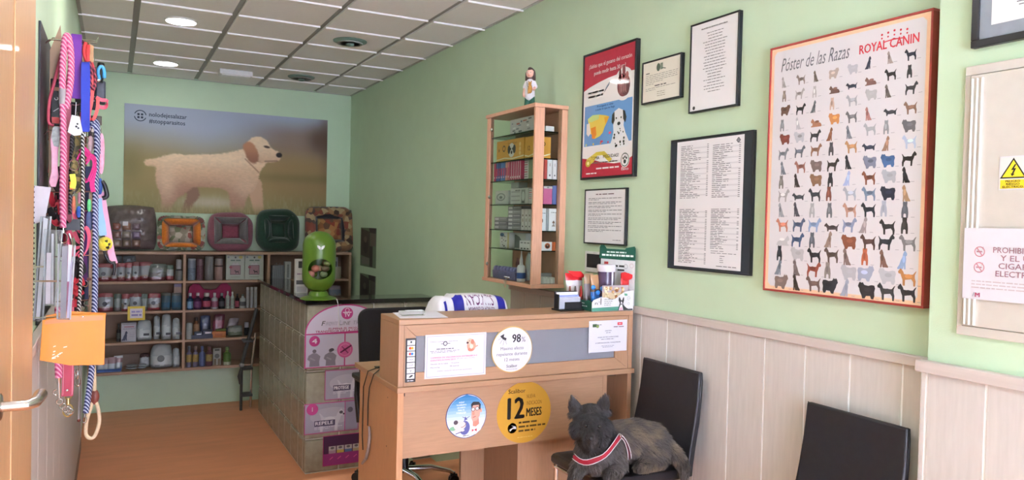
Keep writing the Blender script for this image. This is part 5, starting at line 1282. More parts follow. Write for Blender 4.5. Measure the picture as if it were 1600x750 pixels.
def sbox(name, label, xa, xb, ytop, s, colr, group, draw=None, Y=CY0+.046, d=.07, z0=None):
    """carton seen through the glass near side"""
    a, b = P(xa, ytop, 'Y', Y), P(xb, ytop, 'Y', Y); z0 = sz[s] if z0 is None else z0
    return carton(name, label, a.x, b.x, Y, Y+d, z0, hlim(s, z0, max(.01, (a.z+b.z)/2-z0)), colr, group, draw, face='Y')
G = 'cartons in the wall cabinet'
def d_news(sh):
    sh.k = 0; sh.rect(0, 0, 1, 1, '#c9c8cc', 0); rr = random.Random(8)
    for k in range(14): x, y = rr.uniform(0, .8), rr.uniform(.05, .85); sh.rect(x, y, x+rr.uniform(.05, .18), y+rr.uniform(.04, .12), rr.choice(('#5a5c66', '#8a8c94', '#eeeef0', '#6c7a90', '#b86a60')), 1+k % 3)
fbox('product_box', 'grey printed carton on the topmost glass shelf', 798, 834, 184, 0, '#cfcfd2', G, d_news, d=.08)
sbox('flat_packet', 'thin white packet lying at the near end of the topmost glass shelf', 853, 866, 197, 0, '#efeff0', G)
def d_orange(sh):
    sh.poly([(0, .86), (.3, .80), (.6, .86), (1, .78), (1, .84), (.6, .92), (.3, .86), (0, .92)], '#f2e6c0', 1); sh.ell(.56, .50, .12, '#e8e6e2', 2); sh.ell(.47, .46, .05, '#2c2a2c', 3, ry=.2); sh.ell(.66, .46, .05, '#2c2a2c', 3, ry=.2); sh.ell(.53, .44, .02, '#1c1a1c', 3); sh.ell(.60, .44, .02, '#1c1a1c', 3); sh.ell(.565, .60, .03, '#1c1a1c', 3)
    sh.text('Scalibor', .42, .22, .10, '#8a5a18', fit=.34); sh.ring(.28, .38, .035, .055, '#3a2c18', 2); sh.rect(.08, .38, .11, .50, '#3a2c18', 2)
    for k in range(3): sh.ell(.86, .28+.2*k, .035, '#f0d088', 2)
fbox('product_box', 'yellow carton with a spotted dog face, left on second glass shelf', 777, 819.5, 218, 1, '#dca23c', G, d_orange, d=.07)
def d_or2(sh): sh.text('12', .30, .62, .20, '#4a3410', fit=.22, bold=.02); sh.poly([(0, .80), (.4, .86), (1, .76), (1, .82), (.4, .92), (0, .86)], '#f2e6c0', 1)
t = fbox('product_box', 'yellow carton with the number 12 behind the cabinet corner post', 821, 836.5, 213, 1, '#e0a840', G, d_or2, d=.02)
def d_or3(sh): sh.ring(.30, .34, .10, .17, '#3a2c18', 2); sh.poly([(0, .80), (.4, .86), (1, .76), (1, .82), (.4, .92), (0, .86)], '#f2e6c0', 1)
sbox('product_box', 'yellow carton with a black ring mark, seen through the near glass side', 845, 861, 214, 1, '#dda040', G, d_or3, d=.05)
xs = np.linspace(772, 797, 8)
for k in range(7):
    def d_sp(sh, k=k): sh.rect(.1, .30, .9, .72, ('#c83a68', '#d04a74', '#b83a6a')[k % 3], 1); sh.rect(.2, .76, .8, .84, '#e8b8cc', 2)
    fbox('slim_carton', ('far left', 'blue topped', 'second blue topped', 'pale blue topped', 'third blue topped', 'peach', 'last') [k]+' slim carton in the pink and blue row, third glass shelf', xs[k]+.3, xs[k+1]-.3, 251.5-.3*k, 2, ('#c2486e', '#4a68b4', '#3a54a8', '#5a8ad0', '#4a7cc4', '#d89a88', '#c86a78')[k], 'slim cartons on the third glass shelf', d_sp, d=.09, X=2.145)
xs = np.linspace(797.5, 814.5, 6)
for k in range(5):
    def d_sp(sh): sh.rect(.75, .02, .98, .98, '#e8d4dc', 1); sh.rect(.2, .80, .6, .90, '#f0e0e6', 2)
    fbox('slim_carton', ('first', 'second', 'middle', 'fourth', 'fifth')[k]+' of five deep pink slim cartons with white edges, third glass shelf', xs[k]+.2, xs[k+1]-.2, 250-.4*k, 2, '#b83460', 'slim cartons on the third glass shelf', d_sp, d=.09, X=2.145)
def d_ln(sh):
    for k in range(7): sh.rect(.08, .08+.125*k, .92, .13+.125*k, ('#8a8488', '#b84a60', '#9a9498')[k % 3], 1)
fbox('product_box', 'white carton with grey and red lines beside the pink cartons', 815, 826, 248.5, 2, '#dcdadb', G, d_ln)
fbox('slim_carton', 'dull green slim carton next to the corner post, third glass shelf', 826.6, 832.5, 247, 2, '#8a9a7c', G)
sbox('slim_carton', 'red slim carton next to three white ones, near glass side', 851, 855.2, 248.5, 2, '#c8504a', G)
for k, (a, b) in enumerate(((856, 863), (864.2, 870.2), (871.4, 877))):
    def d_w(sh): sh.ell(.5, .80, .18, '#6a6a6e', 1); sh.rect(.40, .18, .6, .34, '#c8b8b4', 1)
    sbox('slim_carton', ('first', 'second', 'third')[k]+' white slim carton seen through the near glass side', a, b, 247.5+.3*k, 2, '#f0eef0', 'white slim cartons in the cabinet', d_w)
def d_ov(sh): sh.ell(.45, .45, .34, '#8a9694', 1, ry=.28); sh.ell(.45, .45, .26, '#c8d0cc', 2, ry=.20); sh.ell(.45, .48, .12, '#6a7472', 3, ry=.10)
fbox('product_box', 'white carton with a grey oval, far end of fourth glass shelf', 774.5, 794.5, 298, 3, '#d2d8d4', G, d_ov, d=.08)
def d_gr(sh):
    for k in range(3): sh.rect(.06, .18+.27*k, .55, .26+.27*k, '#a0a2a0', 1)
    sh.words(.28, .56, .10, .06, '#5a5c5c', mean=.1, k=2); sh.rect(.62, .1, .84, .95, '#8d9490', 1); sh.ell(.73, .5, .08, '#c4ccc8', 2, ry=.28); sh.rect(.66, .80, .80, .92, '#4a504e', 3)
fbox('product_box', 'long pale grey carton with printed columns, middle of fourth glass shelf', 798, 826, 294, 3, '#c6cac6', G, d_gr, d=.09)
fbox('product_box', 'small white striped carton next to the post, fourth glass shelf', 827, 832, 295, 3, '#dcdcda', G, d_ln)
z4 = ch_(812, 294); fbox('tilted_packet', 'grey packet lying on the long pale grey carton', 799, 811, 285, 3, '#9aa09c', G, None, d=.06, z0=z4+.0015)
sbox('book', 'pink book standing at the near glass side of the cabinet', 850, 863, 292, 3, '#cf6a96', G, lambda sh: (sh.rect(0, 0, 1, .13, '#c8c4c2', 1), sh.ell(.5, .07, .14, '#8c8a88', 2, ry=.04)), cat='book') if False else None
for (a, b, yt, cl, lab, dd) in ((849.5, 863, 291, '#cf6a96', 'pink carton with a grey top standing at the near glass side', lambda sh: (sh.rect(0, 0, 1, .13, '#c8c4c2', 1), sh.ell(.5, .07, .14, '#8c8a88', 2, ry=.04))),
    (863.6, 869.5, 290, '#6a7cb8', 'slate blue slim carton beside the pink carton', None), (870, 877, 290, '#8a74c0', 'violet slim carton at the near glass side', None)):
    sbox('product_box', lab, a, b, yt, 3, cl, G, dd)
# stacks of grey blister packs
def stack(xa, xb, n, ybase, ytop, tag_):
    zt_ = ch_((xa+xb)/2, ytop); h = (zt_-sz[4])/n
    for k in range(n):
        def d_b(sh): sh.rect(.05, .2, .35, .75, '#e4e2e8', 1); sh.rect(.42, .3, .9, .5, '#c4c2cc', 1)
        w_ = ('lowest', 'second', 'third', 'fourth', 'fifth', 'topmost')[k] if n == 6 else ('lowest', 'middle', 'topmost')[k]
        fbox('flat_box', w_+' grey flat box of the '+tag_+' stack, fifth glass shelf', xa, xb, 0, 4, '#8d8b96' if k % 2 else '#a3a1a8', 'grey flat boxes in two stacks', d_b, d=.07, z0=sz[4]+h*k) if False else carton('flat_box', w_+' grey flat box of the '+tag_+' stack, fifth glass shelf', 2.17, 2.24, cy(xb, 340), min(cy(xa, 340), CY1-.034), sz[4]+h*k+.0003, h-.0008, '#8d8b96' if k % 2 else '#a3a1a8', 'grey flat boxes in two stacks', d_b)
stack(773, 793, 3, 357, 339, 'low'); stack(794, 814.5, 6, 358, 322, 'tall')
for k, (a, b) in enumerate(((815, 820), (820.5, 825.5), (826, 830.5))):
    def d_u(sh): sh.ell(.5, .3, .2, '#8a847c', 1, ry=.05); sh.rect(.3, .45, .7, .6, '#b8b0a8', 1); sh.ell(.5, .82, .16, '#3a383a', 1, ry=.04); sh.rect(.92, 0, 1, 1, '#b0b0b0', 1)
    fbox('slim_carton', ('first', 'second', 'third')[k]+' upright white carton beside the grey stacks', a, b, 326.5, 4, '#dedcdc', 'upright white cartons on the fifth glass shelf', d_u)
def d_wd(sh): sh.words(.2, .9, .16, .03, '#7a7a7c', mean=.2, k=1); sh.ell(.45, .62, .12, '#8a6a58', 1, ry=.05); sh.poly([(.28, .80), (.45, .66), (.62, .80)], '#a89a90', 1); sh.ell(.45, .57, .05, '#5a4a44', 2, ry=.03)
sbox('product_box', 'white carton with a small dog print at the near glass side, fifth glass shelf', 858, 874, 326, 4, '#efedee', G, d_wd)
def d_wd2(sh): sh.ell(.3, .55, .2, '#2c2a2c', 1, ry=.10); sh.words(.2, .9, .2, .03, '#7a7a7c', mean=.3, k=1)
sbox('product_box', 'white carton with a black dog mark, partly behind the corner post', 844, 853.5, 325.5, 4, '#eae8ea', G, d_wd2, d=.06); sbox('slim_carton', 'grey slim carton between two white cartons, fifth glass shelf', 854, 857.4, 325.5, 4, '#a6a6a8', G)
def d_sd(sh):
    rr = random.Random(3); sh.ell(.25, .16, .22, '#5a80a8', 1, ry=.12)
    for k in range(14): sh.ell(rr.uniform(.1, .7), rr.uniform(.2, .95), rr.uniform(.03, .07), '#2f3138', 2, ry=rr.uniform(.02, .04), n=8)
    sh.rect(.82, 0, 1, 1, '#c8c090', 1)
fbox('product_box', 'white carton with black spots, far end of sixth glass shelf', 781.5, 796, 363, 5, '#e6e8e6', G, d_sd, d=.06)
def d_ar(sh): sh.ell(.1, 1.0, .75, '#7d8280', 1, ry=.88, a0=-90, a1=0, n=16) if False else sh.poly([(.12, .96), (.12, .12), (.36, .12), (.58, .24), (.72, .46), (.76, .96)], '#7d8280', 1); sh.rect(.0, .05, .07, .98, '#a83a48', 2)
fbox('product_box', 'white carton with a grey arch and red edge, sixth glass shelf', 799, 822, 364, 5, '#dadcd8', G, d_ar, X=2.21, d=.06)
def d_pr(sh):
    for k in range(3): sh.rect(.12+.3*k, .18, .32+.3*k, .30, '#8a8c90', 1); sh.rect(.14+.28*k, .78, .30+.28*k, .90, '#2c2e34', 1)
fbox('product_box', 'low white carton with black squares in front of the grey arch carton', 812, 829, 376, 5, '#e8e8ea', G, d_pr, X=2.15, d=.045)
def d_fc(sh): sh.ell(.52, .45, .24, '#c86a3c', 1, ry=.32); sh.ell(.52, .50, .16, '#4a2c24', 2, ry=.22); sh.ell(.52, .40, .07, '#b88a70', 3, ry=.08); sh.rect(.9, 0, 1, 1, '#d86a34', 1)
sbox('product_box', 'white carton with a brown animal face in a ring, near glass side', 846, 864, 378, 5, '#eeecea', G, d_fc); sbox('slim_carton', 'orange slim carton beside the animal face carton', 864.6, 869, 378.5, 5, '#dd7440', G)
for k in range(4):
    a = 849+5.3*k; sbox('small_box', ('leftmost', 'second', 'third', 'rightmost')[k]+' of four small white boxes on the cabinet floor, near glass side', a, a+4.9, 432.5+.4*k, 6, '#e2e8e0', 'small white boxes on the cabinet floor', lambda sh: sh.rect(.3, .1, .7, .2, '#b8c8b8', 1))
sbox('flat_box', 'grey flat box behind the small white boxes on the cabinet floor', 846, 872, 427, 6, '#b4b8b8', G, None, Y=CY0+.125, d=.05)
# purple blister tray, bottle, brush, small red tube, keys
zf = sz[6]; ya, yb = min(cy(770, 430, 2.15), CY1-.036), cy(806, 430, 2.15)
t = thing('blister_tray', 'violet tray of small sachets on the cabinet floor', 'tray', (2.19, (ya+yb)/2, zf), None)
MB().prism([(2.15, zf+.0005), (2.23, zf+.0005), (2.235, zf+.075), (2.145, zf+.050)], (0, ya, 0), (1, 0, 0), (0, 0, 1), ya-yb).build('tray', mat('violet_film', '#7c7cae', .3, var=.25, vscale=60), t, bevel=.004)
rr = random.Random(6)
for k in range(7): y = ya-(ya-yb)*(k+.5)/7; MB().ball((2.165, y, zf+.062), .022, .018, .018, n=8, m=6).build('sachet', mat('violet_sachet', '#9090c4', .3, var=.3, vscale=50), t, smooth=80)
yb_ = cy(812, 430, 2.155)
t = thing('ear_cleaner_bottle', 'white bottle with long nozzle and blue label on cabinet floor', 'bottle', (2.165, yb_, zf))
MB().lathe([(.024, .0005), (.026, .006), (.026, .085), (.020, .098), (.011, .104)], t.location, 18).build('bottle', mat('white_bottle', '#e6e8ea', .35), t, smooth=50)
MB().lathe([(.011, .1042), (.010, .13), (.004, .165), (.003, .185)], t.location, 12).build('nozzle', mat('white_bottle', '#e6e8ea'), t, smooth=60)
MB().lathe([(.0264, .02), (.0264, .055)], t.location, 18).build('label_band', mat('blue_label', '#3a64b0', .4), t, smooth=50)
yb_ = cy(822, 420, 2.20)
t = thing('oval_brush', 'pale oval grooming brush leaning inside the cabinet', 'brush', (2.23, yb_, zf))
mb = MB(); mb.M = Matrix.Translation((2.215, yb_, zf+.006))@Matrix.Rotation(math.radians(-8), 4, 'X')@Matrix.Rotation(math.radians(6), 4, 'Y'); mb.ball((0, 0, .105), .013, .032, .068, n=18, m=12); mb.tube([(0, 0, .002), (0, 0, .055)], [.012, .014], 10); mb.build('brush', mat('pale_brush', '#cfd6d2', .4), t, smooth=70)
yb_ = cy(805, 405, 2.25)
t = thing('small_tube', 'small red and grey tube standing behind the white nozzle bottle', 'tube', (2.27, yb_, zf))
MB().lathe([(.012, .0005), (.014, .02), (.013, .10), (.006, .115), (.006, .13)], t.location, 12).build('tube', mat('red_grey_tube', '#a8787a', .4, var=.3, vscale=30), t, smooth=50)
kp = P(791, 434, 'X', CX0-.012)
t = thing('key_bunch', 'bunch of keys hanging from the cabinet door lock', 'keys', kp)
MB().lathe([(.008, 0), (.008, -.014)], (CX0+.0035, kp.y, kp.z), 12, axis='X').build('lock', CHROME, t, smooth=40)
MB().tube([kp+Vector((.0, .009*math.cos(a), .009*math.sin(a)-.008)) for a in [k*math.pi/7 for k in range(14)]], .0012, 6, closed=True).build('key_ring', CHROME, t)
for k in range(3): MB().obox(kp+Vector((-.004-.002*k, -.006+.008*k, -.036)), (.0006, 0, 0), (0, .0035, .001*k-.001), (0, .004*(k-1), .022)).build('key', mat('brass_key', '#cfc4a8', .3, metal=.8), t)
for k in range(4): MB().ball(kp+Vector((.004, -.03+.018*k, .004)), .007, n=8, m=6).build('key_charm', mat('silver_charm', '#c8ccd4', .25, metal=.8), t, smooth=80)

# ---- figurine on top of the cabinet (woman in a white tunic and green trousers)
fy = P(828, 150, 'X', 2.20).y; fb = Vector((2.20, fy, CZ1)); fh = P(828, 106, 'X', 2.20).z-CZ1
fg = thing('figurine', 'painted figurine of a woman in white tunic holding a small brown dog', 'figurine', fb)
k = fh/.20; fd = Vector((-.75, -.66, 0)).normalized(); fs_ = Vector((-fd.y, fd.x, 0)); Z_ = Vector((0, 0, 1))
def fp(a, b, c_): return fb+fs_*(a*k)+fd*(b*k)+Z_*(c_*k)
def blob(name, parts, m, vox=.0022):
    mb = MB()
    for pts, rs in parts: capsule(mb, pts, [r*k for r in rs], 12)
    o = mb.build(name, m, fg); md = o.modifiers.new('r', 'REMESH'); md.mode = 'VOXEL'; md.voxel_size = vox; s2 = o.modifiers.new('s', 'SMOOTH'); s2.factor = .5; s2.iterations = 3
    d_ = bpy.context.evaluated_depsgraph_get(); nm_ = bpy.data.meshes.new_from_object(o.evaluated_get(d_)); o.modifiers.clear(); o.data = nm_; nm_.polygons.foreach_set('use_smooth', [True]*len(nm_.polygons)); return o
SKN, TEAL, TUN, HAIR = mat('figurine_skin', '#e8b8a4', .5), mat('figurine_green', '#2c6a58', .5), mat('figurine_white', '#eceaf0', .5), mat('figurine_hair', '#4a3530', .5)
blob('body', [([fp(0, 0, .128), fp(0, 0, .148)], [.011, .010]), ([fp(0, .002, .168), fp(0, .002, .172)], [.0205, .021]), ([fp(0, .022, .166), fp(0, .0235, .164)], [.004, .0038]),
              ([fp(-.026, 0, .105), fp(-.030, .006, .075), fp(-.026, .012, .062)], [.0075, .007, .008]), ([fp(.026, 0, .105), fp(.026, .018, .09), fp(.016, .028, .092)], [.0075, .007, .008])], SKN)
blob('trousers', [([fp(-.011, 0, .058), fp(-.013, .002, .020), fp(-.014, .004, .0)], [.014, .0145, .0155]), ([fp(.011, 0, .058), fp(.013, .002, .020), fp(.014, .004, .0)], [.014, .0145, .0155])], TEAL)
blob('tunic', [([fp(0, 0, .060), fp(0, .001, .095), fp(0, 0, .125)], [.0255, .024, .021]), ([fp(-.018, 0, .125), fp(-.027, 0, .106)], [.012, .0115]), ([fp(.018, 0, .125), fp(.027, 0, .106)], [.012, .0115])], TUN)
blob('hair', [([fp(0, -.006, .176), fp(0, -.008, .160), fp(0, -.010, .135)], [.0225, .022, .018]), ([fp(-.017, .0, .172), fp(-.019, -.001, .140)], [.009, .008]), ([fp(.017, .0, .172), fp(.019, -.001, .140)], [.009, .008]), ([fp(0, .008, .190), fp(0, -.004, .188)], [.011, .014])], HAIR)
for s in (-1, 1): MB().ball(fp(.008*s, .0215, .172), .0022*k, n=8, m=6).build('eye', EYE, fg)
MB().tube([fp(-.005, .0215, .158), fp(0, .0225, .1568), fp(.005, .0215, .158)], .0011*k, 6).build('mouth', mat('figurine_lip', '#b85a58', .5), fg)
blob('small_dog', [([fp(.012, .034, .100), fp(.012, .036, .078)], [.010, .011]), ([fp(.012, .038, .114), fp(.012, .046, .110)], [.0085, .006]), ([fp(.006, .036, .122), fp(.005, .036, .127)], [.003, .0022]), ([fp(.018, .036, .122), fp(.019, .036, .127)], [.003, .0022]), ([fp(.008, .044, .078), fp(.008, .047, .066)], [.004, .0035])], mat('figurine_dog', '#b8863c', .5, var=.2, vscale=80))
MB().tube([fp(-.010, .019, .126), fp(-.006, .0245, .108), fp(0, .026, .098), fp(.006, .0245, .108), fp(.010, .019, .126)], .0011*k, 6).build('stethoscope', mat('figurine_grey', '#5a6068', .4), fg)
# ================================================================== WALL SHELF UNIT at the back
SY0, SZT = 8.06, 1.195
su = thing('wall_shelf_unit', 'wide maple shelf unit with compartments hung on the back wall', 'shelf', (1.07, 8.2, .02))
SX0, SX1 = -.205, 2.288
MB().box(SX0, SX1, SY0, YB-.0006, SZT-.026, SZT).build('top_board', SHELFM, su, bevel=.0015)
MB().box(SX0, SX1, SY0, YB-.0006, .020, .046).build('bottom_board', SHELFM, su, bevel=.0015)
divs = [(SX0, SX0+.026), (.608, .634), (1.408, 1.434), (SX1-.026, SX1)]
for a, b in divs: MB().box(a, b, SY0+.001, YB-.0012, .0462, SZT-.0262).build('upright', SHELFM, su, bevel=.0015)
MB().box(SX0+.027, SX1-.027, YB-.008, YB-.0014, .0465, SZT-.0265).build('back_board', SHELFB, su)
lv = [.897, .6075, .314]
for z in lv:
    for (a, b) in zip(divs[:-1], divs[1:]): MB().box(a[1]+.0003, b[0]-.0003, SY0+.004, YB-.0083, z-.011, z+.011).build('shelf_board', SHELFM, su, bevel=.0015)
S_ = [.9083, .6188, .3253, .0463]                                      # standing heights of rows 1-4
YI = 8.13
def bx_(x, y=430, Y=YI): return P(x, y, 'Y', Y).x
def bz_(y, x=280, Y=YI): return P(x, y, 'Y', Y).z

class CMB(MB):
    pass
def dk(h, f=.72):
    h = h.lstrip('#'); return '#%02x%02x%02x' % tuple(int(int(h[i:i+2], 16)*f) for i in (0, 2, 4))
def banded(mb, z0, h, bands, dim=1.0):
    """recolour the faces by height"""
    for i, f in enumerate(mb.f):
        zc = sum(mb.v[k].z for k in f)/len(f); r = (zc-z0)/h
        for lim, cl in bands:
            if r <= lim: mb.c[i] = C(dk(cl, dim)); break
FOIL = ink('foil_print', .32, coat=.3)
def pouch(label, xa, xb, ytop, row, bands, Y=YI, th=.036, group='foil treat pouches on the back shelves', lean=0.0, z0=None, name='treat_pouch', emblem=None, cat='pouch', tilt=0.0):
    rd = .24 if cat == 'bag' else .10
    z0 = S_[row] if z0 is None else z0
    a, b = P(xa, ytop, 'Y', Y), P(xb, ytop, 'Y', Y); h = max(.03, (a.z+b.z)/2-z0); w_ = b.x-a.x; xm = (a.x+b.x)/2
    t = thing(name, label, cat, (xm, Y, z0), group)
    v = Vector((math.sin(lean), .10, 1)).normalized()
    mb = MB(); mb.pillow((xm, Y, z0+.004), (1, 0, 0), v, w_, h*.99, th, nu=10, nv=14, seed=int(xa*7) % 11, wr=.004 if cat == 'bag' else .0025, round_=rd)
    zs = [p.z for p in mb.v]; dz = z0+.0008-min(zs); mb.v = [p+Vector((0, 0, dz)) for p in mb.v]
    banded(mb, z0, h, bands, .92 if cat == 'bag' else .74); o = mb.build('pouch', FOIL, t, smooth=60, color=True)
    if emblem:
        r = w_*.16; c_ = Vector((xm-w_*.05, Y-th*.50-.003, z0+h*.44)); m2 = MB(); m2.lathe([(r, 0), (r*.9, .002), (r*.55, .002), (r*.55, .0012), (.0001, .0012)], c_, 16, axis='Y'); m2.build('emblem', mat('emblem_'+emblem[1:], emblem, .4), t, smooth=30)
    return t
RB = [(.20, '#8a2a30'), (.30, '#b9a79c'), (.76, '#aeb4b8'), (1.1, '#a02838')]
RB2 = [(.16, '#98303a'), (.40, '#9a8a80'), (.72, '#b2b8bc'), (1.1, '#a83040')]
GB_ = [(.25, '#77706a'), (.7, '#9aa5a2'), (1.1, '#5d7468')]
SB = [(.12, '#9aa09e'), (1.1, '#b9c0c0')]
w_ = ('leftmost', 'second', 'third', 'fourth', 'fifth')
for k, (a, b, yt) in enumerate(((152, 174, 412), (173, 185, 411), (183, 196, 411), (195, 208, 410), (206, 219, 409))):
    pouch(w_[k]+' red topped silver treat pouch in the top shelf row', a, b, yt, 0, RB2 if k % 2 else RB, Y=8.12+.02*(k % 2), emblem='#2c3038')
pouch('grey pouch with a red top behind the leaning pouches, top shelf row', 218, 240, 409, 0, RB, Y=8.18)
pouch('dark pouch with green corner leaning at the end of the top shelf row', 230, 258, 412, 0, [(.2, '#7a3038'), (.5, '#6a6c6a'), (.8, '#86908c'), (1.1, '#3f5a50')], Y=8.115, lean=.15)
pouch('white and green pouch with red foot beside the grey jars', 259, 272, 414, 0, [(.3, '#a03038'), (.7, '#b4bab4'), (1.1, '#4a6a58')], Y=8.14)
for k, (a, b) in enumerate(((167, 191), (192, 213))):
    z0 = P(a, 411, 'Y', 8.20).z
    pouch(('left', 'right')[k]+' grey packet lying on top of the red treat pouches', a, b, 399.5, 0, [(.5, '#6c7478'), (1.1, '#888f92')], Y=8.20, th=.04, z0=z0, group='grey packets on the treat pouches', emblem='#2c3038' if k else None)
def jar(label, xa, xb, ytop, row, body, lid=None, Y=YI, z0=None, name='jar', cat='jar', group=None, lidh=.16, neck=.92, trans=0.0, label_c=None, prof=None, rough=.35):
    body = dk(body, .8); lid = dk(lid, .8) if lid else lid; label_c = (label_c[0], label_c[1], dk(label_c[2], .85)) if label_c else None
    z0 = S_[row] if z0 is None else z0
    a, b = P(xa, ytop, 'Y', Y), P(xb, ytop, 'Y', Y); r = (b.x-a.x)/2; h = (a.z+b.z)/2-z0; c_ = Vector(((a.x+b.x)/2, Y+r*.0, z0+.0006))
    t = thing(name, label, cat, c_, group)
    hb_ = h*(1-lidh) if lid else h
    pr = prof or [(r*.92, 0), (r, h*.04), (r, hb_*.93), (r*neck, hb_)]
    MB().lathe([(x*(r if prof else 1), z*(hb_ if prof else 1)) for x, z in pr] if prof else pr, c_, 20).build('body', mat('jar_%s_%d' % (body[1:], int(trans*10)), body, rough, var=.05, trans=trans, ior=1.2), t, smooth=40)
    if lid:
        rl = r*(prof[-1][0]*1.12 if prof else .98); MB().lathe([(rl, hb_+.0004), (rl, h*.985), (rl*.9, h)], c_, 18).build('lid', mat('lid_'+lid[1:], lid, .4), t, smooth=40)
    if label_c:
        z_0, z_1, cl = label_c; MB().lathe([(r*1.006, hb_*z_0), (r*1.006, hb_*z_1)], c_, 20).build('label', mat('lab_'+cl[1:], cl, .5, var=.25, vscale=70), t, smooth=40)
    return t
jar('grey jar with dark band, lower of two stacked at the divider', 274, 285.5, 421, 0, '#8e8f8c', '#4a4d50', lidh=.12); zj = P(280, 420.5, 'Y', YI).z
jar('pale grey jar stacked on the darker grey jar', 275, 284, 405.5, 0, '#b3b2b2', None, z0=zj+.001)
jar('clear canister with a blue grey block inside, top shelf', 293.5, 306, 404, 0, '#9ba6b4', '#c7ccd0', lidh=.08, trans=.3, label_c=(.05, .62, '#7f8b9c'))
jar('clear canister of dark pink sticks, top shelf', 307, 318, 405, 0, '#8d6f78', None, trans=.25, label_c=(.05, .7, '#74525c'))
jar('tall clear ribbed canister in the middle of the top shelf', 320, 334, 401, 0, '#b4b4b4', '#c4c4c4', lidh=.06, trans=.45)
jar('pinkish jar with a dark band next to the picture cartons', 335.5, 348.5, 404, 0, '#b99a94', '#a9a3a2', lidh=.28, trans=.15, label_c=(.86, .96, '#4a4444'))
def shelf_carton(label, xa, xb, ytop, row, colr, draw=None, Y=YI, d=.07, name='product_box', group=None, cat='box', z0=None):
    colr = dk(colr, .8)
    z0 = S_[row] if z0 is None else z0
    a, b = P(xa, ytop, 'Y', Y), P(xb, ytop, 'Y', Y)
    t = thing(name, label, cat, ((a.x+b.x)/2, Y+d/2, z0), group); zt = (a.z+b.z)/2
    MB().box(a.x, b.x, Y, Y+d, z0+.0004, zt).build('carton', mat('carton_'+colr.strip('#'), colr, .5), t, bevel=.0015)
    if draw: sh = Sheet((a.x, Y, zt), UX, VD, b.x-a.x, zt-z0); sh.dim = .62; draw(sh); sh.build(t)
    return t
def d_pic(sh):
    sh.rect(.03, .02, .97, .98, '#c9d0c0', 1); sh.ell(.5, .11, .05, '#3a4038', 2, ry=.035); sh.words(.24, .78, .20, .05, '#5a7a6a', mean=.25, k=2)
    sh.ell(.78, .10, .10, '#c8c060', 2, ry=.06); sh.ell(.12, .10, .05, '#8a929c', 2, ry=.04); sh.rect(.22, .42, .78, .80, '#6c545a', 2); sh.rect(.25, .44, .75, .78, '#b48a90', 3)
    sh.poly([(.30, .42), (.40, .30), (.5, .38), (.6, .30), (.70, .42)], '#dcd8d8', 4); sh.ell(.25, .50, .08, '#a84858', 5, ry=.05); dog_print(sh, 'stand', .44, .60, .26, .16, '#2a2426', k=5); sh.words(.25, .75, .88, .02, '#8a8a7c', k=3)
shelf_carton('pale green picture carton with pink panel, left of the pair', 353.5, 382.6, 398, 0, '#c5ccbc', d_pic, group='pair of pale green picture cartons'); shelf_carton('pale green picture carton with pink panel, right of the pair', 383, 412, 398, 0, '#c5ccbc', d_pic, group='pair of pale green picture cartons')
# right compartment, top row
shelf_carton('clear box of small tools behind the dispenser, left end', 425.5, 444, 415, 0, '#7d8488', lambda sh: [sh.line(.1+.16*k, .9, .2+.15*k, -.1-.1*(k % 2), .04, '#a2a8aa', 1) for k in range(5)], group=None, name='tool_box')
shelf_carton('white carton with a grey standing figure print', 445.5, 455, 409, 0, '#c9cccb', lambda sh: (sh.ell(.5, .22, .16, '#8c9496', 1, ry=.08), sh.rect(.34, .3, .66, .9, '#8c9496', 1)), Y=8.1)
shelf_carton('dark and white carton above the cream jar, right of the dispenser', 519, 528, 402, 0, '#c0bcbc', lambda sh: sh.rect(.3, .2, .8, .6, '#3a3a3c', 1), Y=8.22)
jar('cream jar right of the green dispenser on the top shelf', 521, 533, 417, 0, '#b9b59c', None, Y=8.11)
pouch('clear bag of coloured chews at the right end, second shelf', 514, 534, 446, 1, [(.3, '#8a6a7c'), (.55, '#9c9490'), (.8, '#7c8a9c'), (1.1, '#a89ca4')], Y=8.13, th=.09)
# row 2 left
for k, (a, b, yt, bd) in enumerate(((153, 177, 458, RB), (178, 190, 459, GB_), (190, 203, 459, RB2), (202, 222, 458, RB), (221, 231, 459, GB_), (230.5, 251, 458, RB2))):
    pouch(('leftmost red topped', 'green and grey', 'narrow red topped', 'middle red topped', 'narrow grey green', 'rightmost red topped')[k]+' treat pouch in the second shelf row', a, b, yt, 1, bd, Y=8.12+.02*(k % 2), emblem='#2c3038' if bd is not GB_ else None)
for k, (a, b) in enumerate(((252, 267), (268, 284))):
    jar(('left', 'right')[k]+' blue tinted jar beside the red pouches, second shelf', a, b, 458, 1, '#55707f', '#7a7d78', lidh=.14, group='blue tinted jars', trans=.2, label_c=(.2, .55, '#3f6a86'))
zj = P(276, 457.4, 'Y', YI).z
shelf_carton('small lilac and peach box standing on the right blue jar', 272, 284, 443.5, 1, '#b59a8c', lambda sh: sh.rect(0, 0, 1, .35, '#8d7f9c', 1), z0=zj+.0012, d=.05, Y=8.105)
a, b = P(199.5, 479, 'Y', SY0-.006), P(226.5, 500, 'Y', SY0-.006)
t = thing('price_sign', 'small yellow bordered price sign hanging on the third shelf edge', 'sign', ((a.x+b.x)/2, SY0-.005, b.z))
MB().box(a.x, b.x, SY0-.006, SY0-.003, b.z, a.z).build('card', mat('yellow_card', '#c9ae34', .5), t); MB().box(a.x+.04, b.x-.04, SY0-.003, SY0+.0035, .606, .612).build('clip', CHROME, t)
sh = Sheet((a.x, SY0-.006, a.z), UX, VD, b.x-a.x, a.z-b.z); sh.rect(.14, .16, .86, .84, '#c9c2c4', 1)
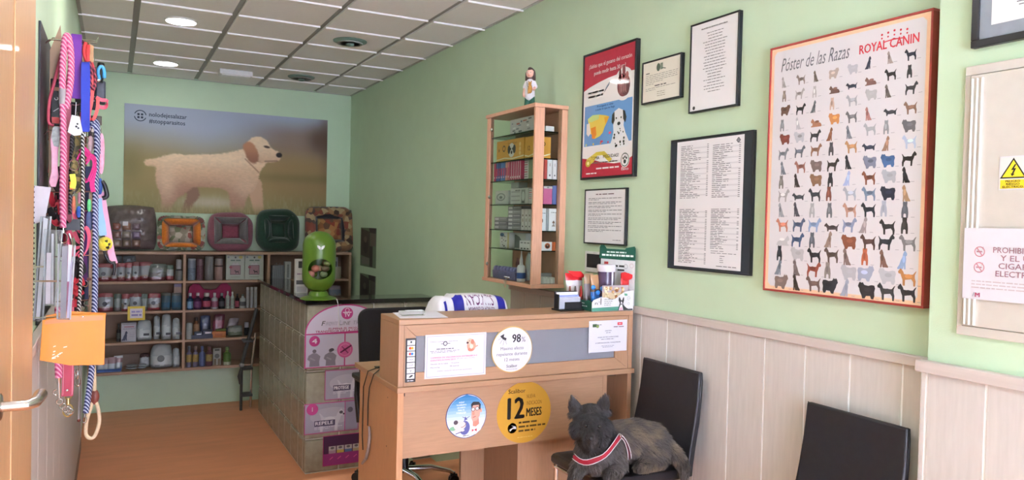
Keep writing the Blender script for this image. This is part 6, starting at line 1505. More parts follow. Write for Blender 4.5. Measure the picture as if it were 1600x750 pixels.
sh.text('OFERTA', .5, .48, .18, '#8a7cb0', align='c', fit=.5, k=2) if False else (sh.words(.22, .8, .32, .13, '#8f86b4', mean=.2, k=2), sh.words(.22, .8, .56, .13, '#7d74a0', mean=.25, k=2)); sh.build(t)
# row 2 middle: bottles
BT = [(1, 0), (1, .72), (.92, .80), (.45, .88), (.42, 1)]
def bottle(label, xa, xb, ytop, row, body, cap, lab=None, Y=8.11, lidh=.18, group='grooming bottles on the back shelves', prof=BT, trans=0.0):
    return jar(label, xa, xb, ytop, row, body, cap, Y=Y, name='bottle', cat='bottle', group=group, lidh=lidh, prof=prof, label_c=lab, trans=trans)
bottle('blue bottle with white cap, first on the second shelf of the middle bay', 292, 302.5, 458, 1, '#263a5c', '#d6d6da', (.12, .62, '#7fa6c4'))
bottle('purple bottle with pale cap next to the blue bottle', 303, 315, 457.5, 1, '#432a48', '#cdbfc4', (.15, .6, '#6a3a6c'))
bottle('stout dark bottle with red label and white cap', 316.5, 329.5, 457.5, 1, '#2a2030', '#d8d4d4', (.2, .66, '#a8485c'), lidh=.22, prof=[(1, 0), (1, .8), (.9, .88), (.62, .93), (.6, 1)])
bottle('white bottle with pink label beside the stout dark bottle', 330.5, 340.5, 457.5, 1, '#c8c8cc', '#d8d8da', (.15, .6, '#9c5c74'))
bottle('black bottle with grey cap in the middle of the bottle row', 341.5, 351.5, 458, 1, '#28282c', '#8a8a8c', (.2, .6, '#4a4a50'))
bottle('first slim white spray bottle with dark lettering', 352.5, 359, 455, 1, '#c6cac2', '#d0d2cc', (.1, .7, '#a0a8a0'), lidh=.12)
bottle('second slim white spray bottle with dark lettering', 360, 366.5, 456, 1, '#c2c8c0', '#d0d2cc', (.1, .7, '#98a298'), lidh=.12)
bottle('small black and red bottle between white bottles', 367.5, 374, 459, 1, '#2c2a2e', '#3a383a', (.1, .6, '#a04a60'), lidh=.14)
bottle('grey white bottle with black mark, next to the white tubes', 374.6, 384, 460, 1, '#bcc2be', '#6f7672', (.2, .55, '#5c6266'), lidh=.12)
for k, (a, b) in enumerate(((384.6, 390), (390.6, 396), (396.6, 402))): jar(('first', 'second', 'third')[k]+' tall white canister at the end of the bottle row', a, b, 449-.3*k, 1, '#b4b6b4', '#c2c4c2', Y=8.12, lidh=.12, group='tall white canisters')
a, b = P(294, 443, 'Y', 8.27), P(363, 443, 'Y', 8.27); w0 = b.x-a.x; z1 = P(330, 443, 'Y', 8.27).z; zb = S_[1]
t = thing('pink_pad', 'crimson bone shaped pad leaning on the back of the second shelf', 'pad', ((a.x+b.x)/2, 8.30, zb))
pl = [(0, .0), (0, .55), (.03, .85), (.12, .99), (.24, .98), (.31, .86), (.36, .76), (.5, .72), (.64, .76), (.69, .86), (.76, .98), (.88, .99), (.97, .85), (1, .55), (1, .0)]
MB().prism([(a.x+x*w0, zb+.001+y*(z1-zb)) for x, y in pl][::-1], (0, 8.31, 0), (1, 0, 0), (0, 0, 1), .022).build('pad', mat('crimson_foam', '#a02a50', .7), t, bevel=.004)
# row 3 left
bottle('dark slim bottle left of the white dog carton, third shelf', 182, 189, 506, 2, '#3a3834', '#2c2a2a', (.2, .6, '#4c5248'), Y=8.16)
def d_dogc(sh): sh.rect(.05, .04, .95, .08, '#8a8488', 1); sh.rect(.2, .19, .85, .225, '#a8384c', 1); sh.words(.1, .9, .30, .03, '#8f8f98', mean=.15, k=1); dog_print(sh, 'sit', .02, .42, .52, .50, '#323a58', k=2, flip=True); sh.words(.55, .92, .6, .02, '#a8a8ae', k=1); sh.words(.55, .92, .7, .02, '#a8a8ae', k=1, seed=3)
shelf_carton('white carton with a dark blue sitting dog, third shelf', 189.5, 213, 504.5, 2, '#c6c4cb', d_dogc, Y=8.10)
FO = [(.15, '#8f9796'), (.55, '#b6bdbc'), (1.1, '#9fa8a8')]
for k, (a, b, yt, Y, th) in enumerate(((213, 238, 500, 8.14, .09), (239.5, 251, 493.5, 8.17, .07), (252, 268.5, 490.5, 8.13, .10), (269.5, 282.5, 497, 8.12, .07))):
    pouch(('wide low', 'tall narrow', 'tallest', 'rightmost')[k]+' silver food bag on the third shelf', a, b, yt, 2, FO, Y=Y, th=th, group='silver food bags', name='food_bag', cat='bag')
    xm = bx_((a+b)/2+3, 530, Y-th/2); MB().box(xm-.025, xm+.025, Y-th*.5-.007, Y-th*.5-.004, S_[2]+.055, S_[2]+.078).build('mark', mat('dark_mark', '#3c4148', .5), bpy.data.objects[[o.name for o in bpy.data.objects if o.name.startswith('food_bag')][-1]])
# row 3 middle
a, b = P(299, 531, 'Y', 8.09), P(332.5, 531, 'Y', 8.09)
t = thing('display_tray', 'dark blue display tray with small packs, third shelf', 'tray', ((a.x+b.x)/2, 8.13, S_[2]))
mb = MB(); mb.box(a.x, b.x, 8.09, 8.22, S_[2]+.0006, S_[2]+.006); mb.box(a.x, b.x, 8.09, 8.094, S_[2]+.0062, S_[2]+.040); mb.build('tray', mat('navy_card', '#262c40', .5), t)
for k, (xa, xb, yt, cl) in enumerate(((304, 316, 519, '#2f3850'), (317, 332, 516, '#2a3048'))):
    p, q = P(xa, yt, 'Y', 8.11), P(xb, yt, 'Y', 8.11); o = MB().box(p.x, q.x, 8.11, 8.17, S_[2]+.0066, p.z).build('pack', mat('pack_'+cl[1:], cl, .4, var=.3, vscale=60), t, bevel=.003); MB().box(p.x+.02, q.x-.01, 8.1085, 8.1097, p.z-.035, p.z-.018).build('white_tab', WHITEP, o)
jar('white squeeze tube at the left end of the third shelf, middle bay', 291, 301, 504.5, 2, '#b7bbb6', None, Y=8.115, neck=.7, name='tube', cat='tube'); 
bottle('amber brown bottle with dark cap behind the blue tray', 302, 311.5, 496, 2, '#a8714a', '#3c342e', (.1, .8, '#b98a64'), Y=8.26)
pouch('blue pouch standing behind the navy tray', 313, 329.5, 493, 2, [(.5, '#3a4668'), (1.1, '#4c5c88')], Y=8.27, th=.05, group=None)
pouch('crimson patterned packet behind the orange box', 331, 349, 491, 2, [(.4, '#8a2c48'), (.7, '#a84860'), (1.1, '#7c3448')], Y=8.24, th=.05, group=None, lean=.1)
pouch('grey spotted packet slanting beside the crimson packet', 350, 367, 496, 2, [(.4, '#56627c'), (.7, '#a8949c'), (1.1, '#98888c')], Y=8.25, th=.04, group=None, lean=.3)
shelf_carton('orange box in front of the crimson packet', 331.5, 353, 518, 2, '#c8772c', lambda sh: sh.rect(.2, .3, .75, .7, '#b05c1c', 1), Y=8.10, d=.08)
zj = P(345, 517.6, 'Y', 8.10).z; shelf_carton('olive green flat box lying on the orange box', 338, 353.5, 514.6, 2, '#7f8f3c', None, Y=8.12, d=.06, z0=zj+.0015)
pouch('clear bag of green chews near the ladder, third shelf', 356, 379, 509, 2, [(.45, '#6a7a5c'), (.8, '#a9b0a8'), (1.1, '#868f88')], Y=8.13, th=.10, group=None)
bottle('dark bottle with white cap near the ladder, third shelf', 381.5, 389.5, 503.5, 2, '#33363c', '#c4c4cc', None, Y=8.2, lidh=.4, prof=[(1, 0), (1, .9), (.8, 1)])
# row 4 left
a, b = P(151, 584, 'Y', 8.09), P(189.5, 584, 'Y', 8.09)
t = thing('blue_tray', 'bright blue tray holding small silver packets on the lowest shelf', 'tray', ((a.x+b.x)/2, 8.15, S_[3]))
mb = MB(); zt = P(170, 577, 'Y', 8.09).z
mb.box(a.x, b.x, 8.09, 8.25, S_[3]+.0006, S_[3]+.006); mb.box(a.x, b.x, 8.09, 8.094, S_[3]+.0062, zt); mb.box(b.x-.004, b.x, 8.0945, 8.25, S_[3]+.0062, zt+.02); mb.box(a.x, a.x+.004, 8.0945, 8.25, S_[3]+.0062, zt+.02)
mb.build('tray', mat('bright_blue_card', '#234a86', .45), t)
for k in range(4):
    xm = a.x+.03+(b.x-a.x-.06)*k/3; m2 = MB(); m2.pillow((xm, 8.16+.02*(k % 2), S_[3]+.008), (1, 0, 0), Vector((.1*(k-1.5)*.3, .15, 1)).normalized(), .075, .105+.008*k, .03, nu=6, nv=6); banded(m2, S_[3], .11, [(.6, '#a8aeb2'), (1.1, '#8a6a70')]); m2.build('packet', FOIL, t, smooth=60, color=True)
shelf_carton('brown cardboard sheet standing at the back of the lowest shelf', 189, 219, 553, 3, '#8a6e58', None, Y=8.33, d=.008, name='cardboard_sheet', cat='card')
for k, (a, b, yt) in enumerate(((196, 215, 572), (215, 229, 573))):
    pa, pb = P(a, yt, 'Y', 8.15), P(b, yt, 'Y', 8.15)
    for j in range(2):
        t = thing('flat_packet', ('lower', 'upper')[j]+' grey flat packet of the '+('left', 'right')[k]+' pile, lowest shelf', 'packet', ((pa.x+pb.x)/2, 8.17, S_[3]+.024*j), 'grey flat packets on the lowest shelf')
        m2 = MB(); m2.ball(((pa.x+pb.x)/2+.004*j, 8.18, S_[3]+.0125+.0245*j), (pb.x-pa.x)/2, .05, .0118, n=16, m=8); m2.build('packet', mat('grey_film', '#8e9597', .3, var=.15, vscale=40), t, smooth=80)
pouch('silver pouch with a dark red folded top on the lowest shelf', 217.5, 235, 552, 3, [(.72, '#9ea3a4'), (1.1, '#4a3034')], Y=8.25, th=.07, name='food_bag', cat='bag', group=None)
t = pouch('largest silver food bag with a round emblem, lowest shelf', 235, 270.5, 537.5, 3, FO, Y=8.15, th=.13, name='food_bag', cat='bag', group='silver food bags', emblem='#5a6160')
pouch('narrow silver food bag next to the largest one, lowest shelf', 269.5, 281.5, 544, 3, FO, Y=8.14, th=.08, name='food_bag', cat='bag', group='silver food bags')
# row 4 middle
bottle('yellow labelled bottle with lilac foot, first on the lowest shelf', 291, 300, 541, 3, '#7c7890', '#6a7480', (.30, .74, '#a8904c'))
bottle('yellow labelled bottle with lilac foot, second on the lowest shelf', 301, 310.5, 541, 3, '#807c92', '#a08878', (.30, .74, '#ac944e'))
bottle('lilac blue bottle between the yellow labelled bottles', 311, 321, 541, 3, '#616a8e', '#5c6894', None)
bottle('yellow labelled bottle with a wine red foot', 321.5, 332.5, 541, 3, '#74505c', '#8a5a58', (.30, .74, '#a08c50'))
shelf_carton('white leaflet packet with a grey animal print on the lowest shelf', 333, 345.5, 544.5, 3, '#b4b8ac', lambda sh: (sh.ell(.5, .45, .3, '#6e746c', 1, ry=.14), sh.rect(.2, .04, .8, .14, '#4a504a', 1), sh.rect(.1, .62, .9, 1, '#8a7a5c', 1), sh.rect(.42, .62, .6, 1, '#c8c4b8', 2)), Y=8.12, d=.03)
bottle('green bottle at the right end of the lowest shelf', 349, 361, 542, 3, '#5d7c40', '#6a8a4a', (.02, .22, '#b4b89c'))

# ---- pet beds leaning on the wall on top of the unit
def pet_bed(label, x0, x1, ytop, ybase, outer, inner, base, seat, back=8.20, ruffle=None, rf=.15, co_=.86, ci=.50, puff=.035, sq=.42, lift=.0):
    z0 = SZT+.002
    a, b = P(x0, ytop, 'Y', back), P(x1, ytop, 'Y', back); w_ = b.x-a.x; h = (a.z+b.z)/2-z0; xm = (a.x+b.x)/2
    tl = math.atan2(.10, h); v = Vector((0, math.sin(tl), math.cos(tl))); O = Vector((xm, back-.015, z0)); u = Vector((1, 0, 0)); nn = u.cross(v)
    t = thing('pet_bed', label, 'pet bed', O, 'pet beds on the shelf unit')
    r = min(w_, h)*rf
    def pt(x, y, d): return O+u*(x*w_/2)+v*(r+(h-2*r)*y)+nn*d
    hx_ = 1-2*r/w_
    mb = MB(); mb.box(0, 0, 0, 0, 0, 0); mb = MB()
    ring_ = []
    for k in range(40):
        th = 2*math.pi*k/40; cx, cy = math.cos(th), math.sin(th); e_ = sq
        ring_.append(pt(hx_*math.copysign(abs(cx)**e_, cx), .5+.5*math.copysign(abs(cy)**e_, cy), -.02+.0*k))
    zmin = min(p.z for p in ring_)
    mb.tube(ring_, [r*(1+.05*math.sin(6*2*math.pi*k/40)) for k in range(40)], 14, closed=True); mb.build('outer_bolster', outer, t, smooth=80)
    if ruffle:
        mb = MB(); n_ = 96
        vs = []; fs = []
        for k in range(n_):
            th = 2*math.pi*k/n_; cx, cy = math.cos(th), math.sin(th); e_ = .35; q = math.copysign(abs(cx)**e_, cx), math.copysign(abs(cy)**e_, cy)
            i_ = O+u*(q[0]*(w_/2-r*.9))+v*(h/2+q[1]*(h/2-r*.9))+nn*.045; o_ = O+u*(q[0]*(w_/2+.012))+v*(h/2+q[1]*(h/2-.002)+.0)+nn*(.03+.012*math.sin(k*2.1)); vs += [i_, o_, o_-nn*.004, i_-nn*.004]
        for k in range(n_):
            j = (k+1) % n_
            for m_ in range(4): fs.append((k*4+m_, k*4+(m_+1) % 4, j*4+(m_+1) % 4, j*4+m_))
        mb.add(vs, fs); mb.v = [Vector((p.x, p.y, max(p.z, z0+.0005))) for p in mb.v]; mb.build('ruffle', ruffle, t, smooth=60)
    # inner bolster faces: four wedge cushions
    cs = [(-1, 0), (1, 0), (1, 1), (-1, 1)]
    for k in range(4):
        (ax, ay), (bx2, by2) = cs[k], cs[(k+1) % 4]
        q = []
        for (x, y), f in (((ax, ay), co_), ((bx2, by2), co_), ((bx2, by2), ci), ((ax, ay), ci)): q.append(pt(hx_*x*f*1.1, .5+(y-.5)*f*1.05, .018+lift if f == co_ else -.012+lift))
        vs = []; fs = []; n_ = 6
        for i in range(n_+1):
            for j in range(n_+1):
                s_, t_ = i/n_, j/n_; p = q[0].lerp(q[1], s_).lerp(q[3].lerp(q[2], s_), t_); vs.append(p+nn*(puff*math.sin(math.pi*min(max(t_, 0), 1))*math.sin(math.pi*s_)**.5))
        for i in range(n_):
            for j in range(n_): fs.append((i*(n_+1)+j, (i+1)*(n_+1)+j, (i+1)*(n_+1)+j+1, i*(n_+1)+j+1))
        m2 = MB(); m2.add(vs, fs); o = m2.build('inner_bolster', base if (base and k == 0) else inner, t, smooth=80); sd_ = o.modifiers.new('th', 'SOLIDIFY'); sd_.thickness = .02; sd_.offset = -1
    m2 = MB(); m2.pillow(pt(0, .5-.5*ci*1.05, -.03), u, v, hx_*w_*ci*1.12, (h-2*r)*ci*1.08, .05, topflat=False, pinch=.0); m2.build('cushion', seat, t, smooth=80)
    return t
def fabric(name, c, c2=None, vs=60, vor=False, cols=None):
    if name in MATS: return MATS[name]
    m = mat(name, c, .9, var=.15, vscale=vs, col2=c2, bump=.2, bscale=300, sheen=.3)
    if vor:
        n = m.node_tree; b = n.nodes['Principled BSDF']; vo = n.nodes.new('ShaderNodeTexVoronoi'); vo.inputs['Scale'].default_value = vor
        tc = [x for x in n.nodes if x.type == 'TEX_COORD'][0]; n.links.new(tc.outputs['Object'], vo.inputs['Vector']); rp = n.nodes.new('ShaderNodeValToRGB'); rp.color_ramp.interpolation = 'CONSTANT'
        sp = n.nodes.new('ShaderNodeSeparateColor'); n.links.new(vo.outputs['Color'], sp.inputs[0]); n.links.new(sp.outputs[0], rp.inputs[0])
        el = rp.color_ramp.elements
        for k, cc in enumerate(cols):
            if k < 2: el[k].position = k/len(cols); el[k].color = (*C(cc), 1)
            else: e_ = el.new(k/len(cols)); e_.color = (*C(cc), 1)
        n.links.new(rp.outputs[0], b.inputs['Base Color'])
    return m
PAT = fabric('forest_print_fabric', '#7a8068', vor=26, cols=['#6f7a60', '#9a8f70', '#58644c', '#a3a090', '#8a4a44', '#7d8578'])
pet_bed('orange pet bed with a patterned ruffle, second from left on the shelf unit', 248, 319, 336, 392, PAT, fabric('orange_fleece', '#c8701e'), None, fabric('dog_print_fabric', '#a09888', vor=20, cols=['#a39a8a', '#8a8272', '#6c7458', '#b4a898', '#8a4c44']), ruffle=PAT, rf=.09, co_=1.0, ci=.56, puff=.06, sq=.25)
pet_bed('dusty pink and grey pet bed, in the middle of the row of beds', 325, 397, 329.5, 392, fabric('dusty_pink_plush', '#7d4a54'), fabric('grey_plush', '#64605f'), fabric('pale_grey_plush', '#6f6d69'), fabric('rose_plush', '#85404e'), back=8.19, rf=.17, co_=.98, ci=.50, puff=.06, sq=.45, lift=.035)
pet_bed('dark green pet bed left of the navy patterned bed', 401.5, 470, 324.5, 391.5, fabric('dark_green_fleece', '#173629'), fabric('dark_green_fleece2', '#14302a'), None, fabric('dark_green_fleece', '#173629'), back=8.17, rf=.18, co_=.95, ci=.55, puff=.06, sq=.40, lift=.035)
PATD = fabric('autumn_print_fabric', '#7a5a44', vor=22, cols=['#7c5a40', '#a07a54', '#4a3830', '#8a4a3c', '#b09a74', '#5c4a44'])
pet_bed('navy pet bed with brown autumn print, rightmost on the shelf unit', 479, 555, 321, 393, PATD, fabric('navy_twill', '#23222e'), None, fabric('autumn_print_fabric2', '#8a5a3c', vor=18, cols=['#94603c', '#b07a4a', '#6a4a38', '#a8905c', '#8a3f30']), back=8.21, rf=.12, co_=1.06, ci=.58, puff=.03, sq=.22)
# plastic wrapped bed at the far left
a, b = P(160, 319, 'Y', 8.18), P(245, 319, 'Y', 8.18); zt = a.z; z0 = SZT+.0015
t = thing('wrapped_pet_bed', 'large brown pet bed in shiny clear wrapping, leftmost on the shelf unit', 'pet bed', ((a.x+b.x)/2, 8.2, z0), 'pet beds on the shelf unit')
WRAP = mat('brown_wrapped_plush', '#5f5350', .38, var=.35, vscale=14, bump=.8, bscale=30, coat=.25)
mb = MB(); mb.pillow(((a.x+b.x)/2, 8.24, z0+.012), (1, 0, 0), Vector((0, .12, 1)).normalized(), b.x-a.x, zt-z0-.01, .20, topflat=False, pinch=-.02, nu=24, nv=20, seed=3, wr=.009, round_=.14)
mb.v = [Vector((p.x, p.y, max(p.z, z0))) for p in mb.v]; mb.build('bed', WRAP, t, smooth=70)
pc = ['#7d4a40', '#8e6a58', '#6a5660', '#70504a', '#8c8078', '#6f6078', '#77665a', '#6c5a4e', '#7a5c50']
for j in range(3):
    for i in range(3):
        x = P(176+15.5*i, 345, 'Y', 8.12).x; z = P(190, 348+13.2*j, 'Y', 8.12).z; wz = .072
        mb = MB(); yy = 8.145+.012*(2-j)-.010*(1 if i == 1 else 0); mb.M = Matrix.Translation((x+wz/2, yy-.002, z-wz/2))@Matrix.Rotation(.12, 4, 'X').inverted(); mb.pillow((0, 0, -wz*.46), (1, 0, 0), (0, 0, 1), wz*1.0, wz*.92, .034, topflat=False, pinch=0, nu=6, nv=6); mb.build('patch', mat('patch_%d' % (i+3*j), pc[i+3*j], .3, var=.25, vscale=50, coat=.4), t, smooth=80)
a = P(192, 346, 'Y', 8.10); MB().box(a.x, a.x+.045, 8.112, 8.118, a.z-.04, a.z).build('white_label', WHITEP, t)

# ---- folded step ladder by the end of the partition
YL = 7.96
t = thing('step_ladder', 'dark folded step ladder with grey joints beside the glass partition', 'ladder', P(385, 640, 'Y', YL))
LM = mat('dark_ladder_tube', '#3d403e', .45); z_f = ZF
def pl_(x, y, Y=YL): return P(x, y, 'Y', Y)
A_, B_ = pl_(401, 482), pl_(377.5, 570); Fz = pl_(379, 645).x
MB().tube([A_, B_], .018, 10).build('side_tube', LM, t, smooth=60)
MB().tube([B_, Vector((B_.x+.0, YL, ZF+.001))], .014, 10).build('leg', LM, t, smooth=60)
MB().tube([pl_(399, 520, YL+.1), pl_(393, 572, YL+.1), Vector((pl_(392, 600, YL+.1).x, YL+.1, ZF+.001))], .013, 10).build('leg', CHROME, t, smooth=60)
MB().ball(B_, .026, n=12, m=8).build('joint', mat('grey_joint', '#8b8f8e', .4), t, smooth=80)
MB().tube([B_+Vector((0, -.02, -.02)), pl_(374.5, 588, YL-.02), pl_(376, 600, YL-.02)], [.016, .022, .016], 10).build('handle', LM, t, smooth=60)
for z in (.30, .02, -.25):
    MB().box(B_.x+.012, pl_(393, 580, YL).x+.012, YL-.02, YL+.11, z-.012, z+.012).build('step', LM, t, bevel=.004)
# ================================================================== LEASH DISPLAY on the left wall
YH = 3.25
def at(x, y, Y=YH): return P(x, y, 'Y', Y)
t = thing('leash_rack', 'dark wall panel with chrome hooks carrying leashes and collars', 'rack', (XL+.004, 3.45, 1.16))
RK = mat('dark_panel', '#26272c', .5)
zt, zb = at(72, 35, 3.07).z, 1.16
MB().box(XL+.0006, XL+.008, 3.05, 3.9, zb, zt).build('panel', RK, t, bevel=.002)
hooks = {}
for k, (yp, Y) in enumerate(((65, 3.25), (62, 3.4), (95, 3.55), (205, 3.23), (214, 3.4), (300, 3.3), (330, 3.32), (400, 3.35), (470, 3.25))):
    z = at(120, yp, Y).z; xe = -.065 if k in (0, 1) else -.08
    MB().tube([(XL+.007, Y, z-.02), (XL+.02, Y, z-.004), (xe, Y, z+.004), (xe+.003, Y, z+.020)], .0028, 6).build('hook', CHROME, t, smooth=60)
def rope_mat(name, c1, c2, scale, rough=.7):
    if name in MATS: return MATS[name]
    m = bpy.data.materials.new(name); m.use_nodes = True; n = m.node_tree; b = n.nodes['Principled BSDF']
    tc = n.nodes.new('ShaderNodeTexCoord'); wv = n.nodes.new('ShaderNodeTexWave'); wv.wave_type = 'BANDS'; wv.bands_direction = 'DIAGONAL'; wv.inputs['Scale'].default_value = scale
    rp = n.nodes.new('ShaderNodeValToRGB'); rp.color_ramp.elements[0].position = .50; rp.color_ramp.elements[1].position = .68
    rp.color_ramp.elements[0].color = (*C(c1), 1); rp.color_ramp.elements[1].color = (*C(c2), 1)
    n.links.new(tc.outputs['Object'], wv.inputs[0]); n.links.new(wv.outputs['Fac'], rp.inputs[0]); n.links.new(rp.outputs[0], b.inputs['Base Color'])
    bp = n.nodes.new('ShaderNodeBump'); bp.inputs['Strength'].default_value = .6; bp.inputs['Distance'].default_value = .003; n.links.new(wv.outputs['Fac'], bp.inputs['Height']); n.links.new(bp.outputs[0], b.inputs['Normal'])
    b.inputs['Roughness'].default_value = rough; MATS[name] = m; return m
def smoothp(pts, n=6):
    out = []; m = len(pts)
    for i in range(m-1):
        p0, p1, p2, p3 = pts[max(i-1, 0)], pts[i], pts[i+1], pts[min(i+2, m-1)]
        for k in range(n):
            t_ = k/n; out.append(.5*((2*p1)+(p2-p0)*t_+(2*p0-5*p1+4*p2-p3)*t_*t_+(3*p1-p0-3*p2+p3)*t_**3))
    return out+[pts[-1]]
def pp_(lst, Y): return smoothp([at(x, y, Y if len(r) == 0 else r[0]) for x, y, *r in lst])
RP = rope_mat('pink_rope', '#c04a78', '#e8a0b6', 40); RBW = rope_mat('black_white_rope', '#18181c', '#d0ccc8', 46); RBL = rope_mat('blue_white_rope', '#1f2a5c', '#b4b8cc', 44); RBK = rope_mat('black_grey_rope', '#1c1c20', '#6a696c', 50)
def hang(name, label, cat, px, Y=YH, group=None):
    q = at(*px, Y); return thing(name, label, cat, q, group)
def clip(parent, x, y, Y, s=1.0, m=CHROME, name='snap_hook', lean=0.0):
    """trigger snap hook hanging at a photo point"""
    q = at(x, y, Y); mb = MB(); L = .052*s
    mb.tube([q, q+Vector((lean*.4*L, 0, -.35*L))], [.005*s, .0055*s], 8)
    c_ = q+Vector((lean*.75*L, 0, -.70*L)); mb.tube([c_+Vector((.0125*s*math.sin(a), 0, .35*L*math.cos(a))) for a in [k*2*math.pi/12 for k in range(12)]], .0026*s, 6, closed=True)
    mb.tube([q+Vector((.008*s*math.sin(a), 0, .006+.008*s*math.cos(a))) for a in [k*2*math.pi/10 for k in range(10)]], .002*s, 6, closed=True)
    return mb.build(name, m, parent, smooth=60)
# 1 thick pink rope lead (loop over the hook, long front strand)
t = hang('rope_leash', 'thick pink twisted rope leash with a grey sleeve, leftmost hanging', 'leash', (100, 350), 3.17, 'hanging leashes')
MB().tube(pp_([(99, 356), (98, 300), (99, 240), (98.5, 180), (97.5, 120), (100, 72), (104, 56), (108, 62), (111, 90), (110, 130), (103, 170)], 3.17), .0112, 10).build('rope', RP, t, smooth=60)
MB().tube([at(97.8, 139, 3.17), at(98, 163, 3.17)], .0122, 12).build('sleeve', mat('grey_sleeve_band', '#a29a9c', .5), t, smooth=50)
MB().tube(pp_([(100, 66), (92, 100), (83, 135), (77, 160), (76, 190), (84, 196)], 3.21), .0055, 8).build('thin_cord', mat('red_cord', '#b44a5a', .7), t, smooth=60)
clip(t, 99, 356, 3.17)
# pink flat lead behind
t = hang('flat_leash', 'flat salmon pink leash hanging straight behind the rope', 'leash', (108, 400), 3.25, 'hanging leashes')
MB().strap(pp_([(106, 60), (112, 90), (107, 140), (106, 220), (107, 300), (108, 395)], 3.27), (1, .3, 0), .020, .003).build('strap', mat('salmon_webbing', '#d6788a', .7, bump=.3, bscale=700), t)
# 2 purple padded collar
t = hang('padded_collar', 'purple padded flat collar hanging from the top hook', 'collar', (119, 156), 3.23, 'hanging collars and harnesses')
MB().strap(pp_([(118, 154), (118.5, 110), (119, 70), (119.5, 57, 3.235), (120, 60, 3.25), (120.5, 110, 3.258), (120.5, 154, 3.258)], 3.225), (1, 0, 0), .034, .006).build('strap', mat('purple_neoprene', '#6a2a90', .6), t, smooth=40)
q = at(117, 157, 3.23); MB().tube([q+Vector((.022*math.sin(a), 0, .017*math.cos(a))) for a in [k*2*math.pi/14 for k in range(14)]], .0025, 6, closed=True).build('ring', CHROME, t, smooth=60)
# 3 white price card
t = hang('price_card', 'small white card with a black paw mark hanging among leashes', 'card', (119, 213), 3.15)
a, b = at(106, 179, 3.15), at(130, 213, 3.15); MB().prism([(a.x, b.z+.012), (a.x+.02, b.z), (b.x, b.z+.006), (b.x-.012, a.z-.004), (a.x+.012, a.z)], (0, 3.152, 0), (1, 0, 0), (0, 0, 1), .0015).build('card', WHITEP, t)
sh = Sheet((a.x, 3.15, a.z), UX, VD, b.x-a.x, a.z-b.z); sh.ell(.62, .42, .07, '#222', 1) if False else sh.ell(.62, .42, .07, '#222222', 1); sh.ell(.55, .55, .08, '#222222', 1); sh.ell(.68, .62, .07, '#222222', 1); sh.line(.28, .1, .36, .95, .02, '#b8b4b4', 1); sh.build(t)
MB().tube([at(118, 180, 3.15), at(119, 160, 3.19)], .0012, 6).build('string', WHITEP, t)
# 4 blue lead
t = hang('flat_leash', 'royal blue folded flat leash with silver clip', 'leash', (133, 182), 3.2, 'hanging leashes')
MB().strap(pp_([(133, 206), (133, 170), (133, 120), (133.5, 103), (134, 99, 3.208), (134.5, 104, 3.222), (134.5, 150, 3.226), (134, 205, 3.226)], 3.195), (1, 0, .1), .026, .008).build('strap', mat('royal_webbing', '#2438a8', .6, bump=.3, bscale=700), t, smooth=40)
clip(t, 133, 207, 3.2, .8)
# 5 red cord on a cardboard header
t = hang('carded_leash', 'brown cardboard header pack with red cord, top of the rack', 'pack', (139, 100), 3.25)
a, b = at(129, 66, 3.25), at(146, 102, 3.25); MB().prism([(a.x, b.z), (b.x, b.z), (b.x, a.z-.01), (b.x-.02, a.z), (a.x+.02, a.z), (a.x, a.z-.01)], (0, 3.25, 0), (1, 0, 0), (0, 0, 1), .003).build('header_card', mat('kraft_card', '#b58e66', .7, var=.12), t)
MB().tube(pp_([(134, 66), (131, 80), (136, 96), (138, 70), (137, 90), (140, 102), (141, 125), (145, 140), (143, 150), (148, 118), (143, 98)], 3.245), .006, 8).build('cord', mat('red_cord2', '#c43a3c', .7), t, smooth=60)
MB().tube(pp_([(140, 96), (143, 112), (141, 128), (146, 140), (149, 125), (147, 105)], 3.24), .0055, 8).build('cord', rope_mat('maroon_rope', '#4a1c28', '#a84858', 34), t, smooth=60)
# 6 black and blue retractable / muzzle pack
t = hang('retractable_leash', 'dark blister pack with a black and light blue retractable leash', 'leash', (158, 165), 3.3)
mb = MB(); a = at(155, 100, 3.3); mb.M = None
mb.tube([at(158, 99, 3.3), at(157, 112, 3.3), at(154, 128, 3.3)], [.020, .026, .024], 12, flat=.6); mb.build('casing', BLACKP, t, smooth=60)
MB().tube(pp_([(155, 124), (154, 110), (158, 104), (162, 108), (163, 122)], 3.28), .0065, 8).build('blue_grip', mat('sky_blue_plastic', '#4aa0d8', .35), t, smooth=60)
a, b = at(149, 125, 3.31), at(165, 163, 3.31); MB().box(a.x, b.x, 3.31, 3.335, b.z, a.z).build('pack', mat('dark_pack', '#2f333c', .3, var=.3, vscale=60), t, bevel=.006)
MB().ball(at(153, 124, 3.28), .011, .004, .011, n=12, m=8).build('ring', CHROME, t, smooth=60)
MB().strap(pp_([(150, 152), (158, 156), (167, 158), (164, 168), (152, 166)], 3.29), (0, .3, 1), .014, .003).build('pink_ribbon', mat('coral_ribbon', '#d85a70', .5), t)
# orange red strap loop below
t = hang('thin_leash', 'coral red thin strap looped below the blister pack', 'leash', (150, 178), 3.23, 'hanging leashes')
MB().strap(pp_([(142, 100), (144, 150), (139, 182), (146, 186), (152, 170), (153, 152)], 3.24), (1, .2, 0), .011, .003).build('strap', mat('coral_webbing', '#d2504c', .6), t)
t = hang('header_pack', 'dark pack with a green and red label under the coral strap', 'pack', (150, 195), 3.27)
a, b = at(141, 180, 3.27), at(159, 196, 3.27); MB().box(a.x, b.x, 3.27, 3.282, b.z, a.z).build('pack', mat('olive_dark_pack', '#4a4038', .4, var=.35, vscale=50), t, bevel=.003)
